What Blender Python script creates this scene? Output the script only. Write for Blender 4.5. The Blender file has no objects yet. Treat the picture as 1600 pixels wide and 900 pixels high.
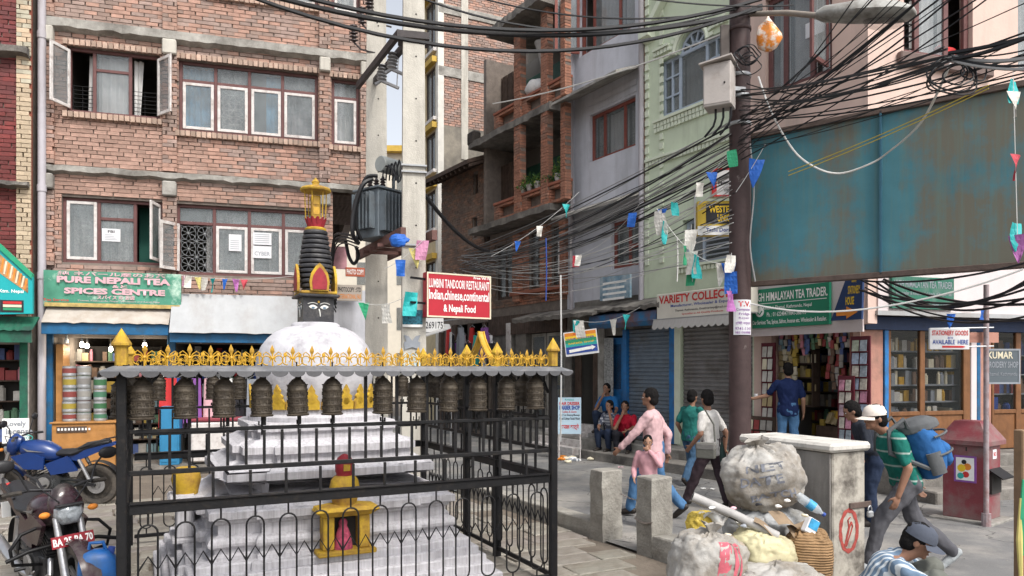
import bpy, bmesh, math, random
from mathutils import Vector, Matrix, Euler, noise as mnoise
random.seed(11)
S = bpy.context.scene
R = math.radians
PI = math.pi
# ---------------------------------------------------------------- camera
H, FPX, CU, CV = 1.95, 1150.0, 800.0, 577.0      # eye height, focal length, principal point (photo pixels)
cam_d = bpy.data.cameras.new('camera'); cam = bpy.data.objects.new('camera', cam_d)
S.collection.objects.link(cam); S.camera = cam
cam.location = (0, 0, H); cam.rotation_euler = (R(90), 0, 0)
cam_d.sensor_width = 36; cam_d.lens = 36*FPX/1600; cam_d.shift_y = (CV-450)/1600
cam_d.clip_start = .05; cam_d.clip_end = 2000
# ---------------------------------------------------------------- sky and sun
SUN_EL, SUN_AZ = 52, 143          # azimuth clockwise from +Y
w = bpy.data.worlds.new('World'); S.world = w; w.use_nodes = True
nt = w.node_tree; bg = nt.nodes['Background']
sky = nt.nodes.new('ShaderNodeTexSky'); sky.sky_type = 'NISHITA'; sky.sun_disc = False
sky.sun_elevation = R(SUN_EL); sky.sun_rotation = R(SUN_AZ); sky.dust_density = 4; sky.air_density = 1.0; sky.ozone_density = 1
hs = nt.nodes.new('ShaderNodeHueSaturation'); hs.inputs['Saturation'].default_value = .30
nt.links.new(sky.outputs[0], hs.inputs['Color']); nt.links.new(hs.outputs[0], bg.inputs[0]); bg.inputs[1].default_value = .15
sl = bpy.data.lights.new('sun', 'SUN'); sl.energy = 1.45; sl.angle = R(10); sl.color = (1, .955, .89)
so = bpy.data.objects.new('sun', sl); S.collection.objects.link(so)
so.rotation_euler = (R(90-SUN_EL), 0, R(180-SUN_AZ)); so.location = (0, 0, 40)
S.view_settings.view_transform = 'Standard'; S.view_settings.look = 'None'; S.view_settings.gamma = 1
S.view_settings.use_curve_mapping = False
S.view_settings.exposure = 0.86
S.cycles.max_bounces = 6; S.cycles.diffuse_bounces = 4; S.cycles.transparent_max_bounces = 8
S.cycles.use_denoising = True
# ---------------------------------------------------------------- helpers
COL = S.collection
WORK = bpy.data.scenes.new('workbench')          # an empty scene for turning text and modifiers into plain meshes
def to_mesh(o):
    WORK.collection.objects.link(o); vl = WORK.view_layers[0]; vl.update(); dg = vl.depsgraph
    me = bpy.data.meshes.new_from_object(o.evaluated_get(dg)); WORK.collection.objects.unlink(o); return me
def V(*a): return Vector(a)
def pix(u, v, Y):
    'world point seen at photo pixel (u, v) at distance Y'
    return Vector(((u-CU)/FPX*Y, Y, H-(v-CV)/FPX*Y))
def ground(u, v, z=0):
    Y = (H-z)*FPX/(v-CV); return Vector(((u-CU)/FPX*Y, Y, z))
def tag(o, label=None, cat=None, group=None, kind=None):
    if label: o['label'] = label
    if cat: o['category'] = cat
    if group: o['group'] = group
    if kind: o['kind'] = kind
    return o
def thing(name, label, cat, loc=(0, 0, 0), rz=0, group=None, kind=None):
    o = bpy.data.objects.new(name, None); COL.objects.link(o); o.empty_display_size = .1
    o.location = loc; o.rotation_euler = (0, 0, rz)
    return tag(o, label, cat, group, kind)
def copy_tree(o, parent=None):
    c = o.copy(); COL.objects.link(c)
    if parent: c.parent = parent
    for ch in list(o.children): copy_tree(ch, c)
    return c
class MB:
    def __init__(s): s.v = []; s.f = []; s.c = []; s.m = []; s.col = (1, 1, 1); s.mi = 0; s.bx = []
    def add(s, vs, fs):
        n = len(s.v); s.v += [tuple(p) for p in vs]
        for f in fs: s.f.append([i+n for i in f]); s.c.append(s.col); s.m.append(s.mi)
        return s
    def box(s, x0, x1, y0, y1, z0, z1, M=None):
        p = [V(x, y, z) for z in (z0, z1) for y in (y0, y1) for x in (x0, x1)]
        if M is not None: p = [M@q for q in p]
        s.bx.append((len(s.v), len(s.f)))
        return s.add(p, [(0, 2, 3, 1), (4, 5, 7, 6), (0, 1, 5, 4), (2, 6, 7, 3), (0, 4, 6, 2), (1, 3, 7, 5)])
    def cbox(s, c, d, M=None):
        M2 = Matrix.Translation(c) @ (M if M is not None else Matrix())
        return s.box(-d[0]/2, d[0]/2, -d[1]/2, d[1]/2, -d[2]/2, d[2]/2, M2)
    def bar(s, a, b, wd, th, up=(0, 0, 1)):
        a = Vector(a); b = Vector(b); z = (b-a); L = z.length; z.normalize()
        x = Vector(up).cross(z)
        if x.length < 1e-4: x = Vector((1, 0, 0)).cross(z)
        if x.length < 1e-4: x = Vector((0, 1, 0))
        x.normalize(); y = z.cross(x)
        M = Matrix((x, y, z)).transposed().to_4x4(); M.translation = a
        return s.box(-wd/2, wd/2, -th/2, th/2, 0, L, M)
    def tube(s, pts, r, n=6, caps=True, closed=False):
        pts = [Vector(p) for p in pts]; m = len(pts)
        rs = r if isinstance(r, (list, tuple)) else [r]*m
        base = len(s.v); px = None
        for i, p in enumerate(pts):
            if closed: t = pts[(i+1) % m]-pts[i-1]
            else: t = pts[min(i+1, m-1)]-pts[max(i-1, 0)]
            if t.length < 1e-9: t = V(0, 0, 1)
            t.normalize()
            if px is None:
                a = V(0, 0, 1) if abs(t.z) < .9 else V(1, 0, 0)
                px = a.cross(t).normalized()
            else:
                px = px-t*px.dot(t)
                if px.length < 1e-6: px = (V(0, 0, 1) if abs(t.z) < .9 else V(1, 0, 0)).cross(t)
                px.normalize()
            py = t.cross(px)
            for k in range(n):
                a = 2*PI*k/n; s.v.append(tuple(p+(px*math.cos(a)+py*math.sin(a))*rs[i]))
        for i in range(m if closed else m-1):
            j = (i+1) % m
            for k in range(n):
                l = (k+1) % n
                s.f.append([base+i*n+k, base+i*n+l, base+j*n+l, base+j*n+k]); s.c.append(s.col); s.m.append(s.mi)
        if caps and not closed:
            for e, o in ((0, 1), (m-1, 0)):
                f = [base+e*n+k for k in range(n)]
                s.f.append(f[::-1] if o else f); s.c.append(s.col); s.m.append(s.mi)
        return s
    def cyl(s, a, b, r0, r1=None, n=10): return s.tube([a, b], [r0, r0 if r1 is None else r1], n)
    def lathe(s, prof, n=20, c=(0, 0, 0), M=None, sx=1, sy=1):
        vs = []; fs = []; m = len(prof); c = Vector(c)
        for (r, z) in prof:
            for k in range(n):
                a = 2*PI*k/n; p = V(r*math.cos(a)*sx, r*math.sin(a)*sy, z)
                vs.append((M@p if M is not None else p)+c)
        for i in range(m-1):
            for k in range(n):
                l = (k+1) % n; fs.append((i*n+k, i*n+l, (i+1)*n+l, (i+1)*n+k))
        if prof[0][0] > 1e-6: fs.append(tuple(range(n))[::-1])
        if prof[-1][0] > 1e-6: fs.append(tuple((m-1)*n+k for k in range(n)))
        return s.add(vs, fs)
    def ball(s, c, r, n=12, m=8, M=None):
        if not isinstance(r, (tuple, list)): r = (r, r, r)
        T = Matrix.Diagonal((r[0], r[1], r[2], 1))
        if M is not None: T = M@T
        return s.lathe([(math.sin(PI*i/m), -math.cos(PI*i/m)) for i in range(m+1)], n, c, T)
    def prism(s, poly, y0, y1, M=None):
        'polygon in the local x-z plane, counter-clockwise seen from -y, extruded from y0 (front) to y1'
        n = len(poly)
        vs = [V(x, y0, z) for x, z in poly]+[V(x, y1, z) for x, z in poly]
        if M is not None: vs = [M@q for q in vs]
        return s.add(vs, [tuple(range(n)), tuple(range(2*n-1, n-1, -1))]+[(i, n+i, n+(i+1) % n, (i+1) % n) for i in range(n)])
    def loft(s, rings, caps=True, closed=True):
        n = len(rings[0]); vs = [p for r_ in rings for p in r_]; fs = []
        for i in range(len(rings)-1):
            for k in range(n if closed else n-1):
                l = (k+1) % n; fs.append((i*n+k, i*n+l, (i+1)*n+l, (i+1)*n+k))
        if caps: fs += [tuple(range(n))[::-1], tuple((len(rings)-1)*n+k for k in range(n))]
        return s.add(vs, fs)
    def sheet(s, fn, nu, nv):
        vs = [fn(i/nu, j/nv) for j in range(nv+1) for i in range(nu+1)]
        return s.add(vs, [(j*(nu+1)+i, j*(nu+1)+i+1, (j+1)*(nu+1)+i+1, (j+1)*(nu+1)+i) for j in range(nv) for i in range(nu)])
    def chamfer(s, w_):
        'rewrite every box of this shape with its edges cut back'
        if not s.bx: return
        bv = {a for a, _ in s.bx}; bf = {b for _, b in s.bx}; out = MB(); remap = {}; i = 0
        while i < len(s.v):
            if i in bv: i += 8
            else: remap[i] = len(out.v); out.v.append(s.v[i]); i += 1
        i = 0
        while i < len(s.f):
            if i in bf: i += 6
            else: out.f.append([remap[k] for k in s.f[i]]); out.c.append(s.c[i]); out.m.append(s.m[i]); i += 1
        for (a, f0) in s.bx:
            P_ = [Vector(q) for q in s.v[a:a+8]]; e = [P_[1]-P_[0], P_[2]-P_[0], P_[4]-P_[0]]; L_ = [max(q.length, 1e-9) for q in e]; c = sum(P_, Vector())/8
            w2 = min(w_, min(L_)*.3); u = [q/l for q, l in zip(e, L_)]; vs = []
            for k in range(8):
                for ax in range(3):
                    q = P_[k].copy()
                    for o in range(3):
                        if o != ax: q += u[o]*(w2 if not (k >> o) & 1 else -w2)
                    vs.append(q)
            fs = []
            for ax in range(3):
                o1, o2 = [o for o in range(3) if o != ax]
                for sd in (0, 1):
                    b0 = sd << ax; fs.append([3*(b0)+ax, 3*(b0 | 1 << o1)+ax, 3*(b0 | 1 << o1 | 1 << o2)+ax, 3*(b0 | 1 << o2)+ax])
                for s1 in (0, 1):
                    for s2 in (0, 1):
                        k0 = s1 << o1 | s2 << o2; k1 = k0 | 1 << ax; fs.append([3*k0+o1, 3*k1+o1, 3*k1+o2, 3*k0+o2])
            for k in range(8): fs.append([3*k, 3*k+1, 3*k+2])
            n0 = len(out.v)
            for f in fs:
                nn = (vs[f[1]]-vs[f[0]]).cross(vs[f[2]]-vs[f[0]]); m_ = sum((vs[k] for k in f), Vector())/len(f)
                if nn.dot(m_-c) < 0: f = f[::-1]
                out.f.append([k+n0 for k in f]); out.c.append(s.c[f0]); out.m.append(s.m[f0])
            out.v += [tuple(q) for q in vs]
        s.v, s.f, s.c, s.m, s.bx = out.v, out.f, out.c, out.m, []
    def mesh(s, name, mat, smooth=False, color=False):
        me = bpy.data.meshes.new(name); me.from_pydata(s.v, [], s.f)
        for m in (mat if isinstance(mat, (list, tuple)) else [mat]): me.materials.append(m)
        if len(me.materials) > 1: me.polygons.foreach_set('material_index', s.m)
        if color:
            a = me.color_attributes.new('Col', 'FLOAT_COLOR', 'CORNER'); buf = []
            for f, c in zip(s.f, s.c): buf += [c[0], c[1], c[2], 1]*len(f)
            a.data.foreach_set('color', buf)
        if smooth: me.polygons.foreach_set('use_smooth', [True]*len(me.polygons))
        me.validate(); me.update(); return me
    def build(s, name, mat, parent=None, smooth=False, color=False, bevel=0, sub=0, loc=None):
        if bevel: s.chamfer(bevel)
        o = bpy.data.objects.new(name, s.mesh(name, mat, smooth, color)); COL.objects.link(o)
        if parent: o.parent = parent
        if loc is not None: o.location = loc
        if sub:
            b = o.modifiers.new('s', 'SUBSURF'); b.levels = sub; b.render_levels = sub
        if smooth and not sub:
            try: o.data.set_sharp_from_angle(angle=R(50))
            except Exception: pass
        return o
def inst(me, name, parent=None, M=None):
    o = bpy.data.objects.new(name, me); COL.objects.link(o)
    if parent: o.parent = parent
    if M is not None: o.matrix_basis = M
    return o
def T(x, y, z): return Matrix.Translation((x, y, z))
def RX(a): return Matrix.Rotation(a, 4, 'X')
def RY(a): return Matrix.Rotation(a, 4, 'Y')
def RZ(a): return Matrix.Rotation(a, 4, 'Z')
def SC(x, y, z): return Matrix.Diagonal((x, y, z, 1))
class Frame:
    'an upright plane: x along it to the right as seen, y inward, z up'
    def __init__(s, x, y, ang):
        s.o = Vector((x, y, 0)); s.a = ang; s.x = V(math.cos(ang), math.sin(ang), 0); s.n = V(-math.sin(ang), math.cos(ang), 0)
    def at(s, u, v, off=0):
        d = V((u-CU)/FPX, 1, -(v-CV)/FPX); c = V(0, 0, H)
        t = (off-(c-s.o).dot(s.n))/d.dot(s.n); p = c+d*t
        return (p-s.o).dot(s.x), p.z
    def X(s, u, off=0): return s.at(u, 577, off)[0]
    def Z(s, u, v, off=0): return s.at(u, v, off)[1]
    def world(s, x, y, z): return s.o+s.x*x+s.n*y+V(0, 0, z)
    def local(s, p): d = Vector(p)-s.o; return V(d.dot(s.x), d.dot(s.n), p[2])
    def thing(s, name, label, cat, group=None, x=0, y=0, z=0): return thing(name, label, cat, s.world(x, y, z), s.a, group)
# ---------------------------------------------------------------- materials
MATS = {}
def mat(name, col, rough=.75, var=.12, vs=3., bump=.12, bs=45., metal=0., attr=False, dirt=None, ds=1.3, dt=.52, dw=.14, streak=False, spec=.35, da=1., emit=0, alpha=1, trans=0, wave=None, bd=.02):
    if name in MATS: return MATS[name]
    m = bpy.data.materials.new(name); m.use_nodes = True; MATS[name] = m
    N = m.node_tree.nodes; L = m.node_tree.links; b = N['Principled BSDF']
    tc = N.new('ShaderNodeTexCoord'); o = tc.outputs['Object']
    b.inputs['Roughness'].default_value = rough; b.inputs['Metallic'].default_value = metal
    b.inputs['Specular IOR Level'].default_value = spec
    rgb = N.new('ShaderNodeRGB'); rgb.outputs[0].default_value = (*col, 1); c = rgb.outputs[0]
    if attr:
        at = N.new('ShaderNodeAttribute'); at.attribute_name = 'Col'
        mx = N.new('ShaderNodeMix'); mx.data_type = 'RGBA'; mx.blend_type = 'MULTIPLY'; mx.inputs[0].default_value = 1
        L.new(c, mx.inputs[6]); L.new(at.outputs['Color'], mx.inputs[7]); c = mx.outputs[2]
    if var:
        n = N.new('ShaderNodeTexNoise'); n.inputs['Scale'].default_value = vs; n.inputs['Detail'].default_value = 7; n.inputs['Roughness'].default_value = .65
        L.new(o, n.inputs['Vector'])
        mr = N.new('ShaderNodeMapRange'); mr.inputs[1].default_value = .3; mr.inputs[2].default_value = .7
        mr.inputs[3].default_value = 1-var; mr.inputs[4].default_value = 1+var; L.new(n.outputs[0], mr.inputs[0])
        mx = N.new('ShaderNodeVectorMath'); mx.operation = 'SCALE'; L.new(c, mx.inputs[0]); L.new(mr.outputs[0], mx.inputs['Scale']); c = mx.outputs[0]
    if dirt is not None:
        mp = N.new('ShaderNodeMapping'); L.new(o, mp.inputs['Vector'])
        mp.inputs['Location'].default_value = (3.1, 1.7, 5.2)
        if streak: mp.inputs['Scale'].default_value = (1, 1, .12 if streak is True else streak)
        n = N.new('ShaderNodeTexNoise'); n.inputs['Scale'].default_value = ds; n.inputs['Detail'].default_value = 8; n.inputs['Roughness'].default_value = .68
        L.new(mp.outputs[0], n.inputs['Vector'])
        mr = N.new('ShaderNodeMapRange'); mr.inputs[1].default_value = dt-dw; mr.inputs[2].default_value = dt+dw; mr.inputs[4].default_value = da
        L.new(n.outputs[0], mr.inputs[0])
        mx = N.new('ShaderNodeMix'); mx.data_type = 'RGBA'; L.new(mr.outputs[0], mx.inputs[0]); L.new(c, mx.inputs[6]); mx.inputs[7].default_value = (*dirt, 1); c = mx.outputs[2]
    L.new(c, b.inputs['Base Color'])
    if bump or wave:
        n = N.new('ShaderNodeTexNoise'); n.inputs['Scale'].default_value = bs; n.inputs['Detail'].default_value = 5; L.new(o, n.inputs['Vector'])
        bp = N.new('ShaderNodeBump'); bp.inputs['Strength'].default_value = max(bump, .05); bp.inputs['Distance'].default_value = bd
        h = n.outputs[0]
        if wave:
            wv = N.new('ShaderNodeTexWave'); wv.bands_direction = wave[0]; wv.inputs['Scale'].default_value = wave[1]; wv.inputs['Distortion'].default_value = wave[2]
            L.new(o, wv.inputs['Vector'])
            ad = N.new('ShaderNodeMath'); ad.operation = 'ADD'; L.new(h, ad.inputs[0]); L.new(wv.outputs[0], ad.inputs[1]); h = ad.outputs[0]
        L.new(h, bp.inputs['Height']); L.new(bp.outputs[0], b.inputs['Normal'])
    if emit:
        b.inputs['Emission Color'].default_value = (*col, 1); b.inputs['Emission Strength'].default_value = emit
    if alpha < 1: b.inputs['Alpha'].default_value = alpha
    if trans: b.inputs['Transmission Weight'].default_value = trans
    return m
def flat(name, col, rough=.7, **k): return mat(name, col, rough, var=k.pop('var', .06), bump=k.pop('bump', 0), **k)
def text(s, x0, x1, z0, z1, y, parent, m, name='lettering', bold=.0, M=None, label=None, shear=0):
    'flat lettering filling the box x0..x1, z0..z1 of the local x-z plane, facing -y'
    cu = bpy.data.curves.new('t', 'FONT'); cu.body = s; cu.resolution_u = 2; cu.offset = bold; cu.shear = shear
    cu.align_x = 'CENTER'
    o = bpy.data.objects.new('t', cu); me = to_mesh(o)
    bpy.data.objects.remove(o); bpy.data.curves.remove(cu)
    if not len(me.vertices): return None
    xs = [v.co.x for v in me.vertices]; ys = [v.co.y for v in me.vertices]
    ax, bx, ay, by = min(xs), max(xs), min(ys), max(ys)
    for v in me.vertices:
        p = V(x0+(v.co.x-ax)/(bx-ax+1e-9)*(x1-x0), y, z0+(v.co.y-ay)/(by-ay+1e-9)*(z1-z0))
        v.co = M@p if M is not None else p
    me.materials.clear(); me.materials.append(m); me.name = name
    o = bpy.data.objects.new(name, me); COL.objects.link(o)
    if parent: o.parent = parent
    if label: o['label'] = label
    return o
def rnd(a, b): return random.uniform(a, b)
# ================================================================ shared materials
m_conc = mat('concrete', (.36, .345, .315), .9, var=.22, vs=5, bump=.5, bs=60, dirt=(.15, .14, .125), ds=2.2, dt=.56)
m_conc_l = mat('pale_concrete', (.50, .475, .42), .9, var=.12, vs=4, bump=.3, bs=50, dirt=(.26, .24, .21), ds=3, dt=.6, streak=True)
m_conc_d = mat('grimy_concrete', (.21, .195, .175), .92, var=.3, vs=4, bump=.6, bs=40, dirt=(.07, .065, .06), ds=1.6, dt=.55)
m_black = mat('black_iron', (.008, .008, .009), .5, var=.3, vs=20, bump=.1, dirt=(.035, .028, .022), ds=14, dt=.68, spec=.25)
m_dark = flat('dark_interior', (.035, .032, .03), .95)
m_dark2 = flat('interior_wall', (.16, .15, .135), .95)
m_brown = mat('brown_window_paint', (.125, .055, .052), .6, var=.2, vs=9, bump=.15, bs=60)
m_white = mat('chalky_white_paint', (.60, .57, .55), .7, var=.14, vs=11, bump=.2, bs=50, dirt=(.30, .24, .22), ds=7, dt=.62)
m_glass = mat('window_glass', (.24, .27, .28), .06, var=.3, vs=2.5, bump=0, spec=.9, alpha=.34)
m_glass_d = mat('shop_glass', (.02, .025, .025), .04, var=0, bump=0, spec=.9, alpha=.25)
m_curt = mat('white_curtain', (.62, .61, .60), .95, var=.1, bump=0)
m_lace = mat('grey_lace_curtain', (.34, .34, .33), .95, var=.5, vs=24, bump=0)
m_teal = mat('blue_shop_paint', (.012, .105, .235), .55, var=.2, vs=6, bump=.15, dirt=(.04, .07, .10), ds=5, dt=.62)
m_wood = mat('orange_varnished_wood', (.36, .17, .05), .5, var=.25, vs=4, bump=.15, wave=('Z', 2, 6))
m_wood_d = mat('dark_old_wood', (.075, .05, .038), .8, var=.35, vs=6, bump=.3, wave=('X', 3, 5))
m_wood_m = mat('brown_shop_wood', (.17, .075, .03), .45, var=.25, vs=5, bump=.15, wave=('X', 3, 5))
m_sheet = mat('grey_tin_sheet', (.37, .38, .39), .6, var=.1, vs=3, bump=.15, bs=9, dirt=(.28, .26, .24), ds=1.5, dt=.6, streak=True)
m_gold = mat('gold_paint', (.50, .29, .03), .4, var=.2, vs=14, bump=.1, dirt=(.22, .12, .03), ds=12, dt=.66)
m_cable = flat('black_cable', (.012, .012, .014), .5)
m_cable_g = flat('grey_cable', (.30, .30, .30), .6)
m_cable_w = flat('white_cable', (.6, .6, .58), .6)
m_steel = mat('galvanised_steel', (.36, .37, .38), .45, var=.15, vs=12, metal=.5, bump=.05)
m_rub = mat('black_rubber', (.022, .021, .02), .85, var=.3, vs=9, dirt=(.10, .085, .07), ds=6, dt=.52)
INK = {k: flat('ink_'+k, c, .6, var=.1, vs=8) for k, c in dict(white=(.80, .80, .78), black=(.02, .02, .025), red=(.50, .03, .03), blue=(.03, .07, .30), yellow=(.75, .50, .03), orange=(.65, .22, .03), pink=(.62, .38, .42), grey=(.25, .27, .3), green=(.03, .25, .12), teal=(.03, .36, .33), cream=(.66, .60, .45), purple=(.22, .08, .30)).items()}
# ================================================================ ground
asph = mat('worn_asphalt', (.15, .15, .15), .85, var=.18, vs=1.8, bump=.5, bs=90, dirt=(.33, .31, .28), ds=.75, dt=.555, dw=.10, da=.85)
N = asph.node_tree.nodes; L = asph.node_tree.links; bs = N['Principled BSDF']; src = bs.inputs['Base Color'].links[0].from_socket
tc = N.new('ShaderNodeTexCoord')
nz = N.new('ShaderNodeTexNoise'); nz.inputs['Scale'].default_value = 1.6; nz.inputs['Detail'].default_value = 5; L.new(tc.outputs['Object'], nz.inputs['Vector'])
ad = N.new('ShaderNodeVectorMath'); ad.operation = 'MULTIPLY_ADD'; ad.inputs[1].default_value = (.9, .9, .9); L.new(nz.outputs['Color'], ad.inputs[0]); L.new(tc.outputs['Object'], ad.inputs[2])
for sc, wid, col, st_ in ((.55, .012, (.03, .03, .03), .8), (90., .0, (.30, .29, .27), .35)):
    if wid:
        vo = N.new('ShaderNodeTexVoronoi'); vo.feature = 'DISTANCE_TO_EDGE'; vo.inputs['Scale'].default_value = sc; L.new(ad.outputs[0], vo.inputs['Vector']); o_ = vo.outputs['Distance']; lo, hi, a_, b_ = 0, wid, st_, 0
    else:
        vo = N.new('ShaderNodeTexNoise'); vo.inputs['Scale'].default_value = sc; vo.inputs['Detail'].default_value = 2; L.new(tc.outputs['Object'], vo.inputs['Vector']); o_ = vo.outputs[0]; lo, hi, a_, b_ = .56, .68, 0, st_
    mr = N.new('ShaderNodeMapRange'); mr.inputs[1].default_value = lo; mr.inputs[2].default_value = hi; mr.inputs[3].default_value = a_; mr.inputs[4].default_value = b_; L.new(o_, mr.inputs[0])
    mx = N.new('ShaderNodeMix'); mx.data_type = 'RGBA'; L.new(mr.outputs[0], mx.inputs[0]); L.new(src, mx.inputs[6]); mx.inputs[7].default_value = (*col, 1); src = mx.outputs[2]
L.new(src, bs.inputs['Base Color'])
dirtm = mat('packed_dirt', (.15, .125, .10), .95, var=.3, vs=2, bump=.6, bs=30)
m_slab = mat('worn_stone_slab', (.27, .25, .228), .62, var=.2, vs=3.5, bump=.55, bs=22, attr=True, dirt=(.15, .125, .10), ds=1.1, dt=.57, dw=.10)
g = MB().add([(-400, -400, -.035), (400, -400, -.035), (400, 400, -.035), (-400, 400, -.035)], [(0, 1, 2, 3)])
tag(g.build('ground', dirtm), kind='structure')
KD = V(.5, -.866, 0); K0 = V(.91, 8.6, 0); KN = V(.866, .5, 0)     # kerb line: direction and the street side
def kp(t, n=0, z=0): return K0+KD*t+KN*n+V(0, 0, z)
g = MB()
def asph_fn(a, b):
    p = kp(-22+46*a, .02+14*b); return (p.x, p.y, .0)
g.sheet(asph_fn, 4, 4)
tag(g.build('street_asphalt', asph), kind='structure')
# stone paving of the square, slab by slab
pave = tag(MB().add([tuple(kp(t, n, -.02)) for t, n in ((-16, 0), (14, 0), (14, -22), (-16, -22))], [(3, 2, 1, 0)]).build('square_paving', dirtm), kind='structure')
fa = R(26.6); fx = V(math.cos(fa), math.sin(fa), 0); fn_ = V(-math.sin(fa), math.cos(fa), 0)
slabs = []
random.seed(5)
y = -2.
while y < 12:
    hh = rnd(.24, .40); x = -11+rnd(-.4, 0)
    while x < 6:
        ww = rnd(.38, .85); c = fx*(x+ww/2)+fn_*(y+hh/2)
        x += ww
        if (c-K0).dot(KN) > -ww*.45-.06 or c.y < 3.0 or c.y > 15.2: continue
        u = CU+c.x/c.y*FPX; v = CV+H/c.y*FPX
        if u < -90 or u > 1250: continue
        slabs.append((c, ww, hh, (c.length) + (0 if (u < 330 or 780 < u < 1120) and v < 915 else 40)))
    y += hh
slabs.sort(key=lambda q: q[3])
slab_me = []
for k in range(10):
    b = MB(); t = rnd(.72, 1.12); b.col = (t*rnd(.97, 1.05), t, t*rnd(.92, 1.0))
    o = [rnd(-.03, .03) for _ in range(8)]
    p = [(-.5+o[0], -.5+o[1]), (.5+o[2], -.5+o[3]), (.5+o[4], .5+o[5]), (-.5+o[6], .5+o[7])]
    lo = [(x, y, -.06) for x, y in p]; hi = [(x*.985, y*.97, rnd(-.004, .0)) for x, y in p]; hi2 = [(x*.94, y*.92, .006) for x, y in p]
    b.loft([lo, hi, hi2]); slab_me.append(b.mesh('paving_slab', m_slab, color=True))
rest = MB()
for i, (c, ww, hh, q) in enumerate(slabs):
    M = T(c.x, c.y, rnd(.0, .014)) @ RZ(fa+rnd(-.02, .02)) @ RX(rnd(-.012, .012)) @ RY(rnd(-.008, .008)) @ SC(ww-.014, hh-.014, 1)
    if i < 295: inst(random.choice(slab_me), 'paving_slab', pave, M)
    else:
        t = rnd(.72, 1.12); rest.col = (t, t, t*.96); rest.box(-.5, .5, -.5, .5, -.06, .004, M)
tag(rest.build('paving_slabs_beyond', m_slab, pave, color=True), kind='stuff')
# ================================================================ wall pieces
def cuts(x0, x1, holes, z0, z1):
    iv = [(x0, x1)]
    for (a, b, c, d) in holes:
        if d <= z0+1e-6 or c >= z1-1e-6: continue
        nv = []
        for (p, q) in iv:
            if b <= p or a >= q: nv.append((p, q)); continue
            if a > p: nv.append((p, a))
            if b < q: nv.append((b, q))
        iv = nv
    return [(p, q) for p, q in iv if q-p > .012]
def wall(mb, x0, x1, z0, z1, y0, y1, holes=()):
    'slab from y0 (front) to y1 with rectangular openings'
    zs = sorted({z0, z1, *[min(max(h[i], z0), z1) for h in holes for i in (2, 3)]})
    for a, b in zip(zs, zs[1:]):
        if b-a < 1e-6: continue
        for p, q in cuts(x0, x1, holes, a, b): mb.box(p, q, y0, y1, a, b)
    return mb
BR_ME = {}
def brickwork(parent, m, x0, x1, z0, z1, y, holes=(), bw=.205, bh=.062, gap=.011, dep=.04, tone=(.82, 1.14), part=0, near=None, seed=1, sideways=False):
    rs = random.Random(seed); b = MB(); lst = []
    z = z0; row = 0
    while z < z1-.02:
        zt = min(z+bh, z1)
        for (p, q) in cuts(x0, x1, holes, z, zt):
            x = p-(rs.random()*.3+.5*(row % 2))*bw
            while x < q:
                a, c = max(x, p), min(x+bw*rs.uniform(.93, 1.05), q); x = x+bw+gap
                if c-a < .02: continue
                t = rs.uniform(*tone); r = rs.random()
                col = (t*1.12, t*.98, t*.93) if r < .5 else ((t*.9, t*.95, t*1.0) if r < .82 else (t*.78, t*.80, t*.82))
                lst.append((a, c, z+rs.uniform(-.003, .003), zt+rs.uniform(-.003, .003), y-rs.uniform(0, .009), col))
        z += bh+gap; row += 1
    key = m.name
    if part and key not in BR_ME:
        BR_ME[key] = []
        for k in range(8):
            u = MB(); t = rs.uniform(*tone); u.col = (t*1.06, t*.97, t*.94); u.box(-.5, .5, -.5, .5, -.5, .5); BR_ME[key].append(u.mesh('brick', m, color=True))
    if near: lst.sort(key=lambda q: (q[0]-near[0])**2+(q[2]-near[1])**2)
    for i, (a, c, z, zt, yy, col) in enumerate(lst):
        if i < part: inst(rs.choice(BR_ME[key]), 'brick', parent, T((a+c)/2, yy+dep/2, (z+zt)/2) @ SC(c-a, dep, zt-z))
        else: b.col = col; b.box(a, c, yy, y+dep, z, zt)
    o = b.build('brickwork', m, parent, color=True)
    tag(o, kind='stuff'); return o
m_brick = mat('pink_brick', (.38, .262, .215), .88, var=.2, vs=9, bump=.4, bs=55, attr=True, dirt=(.20, .155, .125), ds=1.0, dt=.6, dw=.18, da=.7)
m_brick_r = mat('red_painted_brick', (.15, .036, .035), .7, var=.22, vs=9, bump=.4, bs=55, attr=True, dirt=(.12, .05, .045), ds=2, dt=.6)
m_brick_c = mat('cream_painted_brick', (.48, .42, .31), .8, var=.12, vs=9, bump=.3, bs=55, attr=True, dirt=(.3, .22, .13), ds=2.5, dt=.63)
m_brick_o = mat('orange_brick', (.36, .185, .125), .88, var=.25, vs=9, bump=.4, bs=55, attr=True, dirt=(.14, .10, .08), ds=1.4, dt=.6, da=.7)
m_brick_g = mat('weathered_brick', (.25, .165, .12), .9, var=.25, vs=9, bump=.4, bs=55, attr=True, dirt=(.10, .085, .075), ds=1.2, dt=.55, da=.8)
m_mort = mat('mortar', (.20, .168, .145), .95, var=.25, vs=6, bump=.5, bs=60)
def sash(mb, w_, h_, t=.05, d=.035, M=None):
    for (a, b, c, e) in ((0, t, 0, h_), (w_-t, w_, 0, h_), (t, w_-t, 0, t), (t, w_-t, h_-t, h_)): mb.box(a, b, 0, d, c, e, M)
def curtain(parent, m, x0, x1, z0, z1, y, waves=5, amp=.025, pinch=0, name='curtain'):
    b = MB(); ph = rnd(0, 6)
    def fn(a, t):
        px = pinch*(1-t)
        return (x0+(x1-x0)*(a*(1-px)+(px if pinch < 0 else 0)), y+amp*math.sin(a*waves*2*PI+ph)+.4*amp*math.sin(a*waves*5+ph*2), z0+(z1-z0)*t)
    b.sheet(fn, waves*6, 3); return b.build(name, m, parent, smooth=True)
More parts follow.
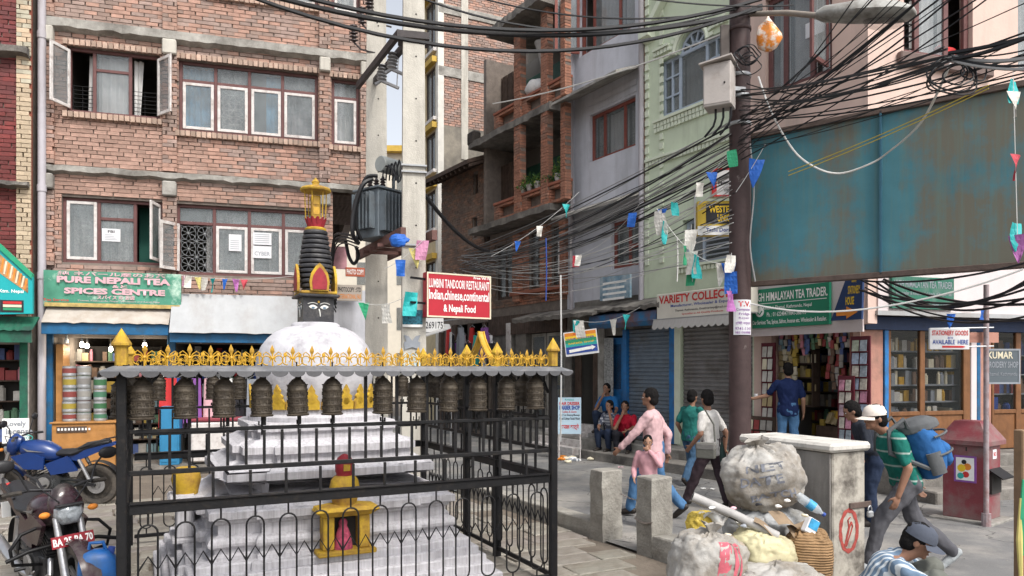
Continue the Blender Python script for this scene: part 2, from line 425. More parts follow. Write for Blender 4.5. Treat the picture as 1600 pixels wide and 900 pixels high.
def window(parent, x0, x1, z0, z1, cols, y=.09, transom=None, fm=None, sm=None, ft=.06, dep=.07, label=None, cm=None):
    '''cols: list of (fraction, kind, curtain). kind: fix, sash, gone, or an opening angle in degrees (+ hinged left, - hinged right)
    transom: height fraction of the top lights (per window)'''
    fm = fm or m_brown; sm = sm or m_white
    b = MB(); W_, H_ = x1-x0, z1-z0
    b.box(x0, x0+ft, y, y+dep, z0, z1).box(x1-ft, x1, y, y+dep, z0, z1).box(x0+ft, x1-ft, y, y+dep, z0, z0+ft).box(x0+ft, x1-ft, y, y+dep, z1-ft, z1)
    xs = [x0+ft/2]; tot = sum(c[0] for c in cols)
    for c in cols: xs.append(xs[-1]+(W_-ft)*c[0]/tot)
    for xx in xs[1:-1]: b.box(xx-ft/2, xx+ft/2, y+.004, y+dep-.004, z0+ft, z1-ft)
    zt = z1-ft
    if transom:
        zt = z0+H_*(1-transom)
        for k in range(len(cols)):
            if len(cols[k]) < 4 or cols[k][3]: b.box(xs[k]+ft/2, xs[k+1]-ft/2, y+.008, y+dep-.008, zt-ft/2, zt+ft/2)
    wo = b.build('window', fm, parent, bevel=.006)
    if label: wo['label'] = label
    for k, c in enumerate(cols):
        a, e = xs[k]+ft/2, xs[k+1]-ft/2; kind = c[1]; top = zt-ft/2 if (transom and (len(c) < 4 or c[3])) else z1-ft
        if transom and (len(c) < 4 or c[3]):
            MB().box(a, e, y+.03, y+.036, zt+ft/2, z1-ft).build('pane', m_glass, wo)
        if kind in ('fix',): MB().box(a, e, y+.03, y+.036, z0+ft, top).build('pane', m_glass, wo)
        elif kind == 'sash' or not isinstance(kind, str):
            ang = 0 if kind == 'sash' else kind; w_, h_ = e-a-.006, top-z0-ft-.006
            if ang >= 0: M = T(a+.003, y-.012, z0+ft+.003) @ RZ(-R(ang))
            else: M = T(e-.003, y-.012, z0+ft+.003) @ RZ(-R(ang)) @ T(-w_, 0, 0)
            s_ = MB(); sash(s_, w_, h_, min(.055, w_*.2), .035, M); so_ = s_.build('sash', sm, wo, bevel=.005)
            t = min(.055, w_*.2)
            MB().box(t, w_-t, .014, .02, t, h_-t, M).build('pane', m_glass, wo)
        if c[2]:
            cmx, f0, f1, pin = c[2]
            curtain(wo, cmx, a+(e-a)*f0, a+(e-a)*f1, z0+ft, z1-ft, y+.19, waves=max(2, int((e-a)*(f1-f0)*9)), pinch=pin)
    return wo
def grille(parent, x0, x1, z0, z1, y, kind='bars', m=None):
    b = MB(); m = m or m_black; r = .006
    if kind == 'bars':
        n = max(3, int((z1-z0)/.075))
        for i in range(n+1): z = z0+(z1-z0)*i/n; b.cyl((x0, y, z), (x1, y, z), r, n=5)
        for x in (x0+.02, (x0+x1)/2, x1-.02): b.cyl((x, y+.01, z0), (x, y+.01, z1), r, n=5)
    else:
        nx = max(1, round((x1-x0)/.32)); nz = max(1, round((z1-z0)/.34)); sx, sz = (x1-x0)/nx, (z1-z0)/nz
        for i in range(nx):
            for j in range(nz):
                cx, cz = x0+sx*(i+.5), z0+sz*(j+.5)
                for q in range(4):
                    a = q*PI/2+PI/4; e = V(math.cos(a)*sx*.7, 0, math.sin(a)*sz*.7); p = V(-e.z, 0, e.x)*.22
                    for sg in (1, -1): b.tube([V(cx, y, cz), V(cx, y, cz)+e*.5+p*sg, V(cx, y, cz)+e], .005, 4)
                b.tube([(cx+math.cos(t)*sx*.46, y, cz+math.sin(t)*sz*.46) for t in [k*PI/6 for k in range(12)]], .005, 4, closed=True)
    return b.build('grille', m, parent)
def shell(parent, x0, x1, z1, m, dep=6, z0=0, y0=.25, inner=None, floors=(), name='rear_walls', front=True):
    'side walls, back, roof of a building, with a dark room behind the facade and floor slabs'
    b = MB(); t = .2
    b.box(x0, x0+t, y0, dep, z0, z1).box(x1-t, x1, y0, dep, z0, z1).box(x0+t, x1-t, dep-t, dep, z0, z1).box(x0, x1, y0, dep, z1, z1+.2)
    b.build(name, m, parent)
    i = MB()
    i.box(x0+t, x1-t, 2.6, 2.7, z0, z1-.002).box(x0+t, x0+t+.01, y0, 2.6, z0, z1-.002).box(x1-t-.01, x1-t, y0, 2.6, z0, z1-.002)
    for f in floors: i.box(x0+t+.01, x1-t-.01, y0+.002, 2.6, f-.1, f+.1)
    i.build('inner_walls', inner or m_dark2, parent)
# ================================================================ brick building with the tea shop
FL = Frame(-.6348*13.6, 13.6, math.atan2(.283, .959))
bl = FL.thing('brick_building', 'three storey pink brick building with brown windows above the tea shop', 'building')
def FB(u0, u1, vt, vb, F=FL, off=0, um=None):      # a photo box to local x0, x1, z0, z1
    um = um or u0
    return F.X(u0, off), F.X(u1, off), F.Z(um, vb, off), F.Z(um, vt, off)
xL, xR = 0.02, FL.X(574)
xR2 = FL.X(520)
ZL1, ZL2 = FL.Z(78, 27), FL.Z(88, 257)             # tops of the concrete ledges
W1 = FB(104, 250, 70, 173); W2 = FB(279, 497, 92, 203); W3 = FB(518, 562, 121, 226, um=519)
W4 = FB(96, 254, 306, 409); W5 = FB(275, 500, 317, 428)
dz = ZL1-ZL2
W6 = (W2[0]+.5, W2[1], W2[2]+dz+.02, W2[3]+dz); W7 = (W3[0], W3[1], W3[2]+dz, W3[3]+dz); W8 = (W1[0], W1[1], W1[2]+dz+.2, W1[3]+dz)
ztop = ZL1+3.0
zG = FL.Z(275, 462)                                 # where the shop fronts begin
holes = [W1, W2, W3, W4, W5, W6, W7, W8]
low_right = (xR2, xR+.1, 0, ZL2-.02)
shop1 = (FL.X(84), FL.X(262), .15, FL.Z(84, 527)); shop2 = (FL.X(275), FL.X(500), .15, FL.Z(275, 537))
b = MB(); wall(b, xL, xR, 0, ztop, .03, .25, holes+[low_right, shop1, shop2]); b.build('wall', m_mort, bl)
brickwork(bl, m_brick, xL, xR, zG, ztop, 0, holes+[low_right], part=296, near=(1.0, 6.0), seed=3, bw=.215, bh=.066)
# lower right: the upper floors overhang the alley mouth
MB().box(xR2, xR, .26, 3.5, ZL2-.16, ZL2-.03).build('overhang_soffit', m_wood_d, bl)
MB().box(xR2-.22, xR2-.01, .26, 4, 0, ZL2-.17).build('alley_wall', m_mort, bl)
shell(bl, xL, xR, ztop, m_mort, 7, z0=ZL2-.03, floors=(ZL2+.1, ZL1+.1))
MB().box(xL, xL+.2, .26, 4, 0, ZL2-.04).box(xL+.2, xR2-.23, 3.8, 4, 0, ZL2-.04).build('rear_walls', m_mort, bl)
MB().box(xL+.21, xR2-.23, .27, 3.79, 3.05, 3.2).build('floor_slab', m_conc_d, bl)
# ledges, brackets, pilasters
def rough_ledge(parent, x0, x1, z, h_, d, m, n=40, name='ledge', seed=0):
    rs = random.Random(seed); rings = []
    for i in range(n+1):
        x = x0+(x1-x0)*i/n; a = rs.uniform(-.012, .012); c = rs.uniform(-.02, .02)
        rings.append([(x, .0, z-h_+c), (x, -d+a, z-h_*.75+c), (x, -d+a*2, z-.03+a), (x, .0, z+a)])
    return MB().loft(rings).build(name, m, parent)
rough_ledge(bl, xL-.05, xR+.05, ZL1, .24, .13, m_conc, seed=1); rough_ledge(bl, xL, xR+.02, ZL2, .17, .11, m_conc, seed=2)
pil = [(FL.X(74), FL.X(86)), (FL.X(255), FL.X(277)), (FL.X(499), FL.X(516)), (FL.X(563), FL.X(574)+.03)]
for i, (a, c) in enumerate(pil):
    for zz in (ZL1, ZL2):
        MB().box(a, c, -.16, -.002, zz-.48, zz-.2).build('bracket', m_conc_l if zz == ZL1 else m_conc, bl, bevel=.02)
    zlo = ZL2-.03 if i > 1 else zG+.5
    for (za, zb) in ((ZL1+.01, ztop), (ZL2+.01, ZL1-.49), (zlo, ZL2-.49)):
        if zb > za+.2: brickwork(bl, m_brick, a, c, za, zb, -.07, dep=.066, seed=20+i, bw=.22, bh=.066)
# window heads and sills of bricks on edge
def brick_row(x0, x1, z, y, h_, d, seed):
    rs = random.Random(seed); b = MB(); x = x0
    while x < x1-.02:
        t = rs.uniform(.7, 1.35); b.col = (t*1.1, t*1.15, t*1.1); q = min(x+.085, x1)
        b.box(x, q-.01, y-rs.uniform(0, .02), y+d, z-rs.uniform(0, .01), z+h_); x += .095
    return tag(b.build('brick_on_edge_row', m_brick, bl, color=True), kind='stuff')
for i, (a, c, z0, z1) in enumerate((W1, W2, W3, W6)):
    brick_row(a-.05, c+.05, z0-.12, -.07, .1, .068, i); brick_row(a-.05, c+.05, z1+.01, -.04, .1, .038, i+9)
CW = (m_curt, 0, 1, 0)
# second floor
w1 = window(bl, *W1, [(.27, 'gone', (m_curt, .75, 1.0, -.25)), (.40, 'fix', CW, 1), (.33, 'gone', (m_curt, 0, .38, .35))], transom=None, label='open window with white curtains and railing')
xa = W1[0]+.06
for (sx, ang) in ((W1[0]+.03, 118), (W1[1]-.03, -128)):
    s_ = MB(); w_, h_ = .46, W1[3]-W1[2]-.13
    M = T(sx, .05, W1[2]+.06) @ RZ(R(-ang if ang > 0 else -ang)) @ (T(0, 0, 0) if ang > 0 else T(-w_, 0, 0))
    sash(s_, w_, h_, .06, .035, M); s_.build('sash', m_white, w1, bevel=.005); MB().box(.06, w_-.06, .014, .02, .06, h_-.06, M).build('pane', m_glass, w1)
MB().box(W1[0]+.06+(W1[1]-W1[0])*.255, W1[0]+(W1[1]-W1[0])*.665, .10, .15, W1[3]-.40, W1[3]-.35).build('rail', m_brown, w1)
grille(w1, W1[0]+.06, W1[0]+(W1[1]-W1[0])*.26, W1[2]+.06, W1[2]+.52, .12); grille(w1, W1[0]+(W1[1]-W1[0])*.68, W1[1]-.06, W1[2]+.06, W1[2]+.52, .12)
m_bluecl = mat('blue_cloth', (.06, .27, .46), .9, var=.5, vs=3, bump=.3)
m_stuffc = mat('mixed_clutter', (.22, .20, .20), .9, var=.8, vs=5, bump=.3)
w2 = window(bl, *W2, [(1, 'sash', (m_bluecl, 0, 1, 0)), (1, 'sash', (m_lace, .1, .9, 0)), (1, 'sash', (m_bluecl, .5, 1, 0)), (1.05, 'sash', (m_stuffc, 0, 1, 0))], transom=.27, label='row of four casements with blue cloth inside')
q = (W2[1]-W2[0])/4
grille(w2, W2[0]+q+.1, W2[0]+2*q-.1, W2[2]+.1, W2[3]-.4, .17, 'star', m_white)
window(bl, *W3, [(1, 'sash', (m_curt, 0, 1, 0))], transom=.27, label='narrow window with a white curtain')
window(bl, *W6, [(1, 'sash', CW), (1, 'sash', CW), (1, 'sash', None), (1, 'sash', CW)], transom=.27); window(bl, *W7, [(1, 'sash', CW)], transom=.27); window(bl, *W8, [(1, 'sash', CW), (1, 'sash', None)])
# first floor
w4 = window(bl, *W4, [(.37, 'sash', (m_lace, 0, 1, 0), 0), (.40, 'fix', (m_lace, 0, 1, 0), 1), (.30, 'gone', None, 0)], transom=.3, label='window with one casement open and a paper notice')
M = T(W4[1]-.03, .04, W4[2]+.06) @ RZ(R(78)) @ T(-.46, 0, 0)
s_ = MB(); sash(s_, .46, W4[3]-W4[2]-.12, .06, .035, M); s_.build('sash', m_white, w4, bevel=.005); MB().box(.06, .4, .014, .02, .06, W4[3]-W4[2]-.18, M).build('pane', m_glass, w4)
MB().box(W4[0]+(W4[1]-W4[0])*.7, W4[1]-.06, .6, .62, W4[2]+.02, W4[3]-.02).build('green_inner_wall', flat('green_room', (.02, .09, .07), .9), w4)
m_paper = flat('paper', (.66, .66, .68), .8)
def notice(parent, x0, x1, z0, z1, y, lines, m=None):
    o = MB().box(x0, x1, y, y+.004, z0, z1).build('paper_notice', m or m_paper, parent)
    return o
nx0, nx1, nz0, nz1 = FB(157, 186, 355, 375); notice(w4, nx0, nx1, nz0, nz1, .11, 1)
text('FBI', nx0+.1, nx1-.1, nz1-.08, nz1-.03, .1085, w4, INK['black'], bold=.02)
for k in range(4): MB().box(nx0+.05, nx1-.05-.03*k, .1085, .1095, nz0+.03+.03*k, nz0+.038+.03*k).build('print_line', INK['grey'], w4)
w5 = window(bl, *W5, [(1, 'gone', (m_lace, .78, 1, 0)), (1, 'sash', (m_lace, 0, 1, 0)), (1, 'sash', (m_lace, 0, 1, 0)), (1.05, 'sash', (m_lace, 0, 1, 0))], transom=.26, label='window row with a star grille and paper notices')
q = (W5[1]-W5[0]-.06)/4.05
grille(w5, W5[0]+.06, W5[0]+q, W5[2]+.05, W5[3]-.4, .12, 'star', m_steel)
M = T(W5[0]+.04, .04, W5[2]+.06) @ RZ(R(-128)); hh = (W5[3]-W5[2])*.74-.1
s_ = MB(); sash(s_, .46, hh, .06, .035, M); s_.build('sash', m_white, w5, bevel=.005); MB().box(.06, .4, .014, .02, .06, hh-.06, M).build('pane', m_glass, w5)
for (u0, u1, vt, vb, tx) in ((357, 377, 365, 391, 0), (395, 424, 362, 381, 0), (395, 424, 383, 402, 'CYBER')):
    a, c, z0, z1 = FB(u0, u1, vt, vb); notice(w5, a, c, z0, z1, .066, 1)
    if tx: text(tx, a+.03, c-.03, z0+.05, z0+.13, .0645, w5, INK['grey'], bold=.01)
    else:
        for k in range(5): MB().box(a+.03, c-.04, .0645, .0655, z0+.04+.04*k, z0+.05+.04*k).build('print_line', INK['grey'], w5)
# drain pipe
m_pvc = mat('grey_drain_pipe', (.42, .40, .43), .5, var=.1, vs=3, dirt=(.2, .17, .15), ds=2, dt=.62, streak=True)
px_ = FL.X(66, -.12); b = MB().cyl((px_, -.14, .1), (px_, -.14, ztop), .068, n=14)
b.build('drain_pipe', m_pvc, bl, smooth=True)
for z in (3.6, 5.2, 8.0): MB().cyl((px_, -.14, z), (px_, -.14, z+.12), .08, n=14).build('pipe_collar', m_pvc, bl, smooth=True)
# ---- tin awnings, blue beams and the shops
m_tin2 = mat('beige_tin_sheet', (.40, .365, .325), .7, var=.12, vs=3, bump=.15, bs=9, dirt=(.3, .25, .2), ds=2.5, dt=.58)
def awning(parent, F, u0, u1, vt, vb, off, m, name='tin_awning', rise=.0):
    x0, x1 = F.X(u0, -off), F.X(u1, -off); zt = F.Z((u0+u1)/2, vt, -off*.3); zb = F.Z((u0+u1)/2, vb, -off); n = 16
    rs = random.Random(int(u0)); rings = []
    for i in range(n+1):
        x = x0+(x1-x0)*i/n; w_ = rs.uniform(-.012, .012)
        rings.append([(x, -off*.3, zt), (x, -off, zb+w_), (x, -off+.012, zb+w_-.004), (x, -off*.3+.02, zt-.03)])
    return MB().loft(rings).build(name, m, parent)
awning(bl, FL, 64, 263, 478, 505, .55, m_tin2); awning(bl, FL, 264, 476, 461, 521, .6, m_sheet)
for (u0, u1, vt, vb) in ((64, 263, 505, 523), (265, 476, 521, 536)):
    x0, x1, z0, z1 = FB(u0, u1, vt, vb, off=-.5, um=(u0+u1)/2); MB().box(x0, x1, -.5, -.44, z0, z1).build('blue_beam', m_teal, bl, bevel=.008)
    MB().box(x0, x1, -.44, .0, z1-.05, z1-.01).build('awning_underside', m_dark2, bl)
for (u0, u1) in ((66, 84), (262, 275), (468, 480)):
    MB().box(FL.X(u0), FL.X(u1), -.06, -.002, .02, shop1[3]+.1).build('blue_post', m_teal, bl, bevel=.008)
MB().box(xL, xR2, -.5, 0, .0, .16).build('door_step', m_conc_d, bl)
MB().box(xL+.21, xR2-.23, .26, 3.79, .12, .16).build('shop_floor', m_conc_d, bl)
xm = FL.X(268); MB().box(xm-.06, xm+.06, .26, 3.79, .17, 3.04).build('party_wall', m_dark2, bl)
# tea shop banner
x0, x1, z0, z1 = FB(68, 283, 425, 481, off=-.3, um=170)
bn = FL.thing('shop_banner', 'green painted banner lettered PURE NEPALI TEA & SPICES CENTRE', 'sign', x=0, y=-.3)
m_ban = mat('faded_green_banner', (.07, .26, .175), .6, var=.25, vs=2.2, bump=.2, bs=5, dirt=(.42, .58, .48), ds=2.3, dt=.61, dw=.06)
rs = random.Random(4)
def ban(a, t): return (x0+(x1-x0)*a, .012*math.sin(a*19)+.008*math.sin(a*43+t*4), z0+(z1-z0)*t)
b = MB().sheet(ban, 40, 6); b.build('cloth', m_ban, bn, smooth=True)
MB().box(x0, x1, .026, .05, z0, z1).build('backing_board', m_wood_d, bn)
MB().box(x0+.02, x1-.02, -.024, -.021, z0+.005, z0+.075).build('ochre_strip', mat('ochre_strip', (.45, .33, .12), .7, var=.4, vs=9), bn)
wd, ht = x1-x0, z1-z0
def bt(s, a, c, e, f, k='white', bo=.02): return text(s, x0+wd*a, x0+wd*c, z0+ht*e, z0+ht*f, -.026, bn, INK[k], bold=bo)
bt('純 ネパール産のお茶', .10, .89, .87, .985, 'pink', .02); bt('PURE NEPALI TEA', .095, .92, .665, .85, 'pink', .05); bt('&と', .49, .60, .55, .645, 'pink', .03)
bt('SPICES CENTRE', .145, .88, .365, .535, 'pink', .05); bt('スパイス の お店', .38, .655, .225, .345, 'pink', .03)
bt('Tea Service', .0, .18, .155, .225, 'red', .02); bt('Thamel, Kathmandu, Nepal  Wholesale and Retail Shop', .24, .84, .155, .205, 'pink', .0)
# lit bulbs over the tea shop
m_bulb = flat('lit_bulb', (1, .93, .78), .3, var=0, emit=14)
def bulb(F, u, v, off, label, lit=True, power=5):
    x, z = F.at(u, v, off); t = F.thing('hanging_bulb', label, 'lamp', 'bare bulbs over the tea shop', x, off, z)
    MB().lathe([(0, -.055), (.03, -.045), (.04, -.015), (.032, .02), (.018, .045)], 12).build('bulb', m_bulb if lit else INK['white'], t, smooth=True)
    MB().cyl((0, 0, .045), (0, 0, .10), .02, n=8).cyl((0, 0, .10), (0, 0, .3), .005, n=5).build('socket', m_steel, t)
    if lit:
        l = bpy.data.lights.new('bulb_light', 'POINT'); l.energy = power; l.color = (1, .88, .7); l.shadow_soft_size = .04
        lo = bpy.data.objects.new('bulb_light', l); COL.objects.link(lo); lo.parent = t; lo.location = (0, -.02, -.09)
for (u, v, off, lit) in ((128, 538, -.1, 1), (136, 540, .9, 1), (173, 545, .6, 1), (226, 539, -.1, 1), (104, 532, -.1, 0), (314, 532, -.2, 0)):
    bulb(FL, u, v, off, 'bare lit bulb hanging in the tea shop front' if lit else 'unlit bulb hanging under the blue shop beam', lit)
# tea shop fittings
m_tin = [flat('tin_'+str(i), c, .4, var=.15, vs=6) for i, c in enumerate(((.20, .05, .045), (.045, .13, .06), (.26, .25, .23), (.30, .23, .04), (.06, .16, .10), (.20, .19, .18)))]
cx0, cx1 = FL.X(86, -.25), FL.X(184, -.25); zc = FL.Z(110, 661, -.25)
cn = FL.thing('shop_counter', 'orange wooden counter in front of the tea shop', 'counter', y=-.45)
MB().box(cx0, cx1, 0, .42, .16, zc).build('body', m_wood, cn, bevel=.01); MB().box(cx0-.03, cx1+.03, -.03, .45, zc, zc+.03).build('top', m_wood, cn, bevel=.006)
MB().box(cx0+.08, cx0+(cx1-cx0)*.55, -.012, -.001, zc-.16, zc-.05).build('dark_panel', m_wood_d, cn)
for k in range(10): MB().box(cx0+.1+k*.055, cx0+.13+k*.055, -.016, -.0125, zc-.12, zc-.08).build('white_tile', INK['white'], cn)
for ci, u in enumerate((109, 131, 157)):
    z = zc+.03; x = FL.X(u, -.2)
    for j in range(5 if ci < 2 else 4):
        h_ = (.17, .20, .22, .22, .18)[j]*rnd(.95, 1.05); r_ = .118 if ci < 2 else .108
        t = FL.thing('spice_tin', 'round metal spice tin stacked on the orange counter', 'tin', 'stacked spice tins', x+rnd(-.008, .008), -.2, z)
        MB().lathe([(r_*.97, 0), (r_, .008), (r_, h_*.25), (r_*.985, h_*.27), (r_, h_*.3), (r_, h_-.03), (r_*.97, h_-.028), (r_*.97, h_-.004)], 16).build('can', m_steel, t, smooth=True)
        MB().lathe([(r_+.003, h_*.32), (r_+.003, h_*.78)], 16).build('paper_band', m_tin[(ci*2+j*3) % 6], t, smooth=True)
        MB().lathe([(r_*.99, h_-.004), (r_*.99, h_+.0), (r_*.3, h_+.004), (0, h_+.004)], 16).build('lid', m_tin[(ci+j*2+3) % 6], t, smooth=True); z += h_+.006
MB().box(FL.X(87, -.1), FL.X(99, -.1), -.1, .3, .17, FL.Z(90, 538, -.1)).build('wood_panel', m_wood, bl, bevel=.006)
GOODS = [flat('goods_'+str(i), c, .6, var=.2, vs=12) for i, c in enumerate(((.45, .36, .20), (.10, .20, .12), (.50, .48, .44), (.28, .05, .05), (.42, .30, .06), (.08, .12, .28), (.16, .10, .07), (.35, .33, .30), (.5, .2, .25), (.2, .3, .33)))]
def shelves(F, x0, x1, z0, z1, y, rows, label, seed=0, dep=.28, bw=(.06, .16), gaps=.12, mats=None, fr=None, side=False):
    rs = random.Random(seed); t = F.thing('goods_shelf', label, 'shelf', None, x0, y, z0)
    W_, H_ = x1-x0, z1-z0; dh = H_/rows; mats = mats or GOODS
    MB().box(0, W_, dep, dep+.02, 0, H_).build('back_panel', m_dark, t)
    for k in range(rows): MB().box(0, W_, 0, dep, k*dh-.012, k*dh+.012).build('board', fr or m_wood_d, t)
    for xx in (0, W_-.02): MB().box(xx, xx+.02, -.004, dep, .013, H_).build('upright', fr or m_wood_d, t)
    b = MB()
    for k in range(rows):
        x = .03
        while x < W_-.06:
            w_ = rs.uniform(*bw); h_ = dh*rs.uniform(.45, .82)
            if rs.random() > gaps:
                b.mi = rs.randrange(len(mats)); d0 = rs.uniform(0, .08)
                if rs.random() < .3: b.lathe([(w_*.48, 0), (w_*.48, h_*.8), (w_*.3, h_*.86), (w_*.3, h_)], 8, (x+w_/2, d0+w_*.5, k*dh+.013))
                else: b.box(x, x+w_*.94, d0, dep-.02, k*dh+.013, k*dh+.013+h_)
            x += w_
    tag(b.build('packets', mats, t), kind='stuff'); return t
shelves(FL, FL.X(98, .9), FL.X(250, .9), .2, FL.Z(150, 540, .9), 1.1, 7, 'shelf of tea packets inside the lit tea shop', 2)
shelves(FL, shop2[0]+.15, shop2[1]-.1, .2, 2.5, 1.2, 6, 'shelf of goods inside the shop beside the tea shop', 3, mats=GOODS[:3]+[INK['red'], INK['blue'], INK['white']])
# second shop: fridge, hanging clothes, stools
fr_ = FL.thing('display_freezer', 'white chest freezer in front of the second shop', 'freezer', x=FL.X(300, -.3), y=-.55)
MB().box(0, 1.15, 0, .5, .2, .95).build('body', m_white, fr_, bevel=.03); MB().box(.0, 1.15, 0, .5, .96, 1.02).build('lid', flat('dull_red_lid', (.22, .035, .05), .6), fr_, bevel=.015)
fr_ = FL.thing('blue_cupboard', 'bright blue painted cupboard beside the second shop', 'cupboard', x=FL.X(252, -.3), y=-.5)
MB().box(0, .34, 0, .4, .16, 1.25).build('body', mat('sky_blue_paint', (.03, .19, .36), .5, var=.15), fr_, bevel=.01); MB().box(.03, .31, -.012, -.001, .22, 1.2).build('door', mat('sky_blue_paint', (0, 0, 0)), fr_, bevel=.005)
for k, (u, c) in enumerate(((262, 'red'), (286, 'blue'), (300, 'purple'), (330, 'pink'), (352, 'white'), (376, 'black'), (398, 'grey'), (420, 'cream'))):
    x, z = FL.at(u, 640, -.2); t = FL.thing('hanging_garment', f'{c} cloth hung up in the second shop front', 'clothing', 'cloths hung in the second shop', x, -.15+.1*(k % 2), z)
    b = MB(); ph = rnd(0, 6)
    b.sheet(lambda a, s: (-.17+.34*a*(1-.15*s)+.03*s, .02*math.sin(a*9+ph), -.35+.95*s), 8, 4); b.build('cloth', INK[c], t, smooth=True)
    MB().tube([(-.12, 0, .6), (0, 0, .68), (.12, 0, .6)], .006, 4).build('hanger', m_steel, t)
# ================================================================ red building at the far left
FLr = Frame(*(FL.world(-.18, -.25, 0).xy), FL.a)
rb = FLr.thing('red_brick_building', 'dark red painted brick building with a cream brick corner strip', 'building')
x0 = -4.0; xc = FLr.X(27); xe = .0; zt = 11.5
Za, Zb = FLr.Z(20, 82), FLr.Z(20, 289)
rwin = (-2.6, -1.3, Zb+.7, Za-.6)
b = MB(); wall(b, x0, xe, 2.5, zt, .03, .25, [rwin]); wall(b, x0, xe, 0, 2.5, .03, .25, [(-3.6, FLr.X(34), .2, 2.4)]); b.build('wall', m_mort, rb)
brickwork(rb, m_brick_r, x0, xc-.005, 2.7, zt, 0, [rwin], bw=.23, bh=.068, seed=5, tone=(.75, 1.25), part=120, near=(-.5, 5))
brickwork(rb, m_brick_c, xc+.005, FLr.X(50), 2.7, zt, -.06, bw=.22, bh=.072, dep=.09, seed=6, tone=(.85, 1.1), part=90, near=(-.2, 5))
MB().box(FLr.X(50)+.004, xe, -.03, .029, 2.6, zt).build('corner_plaster', mat('rust_plaster', (.22, .07, .045), .85, var=.2), rb)
rough_ledge(rb, x0, xe+.03, Za+.09, .20, .2, m_conc_d, seed=4); rough_ledge(rb, x0, xe+.03, Zb+.06, .14, .2, m_conc_d, seed=5)
window(rb, *rwin, [(1, 'sash', CW), (1, 'sash', None)])
shell(rb, x0, xe, zt, m_mort, 6, floors=(2.6, Za))
m_tealp = mat('teal_panel', (.01, .34, .36), .5, var=.08, bump=0); m_green = mat('green_shop_paint', (.012, .13, .075), .6, var=.25, vs=5, dirt=(.02, .05, .04), ds=3)
sg = FLr.thing('incense_shop_sign', 'teal shop sign with stick pictures and a green sloping top edge', 'sign', y=-.5)
a0 = FLr.X(-40, -.5); a1 = FLr.X(51, -.5); zz = lambda u, v: FLr.Z(u, v, -.5)
MB().prism([(a0, zz(-40, 492)), (a1, zz(51, 490)), (a1, zz(51, 433)), (FLr.X(0, -.5), zz(0, 386)), (a0, zz(-40, 360))], 0, .08).build('board', m_tealp, sg)
MB().prism([(a0, zz(-40, 362)), (FLr.X(0, -.5), zz(0, 390)), (a1-.005, zz(51, 436)), (a1-.005, zz(51, 428)), (FLr.X(0, -.5), zz(0, 381)), (a0, zz(-40, 354))], -.03, .1).build('green_rim', mat('bright_green_paint', (.02, .30, .16), .5), sg)
m_stk = mat('incense_picture', (.40, .22, .10), .6, var=.7, vs=4, bump=0, wave=None)
MB().prism([(FLr.X(-10, -.5), zz(-10, 420)), (FLr.X(44, -.5), zz(44, 458)), (FLr.X(44, -.5), zz(44, 438)), (FLr.X(0, -.5), zz(0, 397)), (FLr.X(-10, -.5), zz(-10, 392))], -.006, -.002).build('picture', m_stk, sg)
rs = random.Random(8)
for k in range(9):
    u = 2+k*4.6; p = FLr.X(u, -.5); MB().prism([(p-.012, zz(u, 425+k*3.4)), (p+.012, zz(u, 425+k*3.4)), (p+.05, zz(u, 404+k*3.9)), (p+.02, zz(u, 404+k*3.9))], -.010, -.007).build('stick', INK['cream' if k % 2 else 'orange'], sg)
text('Ktm. Nepal', FLr.X(-1, -.5), FLr.X(37, -.5), zz(15, 459), zz(15, 452), -.006, sg, INK['white'], bold=.02)
MB().box(FLr.X(0, -.5), FLr.X(37, -.5), -.006, -.002, zz(20, 488), zz(20, 469)).build('dark_picture', INK['black'], sg)
for k, c in enumerate(('green', 'cream', 'red')): MB().box(FLr.X(5, -.5), FLr.X(34, -.5), -.012, -.0065, zz(20, 485-5*k), zz(20, 481-5*k)).build('packet_picture', INK[c], sg)
awning(rb, FLr, -40, 50, 494, 516, .55, m_green, 'green_awning')
MB().box(FLr.X(-40, -.5), FLr.X(49, -.5), -.5, -.45, zz(20, 535), zz(20, 516)).build('green_beam', m_green, rb)
for (u0, u1) in ((32, 46),): MB().box(FLr.X(u0), FLr.X(u1), -.05, -.001, .1, 2.6).build('green_post', m_green, rb)
MB().box(FLr.X(47), xe, -.06, -.031, .1, 2.7).build('plaster_strip', m_conc, rb)
shelves(FLr, -2.2, FLr.X(33, .5), .2, 2.5, .6, 6, 'shelf of incense packets in the green shop', 9, bw=(.08, .2))
x, z = FLr.at(22, 670, -.75)
bd = FLr.thing('incense_board', 'white board lettered Lovely Incense leaning at the shop', 'sign', None, x, -.75, 0)
p0, p1, q0, q1 = FLr.X(3, -.75)-x, FLr.X(45, -.75)-x, FLr.Z(20, 693, -.75), FLr.Z(20, 654, -.75)
MB().box(p0, p1, 0, .04, q0, q1).build('board', INK['white'], bd, bevel=.006); MB().box(p0+.04, p1-.04, .01, .05, .0, q0).build('stand', m_wood_d, bd)
text('Lovely', p0+.06, p0+.36, q1-.16, q1-.04, -.004, bd, INK['grey'], bold=.03); text('incense', p0+.06, p0+.46, q1-.27, q1-.17, -.004, bd, INK['grey'], bold=.03)
MB().tube([(p0+.36+.1*math.cos(t*PI/8), -.004, q0+.09+.05*math.sin(t*PI/8)) for t in range(16)], .006, 4, closed=True).build('oval_mark', INK['teal'], bd); text('CO', p0+.31, p0+.41, q0+.065, q0+.115, -.004, bd, INK['teal'], bold=.02)
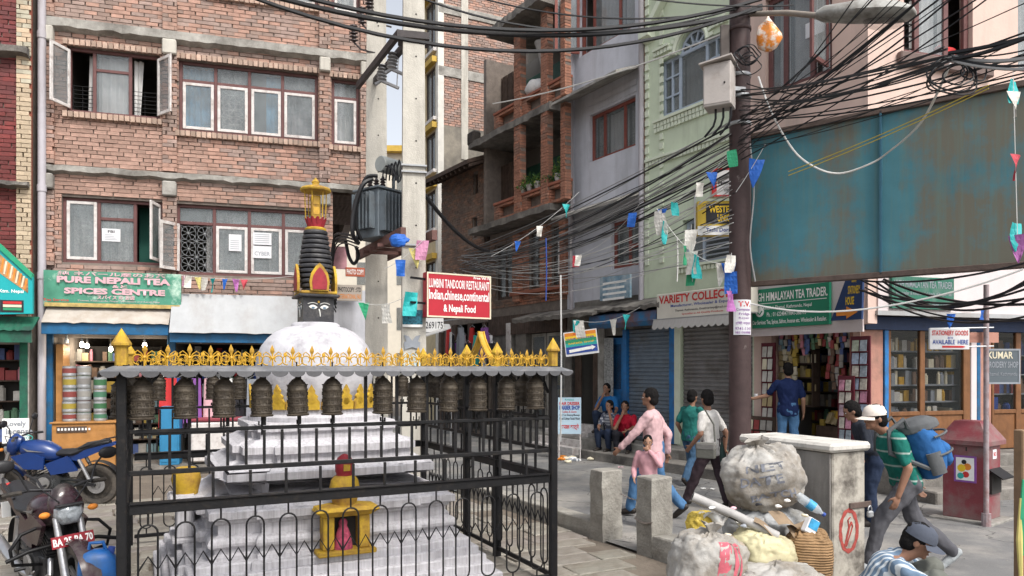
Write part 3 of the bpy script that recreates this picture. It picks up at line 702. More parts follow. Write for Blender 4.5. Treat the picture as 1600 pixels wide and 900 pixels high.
# ================================================================ stupa
m_lime = mat('stained_whitewash', (.48, .47, .495), .85, var=.14, vs=3, bump=.4, bs=18, dirt=(.13, .12, .12), ds=34, dt=.56, dw=.14, streak=.03, da=.5)
m_lime2 = mat('dome_whitewash', (.47, .465, .49), .85, var=.10, vs=4, bump=.45, bs=14, dirt=(.30, .29, .31), ds=4.5, dt=.57, dw=.10)
m_red = mat('dark_red_paint', (.26, .02, .03), .55, var=.25, vs=12, bump=.1)
m_blk = mat('black_lacquer', (.028, .028, .032), .45, var=.4, vs=10, bump=.12, dirt=(.10, .095, .09), ds=9, dt=.62)
m_yel = mat('yellow_lime_paint', (.47, .30, .025), .75, var=.25, vs=6, bump=.3, bs=25, dirt=(.20, .10, .035), ds=6, dt=.57)
FA = R(26.6)
st = thing('stupa', 'whitewashed stepped stupa with a dome, painted eyes and ringed black spire', 'stupa', (-1.975, 7.40, 0), FA)
def tier(prof, name, m=m_lime, red=.06, rf=.62, wob=.0025, seed=0):
    'prof: list of (half width, z); a square plan with its corners stepped back'
    rs = random.Random(seed); rings = []; n = 10
    for (w_, z) in prof:
        a, c = w_, w_*rf; d = w_-red; ring = []
        pts = [(-c, -a), (c, -a), (c, -d), (d, -d), (d, -c), (a, -c), (a, c), (d, c), (d, d), (c, d), (c, a), (-c, a), (-c, d), (-d, d), (-d, c), (-a, c), (-a, -c), (-d, -c), (-d, -d), (-c, -d)]
        for i, p in enumerate(pts):
            q = pts[(i+1) % len(pts)]; k = 4 if (Vector(q)-Vector(p)).length > .3 else 1
            for j in range(k):
                ring.append((p[0]+(q[0]-p[0])*j/k+rs.uniform(-wob, wob), p[1]+(q[1]-p[1])*j/k+rs.uniform(-wob, wob), z+rs.uniform(-wob, wob)))
        rings.append(ring)
    return MB().loft(rings).build(name, m, st)
zz_ = 0.0
for i, (w_, z1) in enumerate(((1.46, .09), (1.40, .17), (1.345, .245), (1.29, .315), (1.235, .38))):
    tier([(w_, zz_-.005 if i else -.03), (w_, z1-.012), (w_-.012, z1)], 'base_step', red=.05, seed=i); zz_ = z1
tor = [(1.10+.055*math.sin(PI*k/6), .47+.10*(1-math.cos(PI*k/6))/2) for k in range(7)]
tier([(1.14, .375), (1.14, .41), (1.10, .43), (1.10, .465)]+tor+[(1.07, .58), (1.07, .66), (1.10, .68), (1.10, .70), (1.145, .715), (1.145, .775), (1.12, .785)], 'lower_plinth', red=.07, seed=11)
tier([(1.06, .78), (.99, .84), (.945, .855), (.945, .975), (.965, .99), (.99, 1.0), (.99, 1.065), (.97, 1.075)], 'middle_plinth', red=.07, seed=12)
tier([(.93, 1.07), (.86, 1.12), (.80, 1.13), (.80, 1.19), (.84, 1.205), (.84, 1.265), (.82, 1.275)], 'upper_plinth', red=.06, seed=13)
tier([(.79, 1.27), (.72, 1.31), (.66, 1.32), (.66, 1.375), (.69, 1.39), (.69, 1.45), (.67, 1.46)], 'top_plinth', red=.05, seed=14)
MB().lathe([(.64, 1.455), (.64, 1.50), (.62, 1.515), (.60, 1.53), (.60, 1.60), (.585, 1.61), (0, 1.61)], 56).build('drum', m_lime, st, smooth=True)
dome = []
for k in range(15):
    t = k/14*PI*.5
    dome.append((.545*(math.cos(t)**.62)+.0, 1.78+.60*math.sin(t)**1.05) if k < 14 else (0, 2.385))
dome = [(.50, 1.60), (.53, 1.68), (.555, 1.80), (.572, 1.92), (.572, 2.01), (.555, 2.10), (.52, 2.18), (.46, 2.26), (.38, 2.325), (.29, 2.365), (.24, 2.375), (.235, 2.40), (.21, 2.415), (0, 2.42)]
rs = random.Random(3); b = MB(); n = 48
rings = [[((r_+rs.uniform(-.002, .002))*math.cos(2*PI*k/n), (r_+rs.uniform(-.002, .002))*math.sin(2*PI*k/n), z) for k in range(n)] for r_, z in dome[:-1]]
b.loft(rings); b.build('dome', m_lime2, st, smooth=True)
# gilded flames round the foot of the dome
fl = MB(); fp = [(-.075, 0), (.075, 0), (.075, .07), (.052, .10), (.06, .125), (.03, .15), (.035, .175), (0, .235), (-.035, .175), (-.03, .15), (-.06, .125), (-.052, .10), (-.075, .07)]
fl.prism(fp, -.012, .012); fl.lathe([(0, -.012), (.03, -.004), (.034, .0)], 10, (0, -.012, .075), RX(R(90)))
fme = fl.mesh('gilded_flame', m_yel)
for k in range(24): inst(fme, 'gilded_flame', st, RZ(2*PI*k/24) @ T(0, -.61, 1.575) @ RX(R(4)))
# harmika with the eyes
h_ = .150; MB().loft([[(sx*h_, sy*h_, z) for sx, sy in ((-1, -1), (1, -1), (1, 1), (-1, 1))] for z in (2.40, 2.66)]).build('harmika', m_blk, st, bevel=.008)
MB().box(-.20, .20, -.20, .20, 2.662, 2.69).build('cornice', m_blk, st, bevel=.01); MB().box(-.178, .178, -.178, .178, 2.692, 2.722).build('gold_cornice', m_yel, st, bevel=.008)
eyew = flat('eye_white', (.66, .66, .62), .6); eyeb = flat('eye_blue', (.10, .16, .22), .5)
for k in range(4):
    Mk = RZ(k*PI/2) @ T(0, -.1512, 0)
    for sx in (-1, 1):
        e = [(sx*(.012+.085*t), 2.562+.020*math.sin(PI*t)+.006*t) for t in [i/8 for i in range(9)]]; e2 = [(x, 2.560-.018*math.sin(PI*min(1, t*1.1))) for (x, z), t in zip(e[::-1], [1-i/8 for i in range(9)])]
        p = (e+e2[1:-1]); p = p if sx < 0 else p[::-1]
        MB().prism(p, -.004, .0, Mk).build('eye', eyew, st)
        MB().lathe([(0, 0), (.017, 0), (.017, .003), (0, .003)], 12, Mk @ V(sx*.055, -.004, 2.556), (Mk.to_3x3().to_4x4()) @ RX(R(90)) @ SC(1, .6, 1)).build('iris', eyeb, st)
        MB().tube([Mk @ V(sx*(.012+.095*t), -.004, 2.592+.014*math.sin(PI*t)) for t in [i/6 for i in range(7)]], .0035, 4).build('brow', eyew, st)
    MB().lathe([(0, 0), (.011, 0), (.011, .003), (0, .003)], 12, Mk @ V(0, 0, 2.616), (Mk.to_3x3().to_4x4()) @ RX(R(90))).build('third_eye', m_gold, st)
    MB().tube([Mk @ V(.002+.012*math.sin(t*1.6), -.004, 2.545-.075*t) for t in [i/8 for i in range(9)]], [.008-.0005*i for i in range(9)], 5).build('nose_mark', eyew, st)
# ringed spire
for i in range(13):
    t = i/12.; zc = 2.735+t*.585; r_ = .142+.035*math.sin(min(1, t*1.6)*PI*.62) - .085*max(0, t-.30)**1.25
    MB().lathe([(r_*.86, -.024), (r_*.98, -.017), (r_, .0), (r_*.98, .012), (r_*.88, .0205)], 24, (0, 0, zc)).build('spire_ring', m_blk, st, smooth=True)
MB().lathe([(.10, 2.724), (.12, 3.0), (.07, 3.325)], 16).build('spire_core', m_blk, st)
MB().lathe([(.095, 3.325), (.105, 3.335), (.105, 3.36), (.09, 3.37)], 20).build('gold_ring', m_yel, st, smooth=True)
pm = MB(); pm.sheet(lambda a, t: ((a-.5)*.05*(1+.3*t)*math.cos((a-.5)*2), -.078-.035*t+.02*(abs(a-.5)*2)**2, t*.105-.02*(abs(a-.5)*2)**2*t), 4, 4); pme = pm.mesh('lotus_petal', m_red, smooth=True)
for k in range(12): inst(pme, 'lotus_petal', st, RZ(2*PI*k/12) @ T(0, 0, 3.365))
MB().lathe([(.08, 3.365), (.10, 3.45), (0, 3.455)], 16).build('lotus_core', m_red, st)
for k in range(6): a = k*PI/3; MB().cyl((.098*math.cos(a), .098*math.sin(a), 3.44), (.108*math.cos(a), .108*math.sin(a), 3.745), .0055, n=5).build('cage_rod', m_yel, st)
MB().box(-.042, .042, -.042, .042, 3.455, 3.69).build('lantern_body', m_yel, st, bevel=.006)
for z in (3.50, 3.60): MB().box(-.03, .03, -.046, -.0425, z, z+.075).build('lantern_panel', m_gold, st, bevel=.004)
MB().lathe([(.148, 3.735), (.153, 3.75), (.14, 3.768), (.09, 3.785), (.04, 3.79), (.032, 3.81), (.04, 3.83), (.02, 3.855), (0, 3.88)], 28).build('parasol_disc', m_yel, st, smooth=True)
for k in range(4):   # red shields at the foot of the spire
    Mk = RZ(k*PI/2) @ T(0, -.185, 2.722)
    o = [(-.088, 0), (.088, 0), (.098, .09), (.082, .17), (.04, .235), (0, .275), (-.04, .235), (-.082, .17), (-.098, .09)]
    MB().prism(o, -.012, .012, Mk).build('shield_rim', m_yel, st, bevel=.004)
    MB().prism([(x*.76, .012+z*.80) for x, z in o], -.018, -.0125, Mk).build('shield', m_red, st)
# four niche shrines
m_pinkp = mat('vermilion_powder', (.30, .05, .09), .9, var=.5, vs=30, bump=.3)
for k in (0, 3):
    Mk = RZ(k*PI/2) @ T(0, -1.15, 0)
    def nb(nm, m, *q, bv=.01):
        m = m_lime if (k and m is m_yel) else m
        return MB().box(*q, Mk).build(nm, m, st, bevel=bv)
    nb('niche_sill', m_yel, -.25, .25, -.17, .02, .375, .42); nb('niche_pillar', m_yel, -.20, -.105, -.13, .02, .42, .70); nb('niche_pillar', m_yel, .105, .20, -.13, .02, .42, .70)
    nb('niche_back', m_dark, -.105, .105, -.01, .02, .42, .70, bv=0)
    MB().loft([[tuple(Mk @ V(x, y, z)) for x, y in ((-a, -d), (a, -d), (a, .02), (-a, .02))] for a, d, z in ((.20, .13, .70), (.215, .15, .715), (.27, .20, .755), (.25, .18, .785), (.12, .10, .80))]).build('niche_cornice', m_lime if k else m_yel, st)
    MB().lathe([(.10, .79), (.115, .86), (.13, .93), (.115, 1.0), (.085, 1.035), (.07, 1.04)], 18, Mk @ V(0, -.04, 0)).build('niche_dome', m_yel, st, smooth=True)
    if k: continue
    MB().lathe([(.072, 1.035), (.072, 1.06), (.08, 1.075), (.082, 1.14), (.06, 1.19), (.02, 1.22), (0, 1.225)], 12, Mk @ V(0, -.04, 0)).build('niche_finial', m_red, st, smooth=True)
    MB().box(-.028, .028, -.13, -.12, 1.085, 1.14, Mk).build('finial_mark', m_yel, st)
    b = MB(); b.lathe([(.085, .42), (.075, .50), (.05, .58), (.035, .61), (.04, .64), (.025, .67), (0, .68)], 10, Mk @ V(-.02, -.07, 0)); b.build('niche_idol', m_pinkp, st, smooth=True)
# ================================================================ railing with prayer wheels
FF = Frame(-2.69, 5.07, FA); SD = 3.42
fe = FF.thing('prayer_wheel_railing', 'black iron railing enclosing the stupa with scalloped roof and gilt cresting', 'railing')
ZT, Z1, Z2, Z3 = 1.93, 1.515, 1.227, .975
wheel_x = [FF.X(u) for u in (223, 289, 350, 409, 465, 519, 598, 651, 701, 747, 791, 836)]
def sidM(k): return [Matrix(), T(SD, 0, 0) @ RZ(PI/2), T(SD, SD, 0) @ RZ(PI), T(0, SD, 0) @ RZ(-PI/2)][k]
def part(mb, name, m=m_black, M=None, bevel=0, smooth=False): 
    o = mb.build(name, m, fe, smooth=smooth, bevel=bevel)
    if M is not None: o.matrix_basis = M
    return o
for k in range(4):
    M = sidM(k)
    part(MB().box(-.032, .032, -.032, .032, 0, ZT), 'corner_post', M=M, bevel=.006)
    posts = [] if k == 0 else ([1.17, 1.97] if k == 1 else [SD/2])
    for x in posts: part(MB().box(x-.035, x+.035, -.035, .035, 0, ZT), 'post', M=M, bevel=.005)
    for (z, t, d) in ((Z1, .028, .03), (Z2, .034, .03), (Z3, .068, .05), (.10, .04, .03)):
        part(MB().box(.045, SD-.045, -d/2, d/2, z-t/2, z+t/2), 'rail', M=M, bevel=.004)
    part(MB().box(.05, SD-.05, -.04, .04, Z3+.0376, Z3+.047), 'rail_cap', M=M)
    n = 26; xs = [.045+(SD-.09)*i/n for i in range(1, n)]
    b1 = MB().box(-.0095, .0095, -.0095, .0095, 0, 1).mesh('bar', m_black)
    for i, x in enumerate(xs):
        if any(abs(x-p) < .05 for p in posts): continue
        inst(b1, 'bar', fe, M @ T(x, 0, Z2+.02) @ SC(1, 1, Z1-Z2-.038))
        if i % 2 == 0: inst(b1, 'bar', fe, M @ T(x, 0, Z1+.018) @ SC(1.25, 1, ZT-Z1-.02))
        if i % 2: inst(b1, 'bar', fe, M @ T(x+.03, 0, Z3+.048) @ SC(1, 1, Z2-Z3-.07))
    ar = MB(); r_ = .062
    for sx in (-1, 1): ar.tube([(sx*r_, 0, .24), (sx*r_, 0, .80)], .0075, 5)
    ar.tube([(r_*math.cos(t), 0, .80+r_*math.sin(t)) for t in [PI*i/8 for i in range(9)]], .0075, 5)
    ar.tube([(r_*math.cos(t), 0, .24-r_*math.sin(t)) for t in [PI*i/8 for i in range(9)]], .0075, 5)
    ar.tube([(0, 0, .862), (0, 0, Z3-.036)], .0075, 5); ar.tube([(0, 0, .178), (0, 0, .118)], .0075, 5)
    ame = ar.mesh('arched_loop', m_black)
    na = 14; pitch = (SD-.09)/na
    zg = MB(); zg.tube([(-r_, 0, .54), (0, 0, .64), (r_, 0, .54), (pitch/2, 0, .64), (pitch-r_, 0, .54)], .007, 4); zme = zg.mesh('zigzag', m_black)
    for i in range(na):
        x = .045+pitch*(i+.5)
        inst(ame, 'arched_loop', fe, M @ T(x, 0, 0))
        if i < na-1: inst(zme, 'zigzag', fe, M @ T(x, 0, 0))
    for x in [0.09, SD-.09]+posts:   # braces under the roof
        for sg in (-1, 1):
            if 0 < x+sg*.16 < SD: part(MB().bar((x, 0, 1.74), (x+sg*.14, 0, ZT-.02), .02, .02), 'brace', M=M)
# tin roof strip with scallops on all four sides
m_roof = mat('grey_painted_tin', (.12, .125, .135), .45, var=.15, vs=5, bump=.1, dirt=(.26, .26, .27), ds=4, dt=.6)
for k in range(4):
    M = sidM(k); o = .13; i_ = .14
    b = MB(); b.loft([[(-o, -o, 1.938), (-.05, -.05, 1.972), (i_, i_, 1.978), (i_, i_, 1.968), (-.05, -.05, 1.962), (-o, -o, 1.930)], [(SD+o, -o, 1.938), (SD+.05, -.05, 1.972), (SD-i_, i_, 1.978), (SD-i_, i_, 1.968), (SD+.05, -.05, 1.962), (SD+o, -o, 1.930)]])
    part(b, 'roof_strip', m_roof, M=M)
    n = 30; w_ = (SD+2*o)/n
    sc = MB(); sc.prism([(w_/2-w_/2*.98*math.cos(PI*i/8), -.042*math.sin(PI*i/8)-.0) for i in range(9)], -.003, .003); sme = sc.mesh('scallop', mat('dark_scallop_tin', (.075, .075, .08), .5, var=.25, vs=9))
    for i in range(n): inst(sme, 'scallop', fe, M @ T(-o+i*w_, -o-.002, 1.934) @ RX(R(rnd(-14, 4))))
# gilt cresting
def spear(b, x, z, h_, s=1):
    b.tube([(x, 0, z), (x, 0, z+h_*.62)], .006*s, 5)
    b.loft([[(x-r_*s, 0, z+h_*q), (x, -r_*.5*s, z+h_*q), (x+r_*s, 0, z+h_*q), (x, r_*.5*s, z+h_*q)] for q, r_ in ((.52, .004), (.70, .017), (.80, .014), (1.0, .001))])
def scroll(b, x, z, r0, sg, turns=1.35):
    pts = []
    for i in range(15):
        t = i/14; a = -PI/2+sg*0+t*turns*2*PI; r_ = r0*(1-.62*t)
        pts.append((x+sg*(r0*1.0+r_*math.sin(-a-PI/2+PI)*1.0 - r0), 0, z+r0+r_*-math.cos(a+PI/2)))
    return pts
def crest(kind):
    b = MB(); spear(b, 0, 0, .158 if kind == 0 else .15)
    for sg in (-1, 1):
        R0 = .037; cx = sg*.04; pts = []
        for i in range(16):      # C-scroll springing from the stem foot, curling outward at the top
            t = i/15; a = R(-100)+t*R(330); r_ = R0*(1-.45*t*t)
            pts.append((cx-sg*r_*math.cos(a)*1.0*(-1), 0, .045+r_*math.sin(a)))
        b.tube(pts, .0045, 4)
        b.tube([(sg*.004, 0, .05), (sg*.02, 0, .085), (sg*.045, 0, .105), (sg*.064, 0, .09), (sg*.060, 0, .072)], .0042, 4)
        if kind: spear(b, sg*.05, .02, .085, .75)
    b.ball((0, 0, .06), .012, 6, 5)
    return b.mesh('gilt_scroll', m_gold)
cm = [crest(0), crest(1)]
nn = 23
for k in range(4):
    M = sidM(k)
    for i in range(nn):
        x = .07+(SD-.14)*(i+.5)/nn
        if k == 1 and 1.15 < x < 2.0: continue
        inst(cm[i % 2], 'gilt_scroll', fe, M @ T(x, -.03, 1.974) @ RX(R(rnd(-4, 4))) @ RY(R(rnd(-3, 3))))
    ps = [0] + ([1.17, 1.97] if k == 1 else [])
    for x in ps:
        part(MB().lathe([(.042, 1.98), (.042, 2.10), (.064, 2.115), (.064, 2.128), (0, 2.235)], 8, (x, 0, 0)), 'gilt_finial', m_yel, M=M)
M = sidM(1); b = MB()                    # gilt ogee over the gate
for y0, off in ((-.03, 0), (.03, 0)):
    for sg in (-1, 1):
        b.tube([(1.57+sg*(.36*(1-t)**1.6)+0, y0, 2.0+.36*t**.9) for t in [i/8 for i in range(9)]], .012, 5)
for sg in (-1, 1):
    b.loft([[(1.57+sg*(.36*(1-t)**1.6), -.03, 2.0+.36*t**.9), (1.57+sg*(.36*(1-t)**1.6), .03, 2.0+.36*t**.9), (1.57+sg*(.33*(1-t)**1.6), .03, 1.985+.335*t**.9), (1.57+sg*(.33*(1-t)**1.6), -.03, 1.985+.335*t**.9)] for t in [i/8 for i in range(9)]])
part(b, 'gilt_gate_arch', m_gold, M=M)
# prayer wheels
m_brz = mat('dark_bronze', (.050, .040, .030), .58, var=.4, vs=12, bump=.3, bs=40, metal=.25, dirt=(.11, .09, .065), ds=9, dt=.60)
def wheel_parts():
    t = thing('prayer_drum', 'w', 'prayer wheel')
    r_ = .083
    MB().lathe([(r_*1.0, -.115), (r_*1.06, -.105), (r_*1.0, -.095), (r_, -.058), (r_*1.05, -.05), (r_*1.05, -.045), (r_, -.038), (r_, .002), (r_*1.05, .01), (r_*1.05, .015), (r_, .022), (r_, .06), (r_*1.06, .068), (r_*1.06, .078), (r_, .086), (r_*1.02, .108), (r_*1.10, .112), (r_*1.10, .117), (r_*.9, .119)], 24).build('drum', m_brz, t, smooth=True)
    MB().lathe([(r_*.9, .119), (r_*.78, .135), (r_*.5, .158), (r_*.22, .17), (r_*.14, .185), (0, .19)], 20).build('cap', m_brz, t, smooth=True)
    MB().lathe([(r_*1.12, -.135), (r_*1.18, -.125), (r_*1.0, -.1151)], 20).build('base_ring', m_brz, t, smooth=True)
    MB().cyl((0, 0, -.28), (0, 0, -.1355), .008, n=6).cyl((0, 0, .185), (0, 0, .30), .007, n=6).build('spindle', m_black, t)
    MB().box(-.03, .03, -.008, .008, -.205, -.198).box(-.03, -.022, -.008, .008, -.198, -.17).box(.022, .03, -.008, .008, -.198, -.17).build('bracket', m_black, t)
    b = MB(); rs = random.Random(7)
    for zc in (-.076, -.018, .041):
        for i in range(10):
            a0 = 2*PI*i/10; 
            def arcbox(da0, da1, z0, z1):
                vs = []
                for rr in (r_-.002, r_+.0075):
                    for (a, z) in ((a0+da0, z0), (a0+da1, z0), (a0+da1, z1), (a0+da0, z1)): vs.append((rr*math.cos(a), rr*math.sin(a), zc+z))
                b.add(vs, [(4, 5, 6, 7), (0, 4, 7, 3), (1, 2, 6, 5), (0, 1, 5, 4), (3, 7, 6, 2)])
            arcbox(.06, .54, .010, .0145); arcbox(.06, .14, -.015, .010)
            j = i % 5
            if j in (0, 2, 3): arcbox(.24, .50, -.004, .002)
            if j in (1, 2, 4): arcbox(.44, .52, -.015, .010)
            if j in (0, 3): arcbox(.28, .36, -.015, -.004)
            if j in (1, 4): arcbox(.22, .44, -.015, -.010)
            if j == 3: arcbox(.44, .52, -.015, -.004)
    b.build('raised_mantra', m_brz, t)
    return t
w0 = wheel_parts(); first = True
def put_wheel(M, label, group):
    global first
    o = w0 if first else copy_tree(w0); first = False
    p = M @ V(0, 0, 0); wp = FF.world(p.x, p.y, p.z); o.location = wp; o.rotation_euler = (rnd(-.03, .03), rnd(-.03, .03), rnd(0, 6)); o.scale = (.87, .87, .94); o['label'] = label; o['group'] = group
for x in wheel_x: put_wheel(T(x, .0, 1.725), 'bronze prayer wheel in the front row of the black railing', 'prayer wheels, front row')
for k, lab in ((1, 'bronze prayer wheel in the row on the gate side of the railing'), (2, 'bronze prayer wheel in the row behind the white dome'), (3, 'bronze prayer wheel in the row nearest the parked motorcycles')):
    for i in range(11):
        x = SD*(i+1)/12
        if k == 1 and 1.1 < x < 2.05: continue
        put_wheel(sidM(k) @ T(x, 0, 1.725), lab, 'prayer wheels, row %d' % k)
# ================================================================ right hand street front
FR = Frame(5.6, 11.83, math.atan2(-.841, .541)); FG = Frame(5.6, 11.83, math.atan2(.30, .954))
def RB(u0, u1, vt, vb, off=0, um=None): return FB(u0, u1, vt, vb, FR, off, um)
def GB(u0, u1, vt, vb, off=0, um=None): return FB(u0, u1, vt, vb, FG, off, um)
m_mint = mat('mint_plaster', (.55, .62, .47), .85, var=.07, vs=2, bump=.12, bs=30, dirt=(.30, .33, .24), ds=1.2, dt=.66, streak=True)
m_mint2 = mat('pale_mint_trim', (.62, .67, .54), .8, var=.08, vs=4, bump=.15)
m_gry = mat('blue_grey_plaster', (.54, .55, .60), .85, var=.10, vs=2, bump=.2, bs=22, dirt=(.22, .22, .23), ds=.9, dt=.58, streak=True, da=.8)
m_crm = mat('pink_cream_plaster', (.58, .43, .37), .85, var=.07, vs=2, bump=.12, bs=25, dirt=(.38, .30, .26), ds=1.1, dt=.66, streak=True)
m_pinkw = mat('salmon_plaster', (.43, .22, .17), .85, var=.12, vs=4, bump=.2, dirt=(.22, .14, .11), ds=3, dt=.6)
m_navy = mat('navy_paint', (.012, .03, .085), .5, var=.2, vs=6)
m_blue = mat('bright_blue_paint', (.02, .16, .42), .5, var=.18, vs=5, dirt=(.05, .09, .16), ds=4, dt=.6)
m_shut = mat('blue_grey_shutter', (.19, .235, .285), .5, var=.15, vs=4, bump=.1, metal=.3, dirt=(.14, .13, .12), ds=2, dt=.58)
m_shut2 = mat('brown_grey_shutter', (.22, .215, .215), .55, var=.15, vs=4, bump=.1, metal=.3, dirt=(.12, .10, .09), ds=2, dt=.58)
m_reds = mat('red_brown_frame', (.21, .06, .045), .6, var=.2, vs=9, bump=.1)
m_bluf = mat('pale_blue_frame', (.36, .42, .50), .6, var=.1, vs=9)
ST = .40
xCm = FR.X(1178); xMg = FR.X(1008); xGb = FR.X(888)
# ---- steps in front of the shops
sp = FR.thing('shop_plinth', 'long concrete plinth with two steps below the shutters', 'steps')
MB().box(FR.X(780), -.02, -.62, .3, -.02, ST-.02).build('upper_step', m_conc, sp, bevel=.015); MB().box(FR.X(905, -1.1), -1.2, -1.12, -.621, -.02, .19).build('lower_step', m_conc_d, sp, bevel=.015)
# ---- pale grey building
gb = FR.thing('grey_plaster_building', 'blue grey plastered building with red brown windows beside the mint facade', 'building')
hg = 12.5
gA = RB(955, 1046, 348, 421); gB = RB(921, 993, 181, 254, um=921); gC = RB(905, 992, 2, 86, um=912)
gC = (gC[0], gC[1], gC[2], gC[2]+1.75)
gD = (FR.X(975), FR.X(1051), ST, FR.Z(975, 515)); gE = (FR.X(948), FR.X(973), ST, FR.Z(948, 525)); gF = (FR.X(893), FR.X(938), .35, FR.Z(893, 530))
b = MB(); wall(b, xGb, FR.X(1058), 0, FR.Z(1040, 455), 0, .25, [gD, gE, gF]); b.build('ground_floor_wall', m_conc_d, gb)
b = MB(); wall(b, xGb, xMg, FR.Z(1040, 455), hg, 0, .25, [gA, gB, gC]); b.build('wall', m_gry, gb)
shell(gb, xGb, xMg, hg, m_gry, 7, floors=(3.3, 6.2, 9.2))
CL = (m_lace, 0, 1, 0); CG = (flat('dim_curtain', (.24, .23, .22), .9), 0, 1, 0)
window(gb, *gA, [(.8, 'fix', CL), (1.3, 'fix', (m_lace, .1, 1, 0)), (.8, 'fix', CL)], fm=m_reds, ft=.08, label='wide red brown window above the shutters', transom=None)
MB().box(gA[0]+.55, gA[1]-.5, .085, .16, gA[2]+.42, gA[2]+.50).build('rail', m_reds, gb)
window(gb, *gB, [(.7, 'fix', CL), (1.2, 'fix', (m_curt, 0, 1, 0)), (.7, 'fix', CL)], fm=m_reds, ft=.08)
window(gb, *gC, [(.45, 'gone', None), (1, 'fix', (m_curt, 0, 1, 0)), (.6, 'fix', (m_curt, 0, 1, 0))], fm=m_reds, ft=.08)
s_ = MB(); M = T(gC[0]+.04, -.01, gC[2]+.05) @ RZ(R(100)) @ T(-.0, 0, 0) @ RZ(PI); sash(s_, .62, 1.6, .07, .04, T(gC[0]+.03, -.02, gC[2]+.06) @ RZ(R(-112))); s_.build('open_sash', m_reds, gb)
MB().box(.07, .55, .014, .02, .07, 1.53, T(gC[0]+.03, -.02, gC[2]+.06) @ RZ(R(-112))).build('pane', m_glass, gb)
for i, (z, x0, x1) in enumerate(((gB[3]+.42, FR.X(900), xMg-.1), (gA[3]+.35, FR.X(900), xMg-.05))):     # sloping concrete hoods
    MB().loft([[(x0, -.0, z+.12), (x0, -.75, z-.16), (x0, -.75, z-.10), (x0, -.0, z+.20)], [(x1, -.0, z+.12), (x1, -.75, z-.16), (x1, -.75, z-.10), (x1, 0, z+.20)]]).build('window_hood', m_conc, gb)
for z in (gB[3]+.06, gB[3]+.22): MB().box(gB[0]-.05, gB[1]+.05, -.02, -.001, z, z+.12).build('moulded_band', m_gry, gb, bevel=.01)
for u, r_ in ((893, .05), (1002, .06)): MB().cyl((FR.X(u, -.08), -.08, 3.3), (FR.X(u, -.08), -.08, hg), r_, n=10).build('rain_pipe', m_pvc, gb, smooth=True)
MB().box(FR.X(888), FR.X(898), -.04, -.001, 3.3, hg).build('pilaster', m_gry, gb, bevel=.01)
brickwork(gb, m_brick_g, FR.X(1004), FR.X(1010), 5.5, hg, -.05, seed=40, dep=.05)
def shutter(parent, x0, x1, z0, z1, y, m, pitch=.085):
    n = int((z1-z0)/pitch); prof = []
    for i in range(n):
        z = z0+(z1-z0)*i/n; d = (z1-z0)/n
        prof += [(y+.006, z), (y-.018, z+d*.3), (y-.018, z+d*.7), (y+.004, z+d*.92)]
    rings = [[(x, p[0], p[1]) for p in prof] for x in (x0, x1)]
    b = MB(); N_ = len(prof); b.add([q for r_ in rings for q in r_], [(i, N_+i, N_+i+1, i+1) for i in range(N_-1)])
    o = b.build('roller_shutter', m, parent); MB().box(x0, x1, y-.03, y+.02, z0, z0+.07).build('shutter_foot_bar', m, parent, bevel=.006); return o
shutter(gb, gD[0]+.13, gD[1]-.06, gD[2], gD[3], .05, m_shut)
for a, c in ((gD[0], gD[0]+.13), (gD[1]-.06, gD[1]+.08)): MB().box(a, c, -.05, .05, ST, gD[3]).build('shutter_post', m_blue, gb, bevel=.006)
MB().box(gE[0]+.05, gE[1]-.04, .06, .10, ST, gE[3]-.05).build('narrow_door', m_blue, gb, bevel=.01); MB().box(gE[0]+.14, gE[1]-.12, .045, .058, ST+1.1, gE[3]-.2).build('door_glass', m_glass_d, gb)
MB().box(gE[0]+.12, gE[1]-.1, .045, .059, ST+.2, ST+.9).build('door_panel', m_blue, gb, bevel=.008)
curtain(gb, m_lace, FR.X(944, -.06), FR.X(957, -.06), ST+.1, gE[3]-.05, -.06, waves=3, amp=.03, name='grey_cloth')
for a, c in ((gF[0], gF[0]+.25), (FR.X(921), FR.X(936))): MB().box(a, c, .10, .14, .4, gF[3]).build('brown_door', m_wood_d, gb, bevel=.01)
MB().box(FR.X(936), FR.X(946), -.05, -.001, ST, FR.Z(940, 490)).build('pier', m_conc, gb, bevel=.02)
x0, x1, z0, z1 = RB(921, 1026, 488, 511, -.55, 975)
MB().loft([[(x, -.05, z1+.12), (x, -.55, z1-.02), (x, -.58, z0+.1), (x, -.50, z0), (x, -.03, z0+.1)] for x in (x0, x1)]).build('blue_tin_awning', mat('rusty_blue_tin', (.02, .13, .28), .5, var=.2, vs=4, dirt=(.16, .06, .03), ds=2.4, dt=.54), gb)
x0, x1, z0, z1 = RB(940, 987, 431, 468, -.3, 960)
fbd = FR.thing('faded_shop_board', 'faded blue shop board leaning on the tin roof', 'sign', None, 0, -.35, 0)
MB().box(x0, x1, 0, .05, z0, z1).build('board', mat('faded_blue_board', (.16, .27, .35), .7, var=.4, vs=6, dirt=(.40, .46, .50), ds=5, dt=.56), fbd)
for k in range(4): MB().box(x0+.1, x1-.12-.06*(k % 2), -.003, -.0005, z1-.18-.12*k, z1-.13-.12*k).build('print_line', INK['white'], fbd)
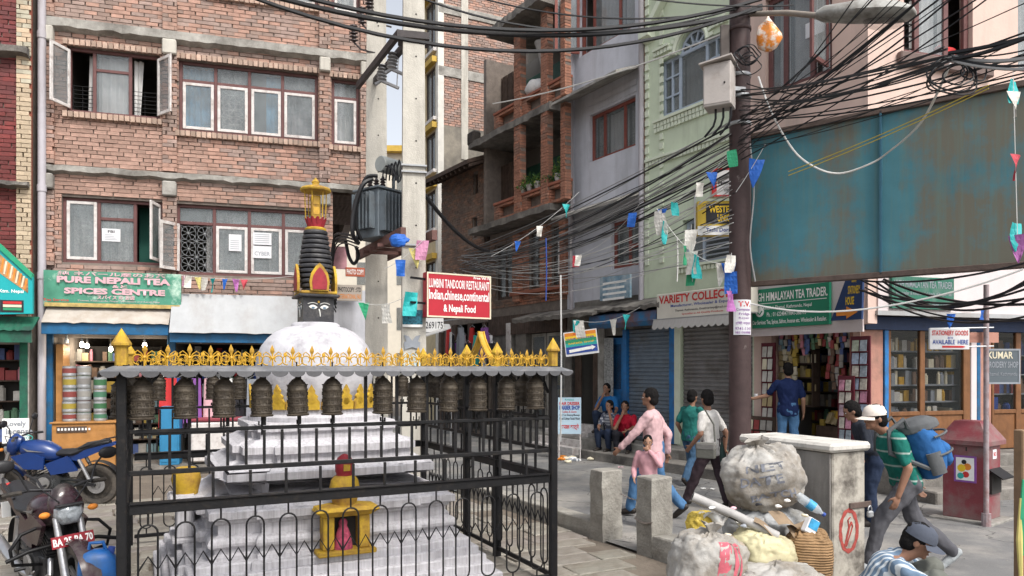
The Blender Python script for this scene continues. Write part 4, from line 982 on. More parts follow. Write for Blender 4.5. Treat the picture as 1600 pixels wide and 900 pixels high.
# ---- mint building
mb_ = FR.thing('mint_building', 'mint green plastered building with an arched window and moulded trim', 'building')
mA = RB(1033, 1131, 96, 184, um=1034); xc0, xc1 = FR.X(1060), FR.X(1104); xcm = (xc0+xc1)/2; ra = (xc1-xc0)/2
zsp = FR.Z(1062, 84); mB = RB(1068, 1150, 345, 415, um=1068); mS = (FR.X(1064), FR.X(1176), ST, FR.Z(1064, 506))
arch_hole = (xc0, xc1, mA[3]-.01, zsp)
hm = 12.5; zf = FR.Z(1040, 470)
b = MB(); wall(b, xMg, xCm, zf, hm, -.03, .25, [mA, arch_hole, (xc0, xc1, zsp-.001, zsp+ra), mB]); b.build('wall', m_mint, mb_)
n = 12; b = MB()          # spandrels round the fanlight
for sg in (-1, 1):
    prev = None
    for i in range(n):
        a0, a1 = PI/2*i/n, PI/2*(i+1)/n
        p = [(xcm+sg*ra*math.cos(a0), zsp+ra*math.sin(a0)), (xcm+sg*ra*math.cos(a1), zsp+ra*math.sin(a1)), (xcm+sg*ra*math.cos(a1), zsp+ra+.001), (xcm+sg*ra*math.cos(a0), zsp+ra+.001)]
        b.prism(p if sg < 0 else p[::-1], -.029, .2)
b.build('arch_spandrel', m_mint, mb_)
b = MB(); b.tube([(xcm+(ra+.07)*math.cos(a), -.05, zsp+(ra+.07)*math.sin(a)) for a in [PI*i/16 for i in range(17)]], .055, 6); b.build('arch_moulding', m_mint2, mb_)
for i in range(15):
    a = PI*(i+.5)/15; MB().cbox((xcm+(ra+.17)*math.cos(a), -.05, zsp+(ra+.17)*math.sin(a)), (.07, .05, .10), RY(PI/2-a)).build('arch_dentil', m_mint2, mb_)
wm = window(mb_, *mA, [(.62, 'fix', CL), (1, 'fix', CG), (.62, 'fix', CL)], fm=m_bluf, ft=.07, y=.06, label='wide arched window with blue grey side lights')
for (a, c) in ((mA[0]+.07, xc0-.02), (xc1+.05, mA[1]-.07)):
    for k in range(1, 3): MB().box(a, c, .055, .10, mA[2]+(mA[3]-mA[2])*k/3-.018, mA[2]+(mA[3]-mA[2])*k/3+.018).build('glazing_bar', m_bluf, wm)
    MB().box((a+c)/2-.018, (a+c)/2+.018, .052, .098, mA[2]+.07, mA[3]-.07).build('glazing_bar', m_bluf, wm)
b = MB(); b.tube([(xcm+(ra-.03)*math.cos(a), .09, zsp+(ra-.03)*math.sin(a)) for a in [PI*i/14 for i in range(15)]], .035, 5); b.tube([(xcm+ra*.35*math.cos(a), .09, zsp+ra*.35*math.sin(a)) for a in [PI*i/10 for i in range(11)]], .025, 5)
for i in range(1, 5): a = PI*i/5; b.bar((xcm+ra*.35*math.cos(a), .09, zsp+ra*.35*math.sin(a)), (xcm+ra*math.cos(a), .09, zsp+ra*math.sin(a)), .045, .04, (0, 1, 0))
b.bar((xc0, .09, zsp), (xc1, .09, zsp), .05, .07, (0, 1, 0)); b.build('fanlight', m_bluf, wm)
MB().prism([(xcm+ra*math.cos(PI*i/14), zsp+ra*math.sin(PI*i/14)) for i in range(15)], .11, .115).build('pane', m_glass, wm)
wb = window(mb_, *mB, [(.5, 'fix', CG), (1, 'fix', None)], fm=m_bluf, ft=.07, label='small barred window behind the pole')
for k in range(9): MB().box(mB[0]+.55, mB[1]-.07, .03, .05, mB[2]+.12+k*.095, mB[2]+.15+k*.095).build('louvre_bar', INK['grey'], wb)
def dentil_row(parent, x0, x1, z, m, rows=2, y=-.03):
    b = MB(); b.box(x0, x1, y-.09, y-.001, z+.10, z+.15); x = x0
    while x < x1-.05:
        for r_ in range(rows): b.box(x+.01, x+.085, y-.06+.012*r_, y-.001, z+.09-.10*(r_+1)+.01, z+.09-.10*r_)
        x += .10
    return b.build('dentil_course', m, parent)
dentil_row(mb_, mA[0]-.15, mA[1]+.15, mA[2]-.2, m_mint2); dentil_row(mb_, mA[0]-.15, xc0-.2, mA[3]+.12, m_mint2, 1); dentil_row(mb_, xc1+.2, mA[1]+.15, mA[3]+.12, m_mint2, 1)
dentil_row(mb_, mB[0]-.1, mB[1], mB[2]-.16, m_mint2, 1); dentil_row(mb_, xMg+.1, xCm, FR.Z(1015, 262), m_mint2, 1)
x, z = FR.at(1020, 52); MB().loft([[(xMg+.05, -.25, z-.12), (xMg+.05, -.03, z-.2), (xMg+.05, -.03, z+.05), (xMg+.05, -.25, z+.05)], [(xMg+.35, -.25, z-.12), (xMg+.35, -.03, z-.2), (xMg+.35, -.03, z+.05), (xMg+.35, -.25, z+.05)]]).build('corner_corbel', m_mint2, mb_)
MB().bar((xMg+.3, -.12, z+.15), (xcm, -.12, z+1.25), .12, .16, (0, 1, 0)).bar((xcm, -.12, z+1.25), (xCm, -.12, z+.15), .12, .16, (0, 1, 0)).build('gable_moulding', m_mint2, mb_)
for x in (xMg+.06, xMg+.5):
    b = MB()
    for k in range(40): b.box(x, x+.10, -.065, -.031, 4.2+.2*k, 4.2+.2*k+.13)
    b.build('quoin_strip', m_mint2, mb_)
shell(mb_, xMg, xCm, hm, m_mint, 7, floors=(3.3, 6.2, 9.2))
b = MB(); wall(b, FR.X(1058), xCm, 0, zf-.002, 0, .25, [mS]); b.build('ground_floor_wall', m_mint, mb_)
shutter(mb_, mS[0]+.03, mS[1]-.03, ST, mS[3], .06, m_shut2)
MB().box(FR.X(1055), FR.X(1064), -.04, -.001, ST, mS[3]).build('door_pier', m_mint2, mb_, bevel=.01)
# Variety sign
x0, x1, z0, z1 = RB(1026, 1172, 459, 498, -.6, 1040)
vs_ = FR.thing('variety_shop_sign', 'cream sign lettered VARIETY COLLECTION in red over the shutters', 'sign', None, 0, -.6)
MB().box(x0, x1, 0, .22, z0, z1).build('box', flat('cream_sign_face', (.60, .57, .50), .6), vs_, bevel=.01); wd, ht = x1-x0, z1-z0
def vt(s, a, c, e, f, k, bo=.02): text(s, x0+wd*a, x0+wd*c, z0+ht*e, z0+ht*f, -.004, vs_, INK[k], bold=bo)
vt('VARIETY COLLECTION', .03, .97, .60, .93, 'red', .03); vt('Manufacturer, Wholesaler & Exporter', .17, .86, .40, .54, 'blue', .015); vt('Thamel, Kathmandu, Email:variety@mail.com', .22, .80, .22, .33, 'black', .01); vt('Specialist in All Quality Products', .30, .74, .08, .17, 'red', .01)
n = 14; sw = wd/n; sc = MB(); sc.prism([(0, .0)]+[(sw*i/8, -.17-.05*math.sin(PI*i/8)) for i in range(9)]+[(sw, 0)], -.004, .004); sme = sc.mesh('valance_scallop', m_sheet)
for i in range(n): inst(sme, 'valance_scallop', vs_, T(x0+i*sw, -.08, z0-.01) @ RX(R(-16)))
MB().box(x0-.02, x1, -.09, .2, z0-.012, z0-.001).build('valance_top', m_sheet, vs_)
# ---- cream corner building over the tea and stationery shops
cb = FR.thing('cream_corner_building', 'cream plastered corner building with brown windows above the tea trader', 'building')
zc0 = FR.Z(1200, 515); hc = 11.5
cA = RB(1196, 1300, 20, 150, -.25, 1196); cA = (cA[0], cA[1], FR.Z(1196, 150, -.25), FR.Z(1196, 150, -.25)+1.7)
cS = (FR.X(1205), FR.X(1333), ST, FR.Z(1260, 517)); cdx = .28
b = MB(); wall(b, xCm+.002, cdx, zc0, hc, -.25, 0.0, [(cA[0], cA[1], cA[2], cA[3])]); wall(b, xCm, .0, 0, zc0-.002, 0, .25, [cS]); b.build('street_wall', m_crm, cb)
wc = window(cb, *cA, [(.5, 'fix', CW), (.85, 'fix', CW), (.6, 'gone', CW)], y=-.17, ft=.09, label='brown window with a notice and an open casement')
s_ = MB(); M = T(cA[1]-.05, -.26, cA[2]+.08) @ RZ(R(100)) @ T(-.6, 0, 0); sash(s_, .6, 1.5, .07, .04, M); s_.build('sash', m_brown, wc); MB().box(.07, .53, .014, .02, .07, 1.43, M).build('pane', m_glass, wc)
MB().box(cA[0]+.75, cA[0]+1.15, -.165, -.16, cA[2]+.75, cA[2]+1.0).build('paper_notice', m_paper, wc)
MB().box(xCm+.01, cdx+.1, -.42, -.251, zc0+1.5, zc0+1.66).build('grey_band', m_gry, cb, bevel=.02)
gl = lambda F, x, y, z: cb.matrix_basis
cbg = FG.thing('cream_building_front', 'cream plastered upper wall with brown windows above the stationery shop', 'building')
gW = GB(1412, 1520, 3, 82, -.25, 1412); gW = (gW[0], gW[1], gW[2], gW[2]+1.7)
zfb, zft = FG.Z(1450, 492, -.25), FG.Z(1450, 430, -.25)
cx = FG.X(1365, -.27)
b = MB(); wall(b, cx, 7, zfb, hc-.004, -.25, 0.0, [gW, (gW[1]+1.0, gW[1]+2.4, gW[2], gW[3])]); b.build('wall', m_crm, cbg)
wg = window(cbg, *gW, [(.5, 'gone', None), (1, 'fix', CW), (.7, 'gone', (m_curt, 0, .35, 0))], y=-.17, ft=.10, label='brown window with white curtains and iron bars')
for k in range(7): MB().box(gW[0]+.12, gW[0]+.42, -.1, -.085, gW[2]+.15+k*.2, gW[2]+.165+k*.2).build('window_bar', m_black, wg)
window(cbg, gW[1]+1.0, gW[1]+2.4, gW[2], gW[3], [(1, 'fix', CW), (1, 'fix', CW)], y=-.17, ft=.10)
MB().box(gW[0]-.15, gW[1]+.35, -.36, -.251, gW[2]-.22, gW[2]-.02).build('sill_band', mat('brown_grey_band', (.14, .10, .09), .8), cbg, bevel=.02)
MB().box(gW[0]+.95, gW[0]+1.35, -.05, .1, gW[2]+.12, gW[2]+.35).build('red_bundle', INK['red'], cbg, bevel=.08)
MB().box(.4, 6.9, 2.7, 2.8, 0, hc-.01).box(6.8, 6.98, .26, 2.69, 0, hc-.01).box(.3, 7, .002, 6, hc, hc+.2).build('rear_walls', m_dark2, cbg)
MB().box(.35, 6.79, .01, 2.69, 3.3, 3.45).box(.35, 6.79, .01, 2.69, 6.3, 6.45).build('floor_slabs', m_dark2, cbg)
MB().box(xCm, -.1, .26, 6, hc, hc+.2).box(xCm, xCm+.2, .26, 5.8, 0, hc-.01).build('rear_walls', m_dark2, cb)
MB().box(xCm+.21, -.4, 2.6, 2.7, 0, hc-.02).box(xCm+.21, -.2, .26, 2.59, 2.95, 3.1).box(xCm+.21, -.2, .01, 2.59, 6.3, 6.45).build('inner_walls', m_dark2, cb)
MB().box(cx+.02, 6.5, -.34, -.251, zfb-.03, zfb+.04).build('fascia_lip', m_sheet, cbg)
# glass fronted stationery shop
m_fas = mat('pale_pink_fascia', (.60, .53, .53), .8, var=.06, vs=3)
MB().box(cx+.06, 6.5, -.30, -.251, zfb+.041, zft+.35).build('fascia', m_fas, cbg)
MB().box(.05, 6.5, -.06, .2, zfb-.24, zfb-.031).build('navy_beam', m_navy, cbg)
zs0, zs1 = FG.Z(1450, 706), FG.Z(1450, 649)
def gp(u0, u1, z0, z1, y0, y1, m, nm, bv=.008): return MB().box(FG.X(u0), FG.X(u1), y0, y1, z0, z1).build(nm, m, cbg, bevel=bv)
gp(1345, 1380, .0, zfb-.241, 0, .25, m_pinkw, 'salmon_pier'); gp(1380.5, 1387, zs0, zfb-.241, -.03, .05, m_blue, 'blue_post'); gp(1516, 1525, 0, zfb-.241, -.02, .25, m_fas, 'white_pier'); gp(1525.5, 1531, 0, zfb-.241, -.02, .05, m_teal, 'blue_post'); gp(1531.5, 1549, 0, zfb-.241, 0, .25, m_pinkw, 'salmon_pier')
for (u0, u1) in ((1387.5, 1392), (1437, 1445), (1505, 1515.5), (1549.5, 1553), (1587, 1595), (1640, 1650)): gp(u0, u1, zs0, zfb-.241, -.01, .06, m_wood_m, 'wood_post')
for (u0, u1) in ((1392, 1437), (1445, 1505), (1553, 1587), (1595, 1640)):
    gp(u0, u1, zs1, zs1+.07, -.008, .06, m_wood_m, 'wood_rail'); gp(u0, u1, zs0, zs1-.001, .015, .05, m_wood_m, 'wood_panel'); gp(u0, u1, zs1+.07, zfb-.241, .02, .026, m_glass_d, 'shop_window', 0)
m_trk = [m_gold, INK['grey'], INK['cream'], GOODS[6], GOODS[2]]
shelves(FG, FG.X(1390), FG.X(1512), zs1-.35, zfb-.30, .16, 6, 'shelves of trophies and stationery behind the glass shop front', 21, dep=.34, bw=(.05, .13), gaps=.2, mats=m_trk, fr=INK['grey'])
shelves(FG, FG.X(1554), FG.X(1640), zs1-.35, zfb-.30, .16, 5, 'shelves inside the embroidery shop', 22, dep=.34, mats=[GOODS[5], GOODS[6], GOODS[3], INK['blue']], fr=INK['grey'])
stp = FG.thing('corner_steps', 'three grey concrete steps up to the glass shop', 'steps')
for i in range(3): MB().box(FG.X(1352), 6.5, -1.35+.42*i, .0 if i == 2 else -1.35+.42*(i+1)-.002, -.02, zs0*(i+1)/3-.01).build('step', m_conc_d, stp, bevel=.02)
x, z = FG.at(1412, 705, -.5)
MB().lathe([(.10, 0), (.11, .03), (.09, .06)], 12, (x, -.45, zs0*.99)).build('brass_dish', m_gold, stp)
# signs of the corner shops
def sign(F, u0, u1, vt_, vb, off, label, m, lines, border=None, um=None, dep=.06, name='shop_sign', bolts=None):
    um = um or (u0+u1)/2; x0, x1, z0, z1 = FB(u0, u1, vt_, vb, F, off, um)
    t = F.thing(name, label, 'sign', None, 0, off, 0); wd, ht = x1-x0, z1-z0
    MB().box(x0, x1, 0, dep, z0, z1).build('board', m, t, bevel=.004)
    if border:
        bw = .022
        for q in ((x0, x1, z0, z0+bw), (x0, x1, z1-bw, z1), (x0, x0+bw, z0+bw, z1-bw), (x1-bw, x1, z0+bw, z1-bw)): MB().box(q[0], q[1], -.006, -.001, q[2], q[3]).build('border', border, t)
    for (s, a, c, e, f, k, bo) in lines: text(s, x0+wd*a, x0+wd*c, z0+ht*e, z0+ht*f, -.004, t, INK[k], bold=bo)
    return t, x0, x1, z0, z1
m_sgn_g = flat('green_sign_face', (.012, .19, .105), .5); m_sgn_n = flat('navy_sign_face', (.012, .035, .11), .5); m_sgn_w = flat('white_sign_face', (.64, .64, .64), .55); m_sgn_r = flat('red_sign_face', (.42, .02, .035), .45)
t, x0, x1, z0, z1 = sign(FR, 1175, 1296, 447, 510, -.35, 'green sign lettered HIGH HIMALAYAN TEA TRADER', m_sgn_g, [('HIGH HIMALAYAN TEA TRADER.', .02, .98, .68, .90, 'white', .02), ('Kridshal, Thamel, Kathmandu, Nepal', .16, .79, .44, .55, 'white', .01), ('Ph. : 01 6224847/9841-388993', .21, .72, .28, .39, 'white', .01), ('Our Services: Tea, Spices, Safron, Incense etc. Wholesaler & Retailer.', .01, .97, .06, .20, 'white', .015)])
MB().box(x0+.05, x1-.05, -.004, -.001, z0+(z1-z0)*.615, z0+(z1-z0)*.63).build('underline', INK['white'], t)
MB().lathe([(0, 0), (.09, 0), (.09, .003), (0, .003)], 20, (x0+.17, -.001, z0+(z1-z0)*.42), RX(R(90))).build('round_mark', INK['white'], t); MB().tube([(x0+.12, -.006, z0+.28), (x0+.17, -.006, z0+.24), (x0+.22, -.006, z0+.30)], .012, 4).build('leaf_mark', m_sgn_g, t)
MB().box(FR.X(1168, -.28), FR.X(1348, -.28), -.28, -.24, FR.Z(1260, 522, -.28), FR.Z(1260, 432, -.28)).build('white_fascia', m_fas, cb)
x0, x1 = FR.X(1298, -.42), FR.X(1346, -.42); z0, z1 = FR.Z(1320, 500, -.42), FR.Z(1320, 436, -.42)
t = FR.thing('stationery_house_sign', 'navy slanted sign lettered STATIONERY HOUSE with an orange arrow', 'sign', None, 0, -.42)
MB().prism([(x0, z0), (x1, z0), (x1+.02, z1), (x0+.26, z1)], 0, .05).build('board', m_sgn_n, t); wd, ht = x1-x0, z1-z0
text('STATIONERY', x0+.30, x1-.02, z0+ht*.62, z0+ht*.82, -.004, t, INK['yellow'], bold=.02); text('HOUSE', x0+.26, x1-.12, z0+ht*.36, z0+ht*.56, -.004, t, INK['yellow'], bold=.03); text('Stationery', x0+.36, x1-.08, z0+ht*.88, z0+ht*.97, -.004, t, INK['yellow'], bold=.01)
MB().prism([(x0+.1, z0+.07), (x1-.25, z0+.07), (x1-.25, z0+.02), (x1-.06, z0+.115), (x1-.25, z0+.21), (x1-.25, z0+.16), (x0+.1, z0+.16)], -.006, -.001).build('arrow', INK['orange'], t)
sign(FG, 1394, 1491, 433, 483, -.36, 'weathered green sign on the fascia of the glass shop', mat('old_green_sign', (.02, .13, .085), .6, var=.25, vs=6, dirt=(.10, .17, .14), ds=6, dt=.58), [('HIGH HIMALAYAN TEA TRADER', .03, .97, .66, .88, 'grey', .01), ('Wholesaler & Retailer of all kinds of Nepali Tea', .05, .95, .40, .54, 'grey', .01), ('Tea, Spices, Safron, Incense etc. Thamel, Kathmandu', .05, .97, .08, .20, 'grey', .01)])
# pole with the stationery signs in front of the glass shop
m_polep = mat('pink_grey_pipe', (.30, .25, .26), .5, var=.25, vs=8, dirt=(.2, .09, .08), ds=7, dt=.6)
FP = Frame(*(pix(1541, 577, 9.15).xy), R(4))
pp = FP.thing('sign_pole', 'thin grey steel pole carrying the stationery and shop signs', 'pole')
MB().cyl((0, 0, 0), (0, 0, FP.Z(1541, 445)), .032, n=10).build('shaft', m_polep, pp, smooth=True); MB().cyl((0, 0, 0), (0, 0, .16), .055, n=10).build('foot_sleeve', m_polep, pp)
for v in (512, 541): MB().cyl((-.75, -.02, FP.Z(1541, v+2)), (.08, -.02, FP.Z(1541, v)), .010, n=6).build('sign_arm', m_steel, pp)
t, *_ = sign(FP, 1453, 1515, 513, 546, -.05, 'small white sign lettered STATIONERY GOODS ARE AVAILABLE HERE', m_sgn_w, [('STATIONERY GOODS', .05, .96, .66, .90, 'red', .02), ('are', .44, .58, .50, .60, 'blue', .0), ('AVAILABLE  HERE', .06, .96, .24, .46, 'blue', .015)], dep=.03)
MB().prism([(FP.X(1468), FP.Z(1490, 543.5)), (FP.X(1500), FP.Z(1490, 543.5)), (FP.X(1504), FP.Z(1490, 542)), (FP.X(1500), FP.Z(1490, 540.5)), (FP.X(1468), FP.Z(1490, 540.5))], -.005, -.001).build('red_arrow', INK['red'], t)
t, *_ = sign(FP, 1542, 1594, 545, 600, .03, 'dark grey sign lettered KUMAR BROIDERY SHOP on the thin pole', flat('slate_sign_face', (.09, .11, .125), .5), [('KUMAR', .02, .78, .72, .92, 'cream', .02), ('BROIDERY SHOP', .0, .94, .46, .64, 'grey', .02), ('Thamel, Kathmandu', .02, .9, .22, .34, 'grey', .0)], border=INK['grey'], dep=.03)
MB().box(FP.X(1516), FP.X(1566), .06, .09, FP.Z(1541, 535), FP.Z(1541, 519)).build('back_panel', m_pinkw, pp)
# ---- tea trader shop interior and racks
shelves(FR, FR.X(1206, 1.3), FR.X(1345, 1.3), ST, 2.9, 1.4, 9, 'shelves packed with tea in the dim tea trader shop', 31, bw=(.05, .12), mats=GOODS)
shelves(FR, cS[0]+.02, cS[0]+.6, ST+.9, 2.8, .35, 6, 'side shelf of yellow packets in the tea trader shop', 33, dep=.2, bw=(.06, .1), mats=[INK['cream'], GOODS[0], GOODS[4]])
MB().box(xCm+.2, -.05, .26, 2.6, ST-.04, ST).build('shop_floor', m_conc_d, cb)
t = FR.thing('tea_counter', 'low counter heaped with golden tea bags in the tea trader shop', 'counter', None, FR.X(1245), .55, ST)
MB().box(0, 1.2, 0, .5, 0, .55).build('body', m_wood_d, t); b = MB()
for i in range(60): b.mi = i % 3; b.cbox((rnd(.05, 1.15), rnd(.02, .45), .56+rnd(.02, .2)), (.09, .05, .13), RX(rnd(-.5, .2)) @ RZ(rnd(-.4, .4)))
tag(b.build('tea_bags', [m_gold, GOODS[4], GOODS[0]], t), kind='stuff')
m_rackr = flat('dark_red_rack', (.10, .012, .022), .6)
CARDS = [flat('card_'+str(i), c, .35, var=.5, vs=14) for i, c in enumerate(((.42, .30, .36), (.30, .36, .46), (.5, .46, .40), (.26, .30, .34), (.45, .20, .28), (.36, .40, .32)))]
def rack(F, u0, u1, v0, v1, off, cols, rows, label, red=True, mats=None, tilt=0):
    um = (u0+u1)/2; x0, x1, z0, z1 = FB(u0, u1, v0, v1, F, off, um)
    t = F.thing('postcard_rack', label, 'rack', None, x0, off, max(z0, .42)); W_, H_ = x1-x0, z1-max(z0, .42)
    MB().box(-.03, W_+.03, .01, .04, 0, H_+.05).build('backing', m_rackr if red else m_wood_d, t)
    dx, dz_ = W_/cols, H_/rows
    for r_ in range(rows):
        MB().box(0, W_, -.03, .008, r_*dz_, r_*dz_+.012).build('ledge', m_rackr if red else m_wood_d, t)
        for c in range(cols):
            o = MB().box(c*dx+.012, c*dx+dx-.012, -.006, 0, 0, dz_*.86, T(0, -.02, r_*dz_+.013) @ RX(R(-6))).build('card', random.choice(mats or CARDS), t)
rack(FR, 1331, 1356, 530, 690, -.18, 2, 8, 'red postcard rack on the salmon pier', True); rack(FR, 1311, 1331, 592, 690, -.25, 2, 5, 'lower red postcard rack inside the shop opening', True)
rack(FR, 1191, 1208, 540, 655, -.08, 2, 6, 'rack of yellow packets left of the tea trader door', True, [INK['cream'], GOODS[0], GOODS[2]]); rack(FR, 1168, 1208, 655, 690, -.12, 4, 2, 'low stack of cream tea boxes beside the shop door', False, [INK['cream'], GOODS[3], GOODS[7]])
def hung_goods(F, x0, x1, z0, z1, y, label, n, mats, seed):
    rs = random.Random(seed); t = F.thing('hung_packets', label, 'packets', None, x0, y, z0); b = MB()
    for i in range(n):
        x = (x1-x0)*(i+.5)/n; z = z1-z0; dz_ = rs.uniform(.09, .16); stop = rs.uniform(0, .5)*(z1-z0); b.mi = rs.randrange(len(mats))
        while z > stop:
            w_ = (x1-x0)/n*.86
            b.box(-w_/2, w_/2, -.012, .012, -dz_*.92, 0, T(x, rs.uniform(-.04, .04), z) @ RX(rs.uniform(-.25, .25)) @ RY(rs.uniform(-.12, .12))); z -= dz_
            if rs.random() < .3: b.mi = rs.randrange(len(mats))
    tag(b.build('packets', mats, t), kind='stuff'); return t
hung_goods(FR, cS[0]+.05, cS[1]-.05, cS[3]-.34, cS[3]-.02, .12, 'row of packets hung along the top of the tea trader door', 22, GOODS, 3)
hung_goods(FR, cS[0]+.03, cS[0]+.42, ST+.8, cS[3]-.30, .18, 'strips of yellow packets hung inside the tea trader door', 4, [INK['cream'], GOODS[0], GOODS[4]], 4)
hung_goods(FR, cS[1]-.62, cS[1]-.30, ST+1.2, cS[3]-.30, .22, 'strips of dark packets hung by the postcard rack', 4, [GOODS[6], GOODS[3], GOODS[7]], 5)
# ---- billboard
FBB = Frame(*(pix(1172, 577, 10.2).xy), math.atan2(-.61, .794))
bbx = FBB.X(1640); zb0, zb1 = FBB.Z(1400, 428), FBB.Z(1400, 170)
bb = FBB.thing('blank_billboard', 'huge weathered blue and rust brown blank billboard above the corner shops', 'billboard')
m_bb = mat('rusting_blue_sheet', (.055, .175, .215), .55, var=.15, vs=1.5, bump=.1, bs=6, metal=.1)
N = m_bb.node_tree.nodes; L = m_bb.node_tree.links       # rust that has spread from the edges, leaving blue along the joint
def nmath(op, a_, b_):
    q = N.new('ShaderNodeMath'); q.operation = op
    for i_, v_ in enumerate((a_, b_)):
        if isinstance(v_, (int, float)): q.inputs[i_].default_value = v_
        else: L.new(v_, q.inputs[i_])
    return q.outputs[0]
def nmap(v_, a_, b_, c_, d_):
    q = N.new('ShaderNodeMapRange'); L.new(v_, q.inputs[0])
    for i_, w_ in enumerate((a_, b_, c_, d_)): q.inputs[i_+1].default_value = w_
    return q.outputs[0]
def nnoise(sc, det, stretch=(1, 1, 1)):
    mp_ = N.new('ShaderNodeMapping'); mp_.inputs['Scale'].default_value = stretch; L.new(tcb.outputs['Object'], mp_.inputs[0])
    q = N.new('ShaderNodeTexNoise'); q.inputs['Scale'].default_value = sc; q.inputs['Detail'].default_value = det; q.inputs['Roughness'].default_value = .68; L.new(mp_.outputs[0], q.inputs['Vector']); return q.outputs[0]
def nmix(f_, c_, col):
    q = N.new('ShaderNodeMix'); q.data_type = 'RGBA'; L.new(f_, q.inputs[0]); L.new(c_, q.inputs[6]); q.inputs[7].default_value = (*col, 1); return q.outputs[2]
bs = N['Principled BSDF']; src = bs.inputs['Base Color'].links[0].from_socket; tcb = N.new('ShaderNodeTexCoord'); sx_ = N.new('ShaderNodeSeparateXYZ'); L.new(tcb.outputs['Object'], sx_.inputs[0])
xj = FBB.X(1377); gx, gz = sx_.outputs[0], sx_.outputs[2]
joint = nmap(nmath('ABSOLUTE', nmath('SUBTRACT', gx, xj+.06), 0), .05, .38, -.16, 0)
side = nmap(gx, 0, bbx, -.075, .13); foot = nmap(gz, zb0, zb0+.35, .16, 0)
fac = nmath('ADD', nmath('ADD', nmath('ADD', nnoise(1.1, 9), joint), side), foot)
fac = nmath('ADD', fac, nmap(nnoise(5, 6, (2.6, 2.6, .16)), .3, .7, -.07, .07))
src = nmix(nmap(fac, .43, .61, 0, 1), src, (.128, .125, .098))
src = nmix(nmap(nnoise(3.2, 7, (3.2, 3.2, .14)), .48, .72, 0, .65), src, (.105, .185, .168))
src = nmix(nmap(nnoise(6, 7, (5, 5, .3)), .66, .75, 0, .8), src, (.11, .06, .035))
L.new(src, bs.inputs['Base Color'])
xs_ = [.02, FBB.X(1377)-.012, FBB.X(1377)+.012, bbx]
MB().box(xs_[0], xs_[1], 0, .03, zb0, zb1).build('sheet_panel', m_bb, bb); MB().box(xs_[2], xs_[3], 0, .03, zb0, zb1).build('sheet_panel', m_bb, bb)
m_rust = mat('rusty_frame', (.085, .06, .05), .7, var=.3, vs=8, bump=.2)
for z in (zb0, zb1): MB().box(0, bbx+.02, -.05, .08, z-.035, z+.035).build('frame_rail', m_rust, bb, bevel=.006)
MB().box(xs_[1], xs_[2], -.05, -.001, zb0, zb1).build('joint_strip', mat('blue_strip', (.03, .10, .15), .5), bb)
for x in (.0, FBB.X(1377), bbx): MB().box(x, x+.05, .031, .09, zb0, zb1).build('frame_post', m_rust, bb)
for x in (1.0, 2.4): MB().bar((x, .09, zb0+.1), (x+.6, 1.6, zb0+.3), .05, .05).build('stay', m_rust, bb)
# ---- ledge roofs with junk along the first floor, left part
for (u0, u1, v, m, off) in ((800, 925, 492, m_conc_d, .75), (925, 1030, 478, m_conc_d, .6)):
    x0, x1 = FR.X(u0, -off), FR.X(u1, -off); z = FR.Z((u0+u1)/2, v, -off); rs = random.Random(u0); rings = []
    for i in range(21):
        x = x0+(x1-x0)*i/20; rings.append([(x, 0, z+.1), (x, -off, z-.1+rs.uniform(-.03, .03)), (x, -off-.01, z-.02+rs.uniform(-.03, .03)), (x, 0, z+.2)])
    MB().loft(rings).build('concrete_eave', m, gb)
# ================================================================ balcony house, old brick house and the tall house behind
bh = FR.thing('balcony_house', 'brick house with open balconies, brick piers and potted plants', 'building')
x0, x1 = FR.X(765), xGb-.02
zB = FR.Z(830, 336, -.55); zA = FR.Z(830, 184, -.55); zTop = zA+(zA-zB)+.1; hB = zTop+3.2
# first floor
w1_ = RB(826, 849, 362, 452, um=826); w2_ = RB(861, 882, 355, 448, um=861); w0_ = RB(774, 800, 385, 470, um=774)
zE = FR.Z(840, 488)
b = MB(); wall(b, x0, x1, zE, zB-.02, 0.02, .25, [w1_, w2_, w0_]); b.build('first_floor_wall', m_mort, bh)
brickwork(bh, m_brick_o, FR.X(803), x1, zE+.25, zB-.16, 0, [w1_, w2_], seed=51, bw=.21, bh=.062)
brickwork(bh, m_brick_g, x0, FR.X(803)-.01, zE+.25, zB-.16, 0, [w0_], seed=52, bw=.21, bh=.062)
for u in (812, 855, 885): brickwork(bh, m_brick_o, FR.X(u-5), FR.X(u+5), zE+.35, zB-.2, -.13, seed=53+u, dep=.13, bw=.2)
MB().box(FR.X(803), x1, -.16, -.001, w1_[2]-.14, w1_[2]-.04).build('brick_sill', mat('brick_red_plain', (.30, .11, .07), .85, var=.2), bh, bevel=.01)
for q in (w1_, w2_): window(bh, *q, [(1, 'fix', CL), (1, 'fix', CG)], transom=.3, fm=m_wood_d, ft=.06)
wo = window(bh, *w0_, [(1, 'fix', None), (1, 'fix', None)], fm=m_wood_d, ft=.09, label='old dark carved wooden window')
gf = FR.thing('white_window_frame', 'loose white metal frame hanging in front of the brick piers', 'frame', None, 0, -.3)
q = RB(873, 892, 373, 426, -.3, 880); b = MB()
for (a, c) in (((q[0], q[2]), (q[0], q[3])), ((q[1], q[2]), (q[1], q[3])), ((q[0], q[3]), (q[1], q[3])), ((q[0], q[2]), (q[1], q[2]))): b.cyl((a[0], 0, a[1]), (c[0], 0, c[1]), .02, n=6)
b.build('frame_tube', m_white, gf)
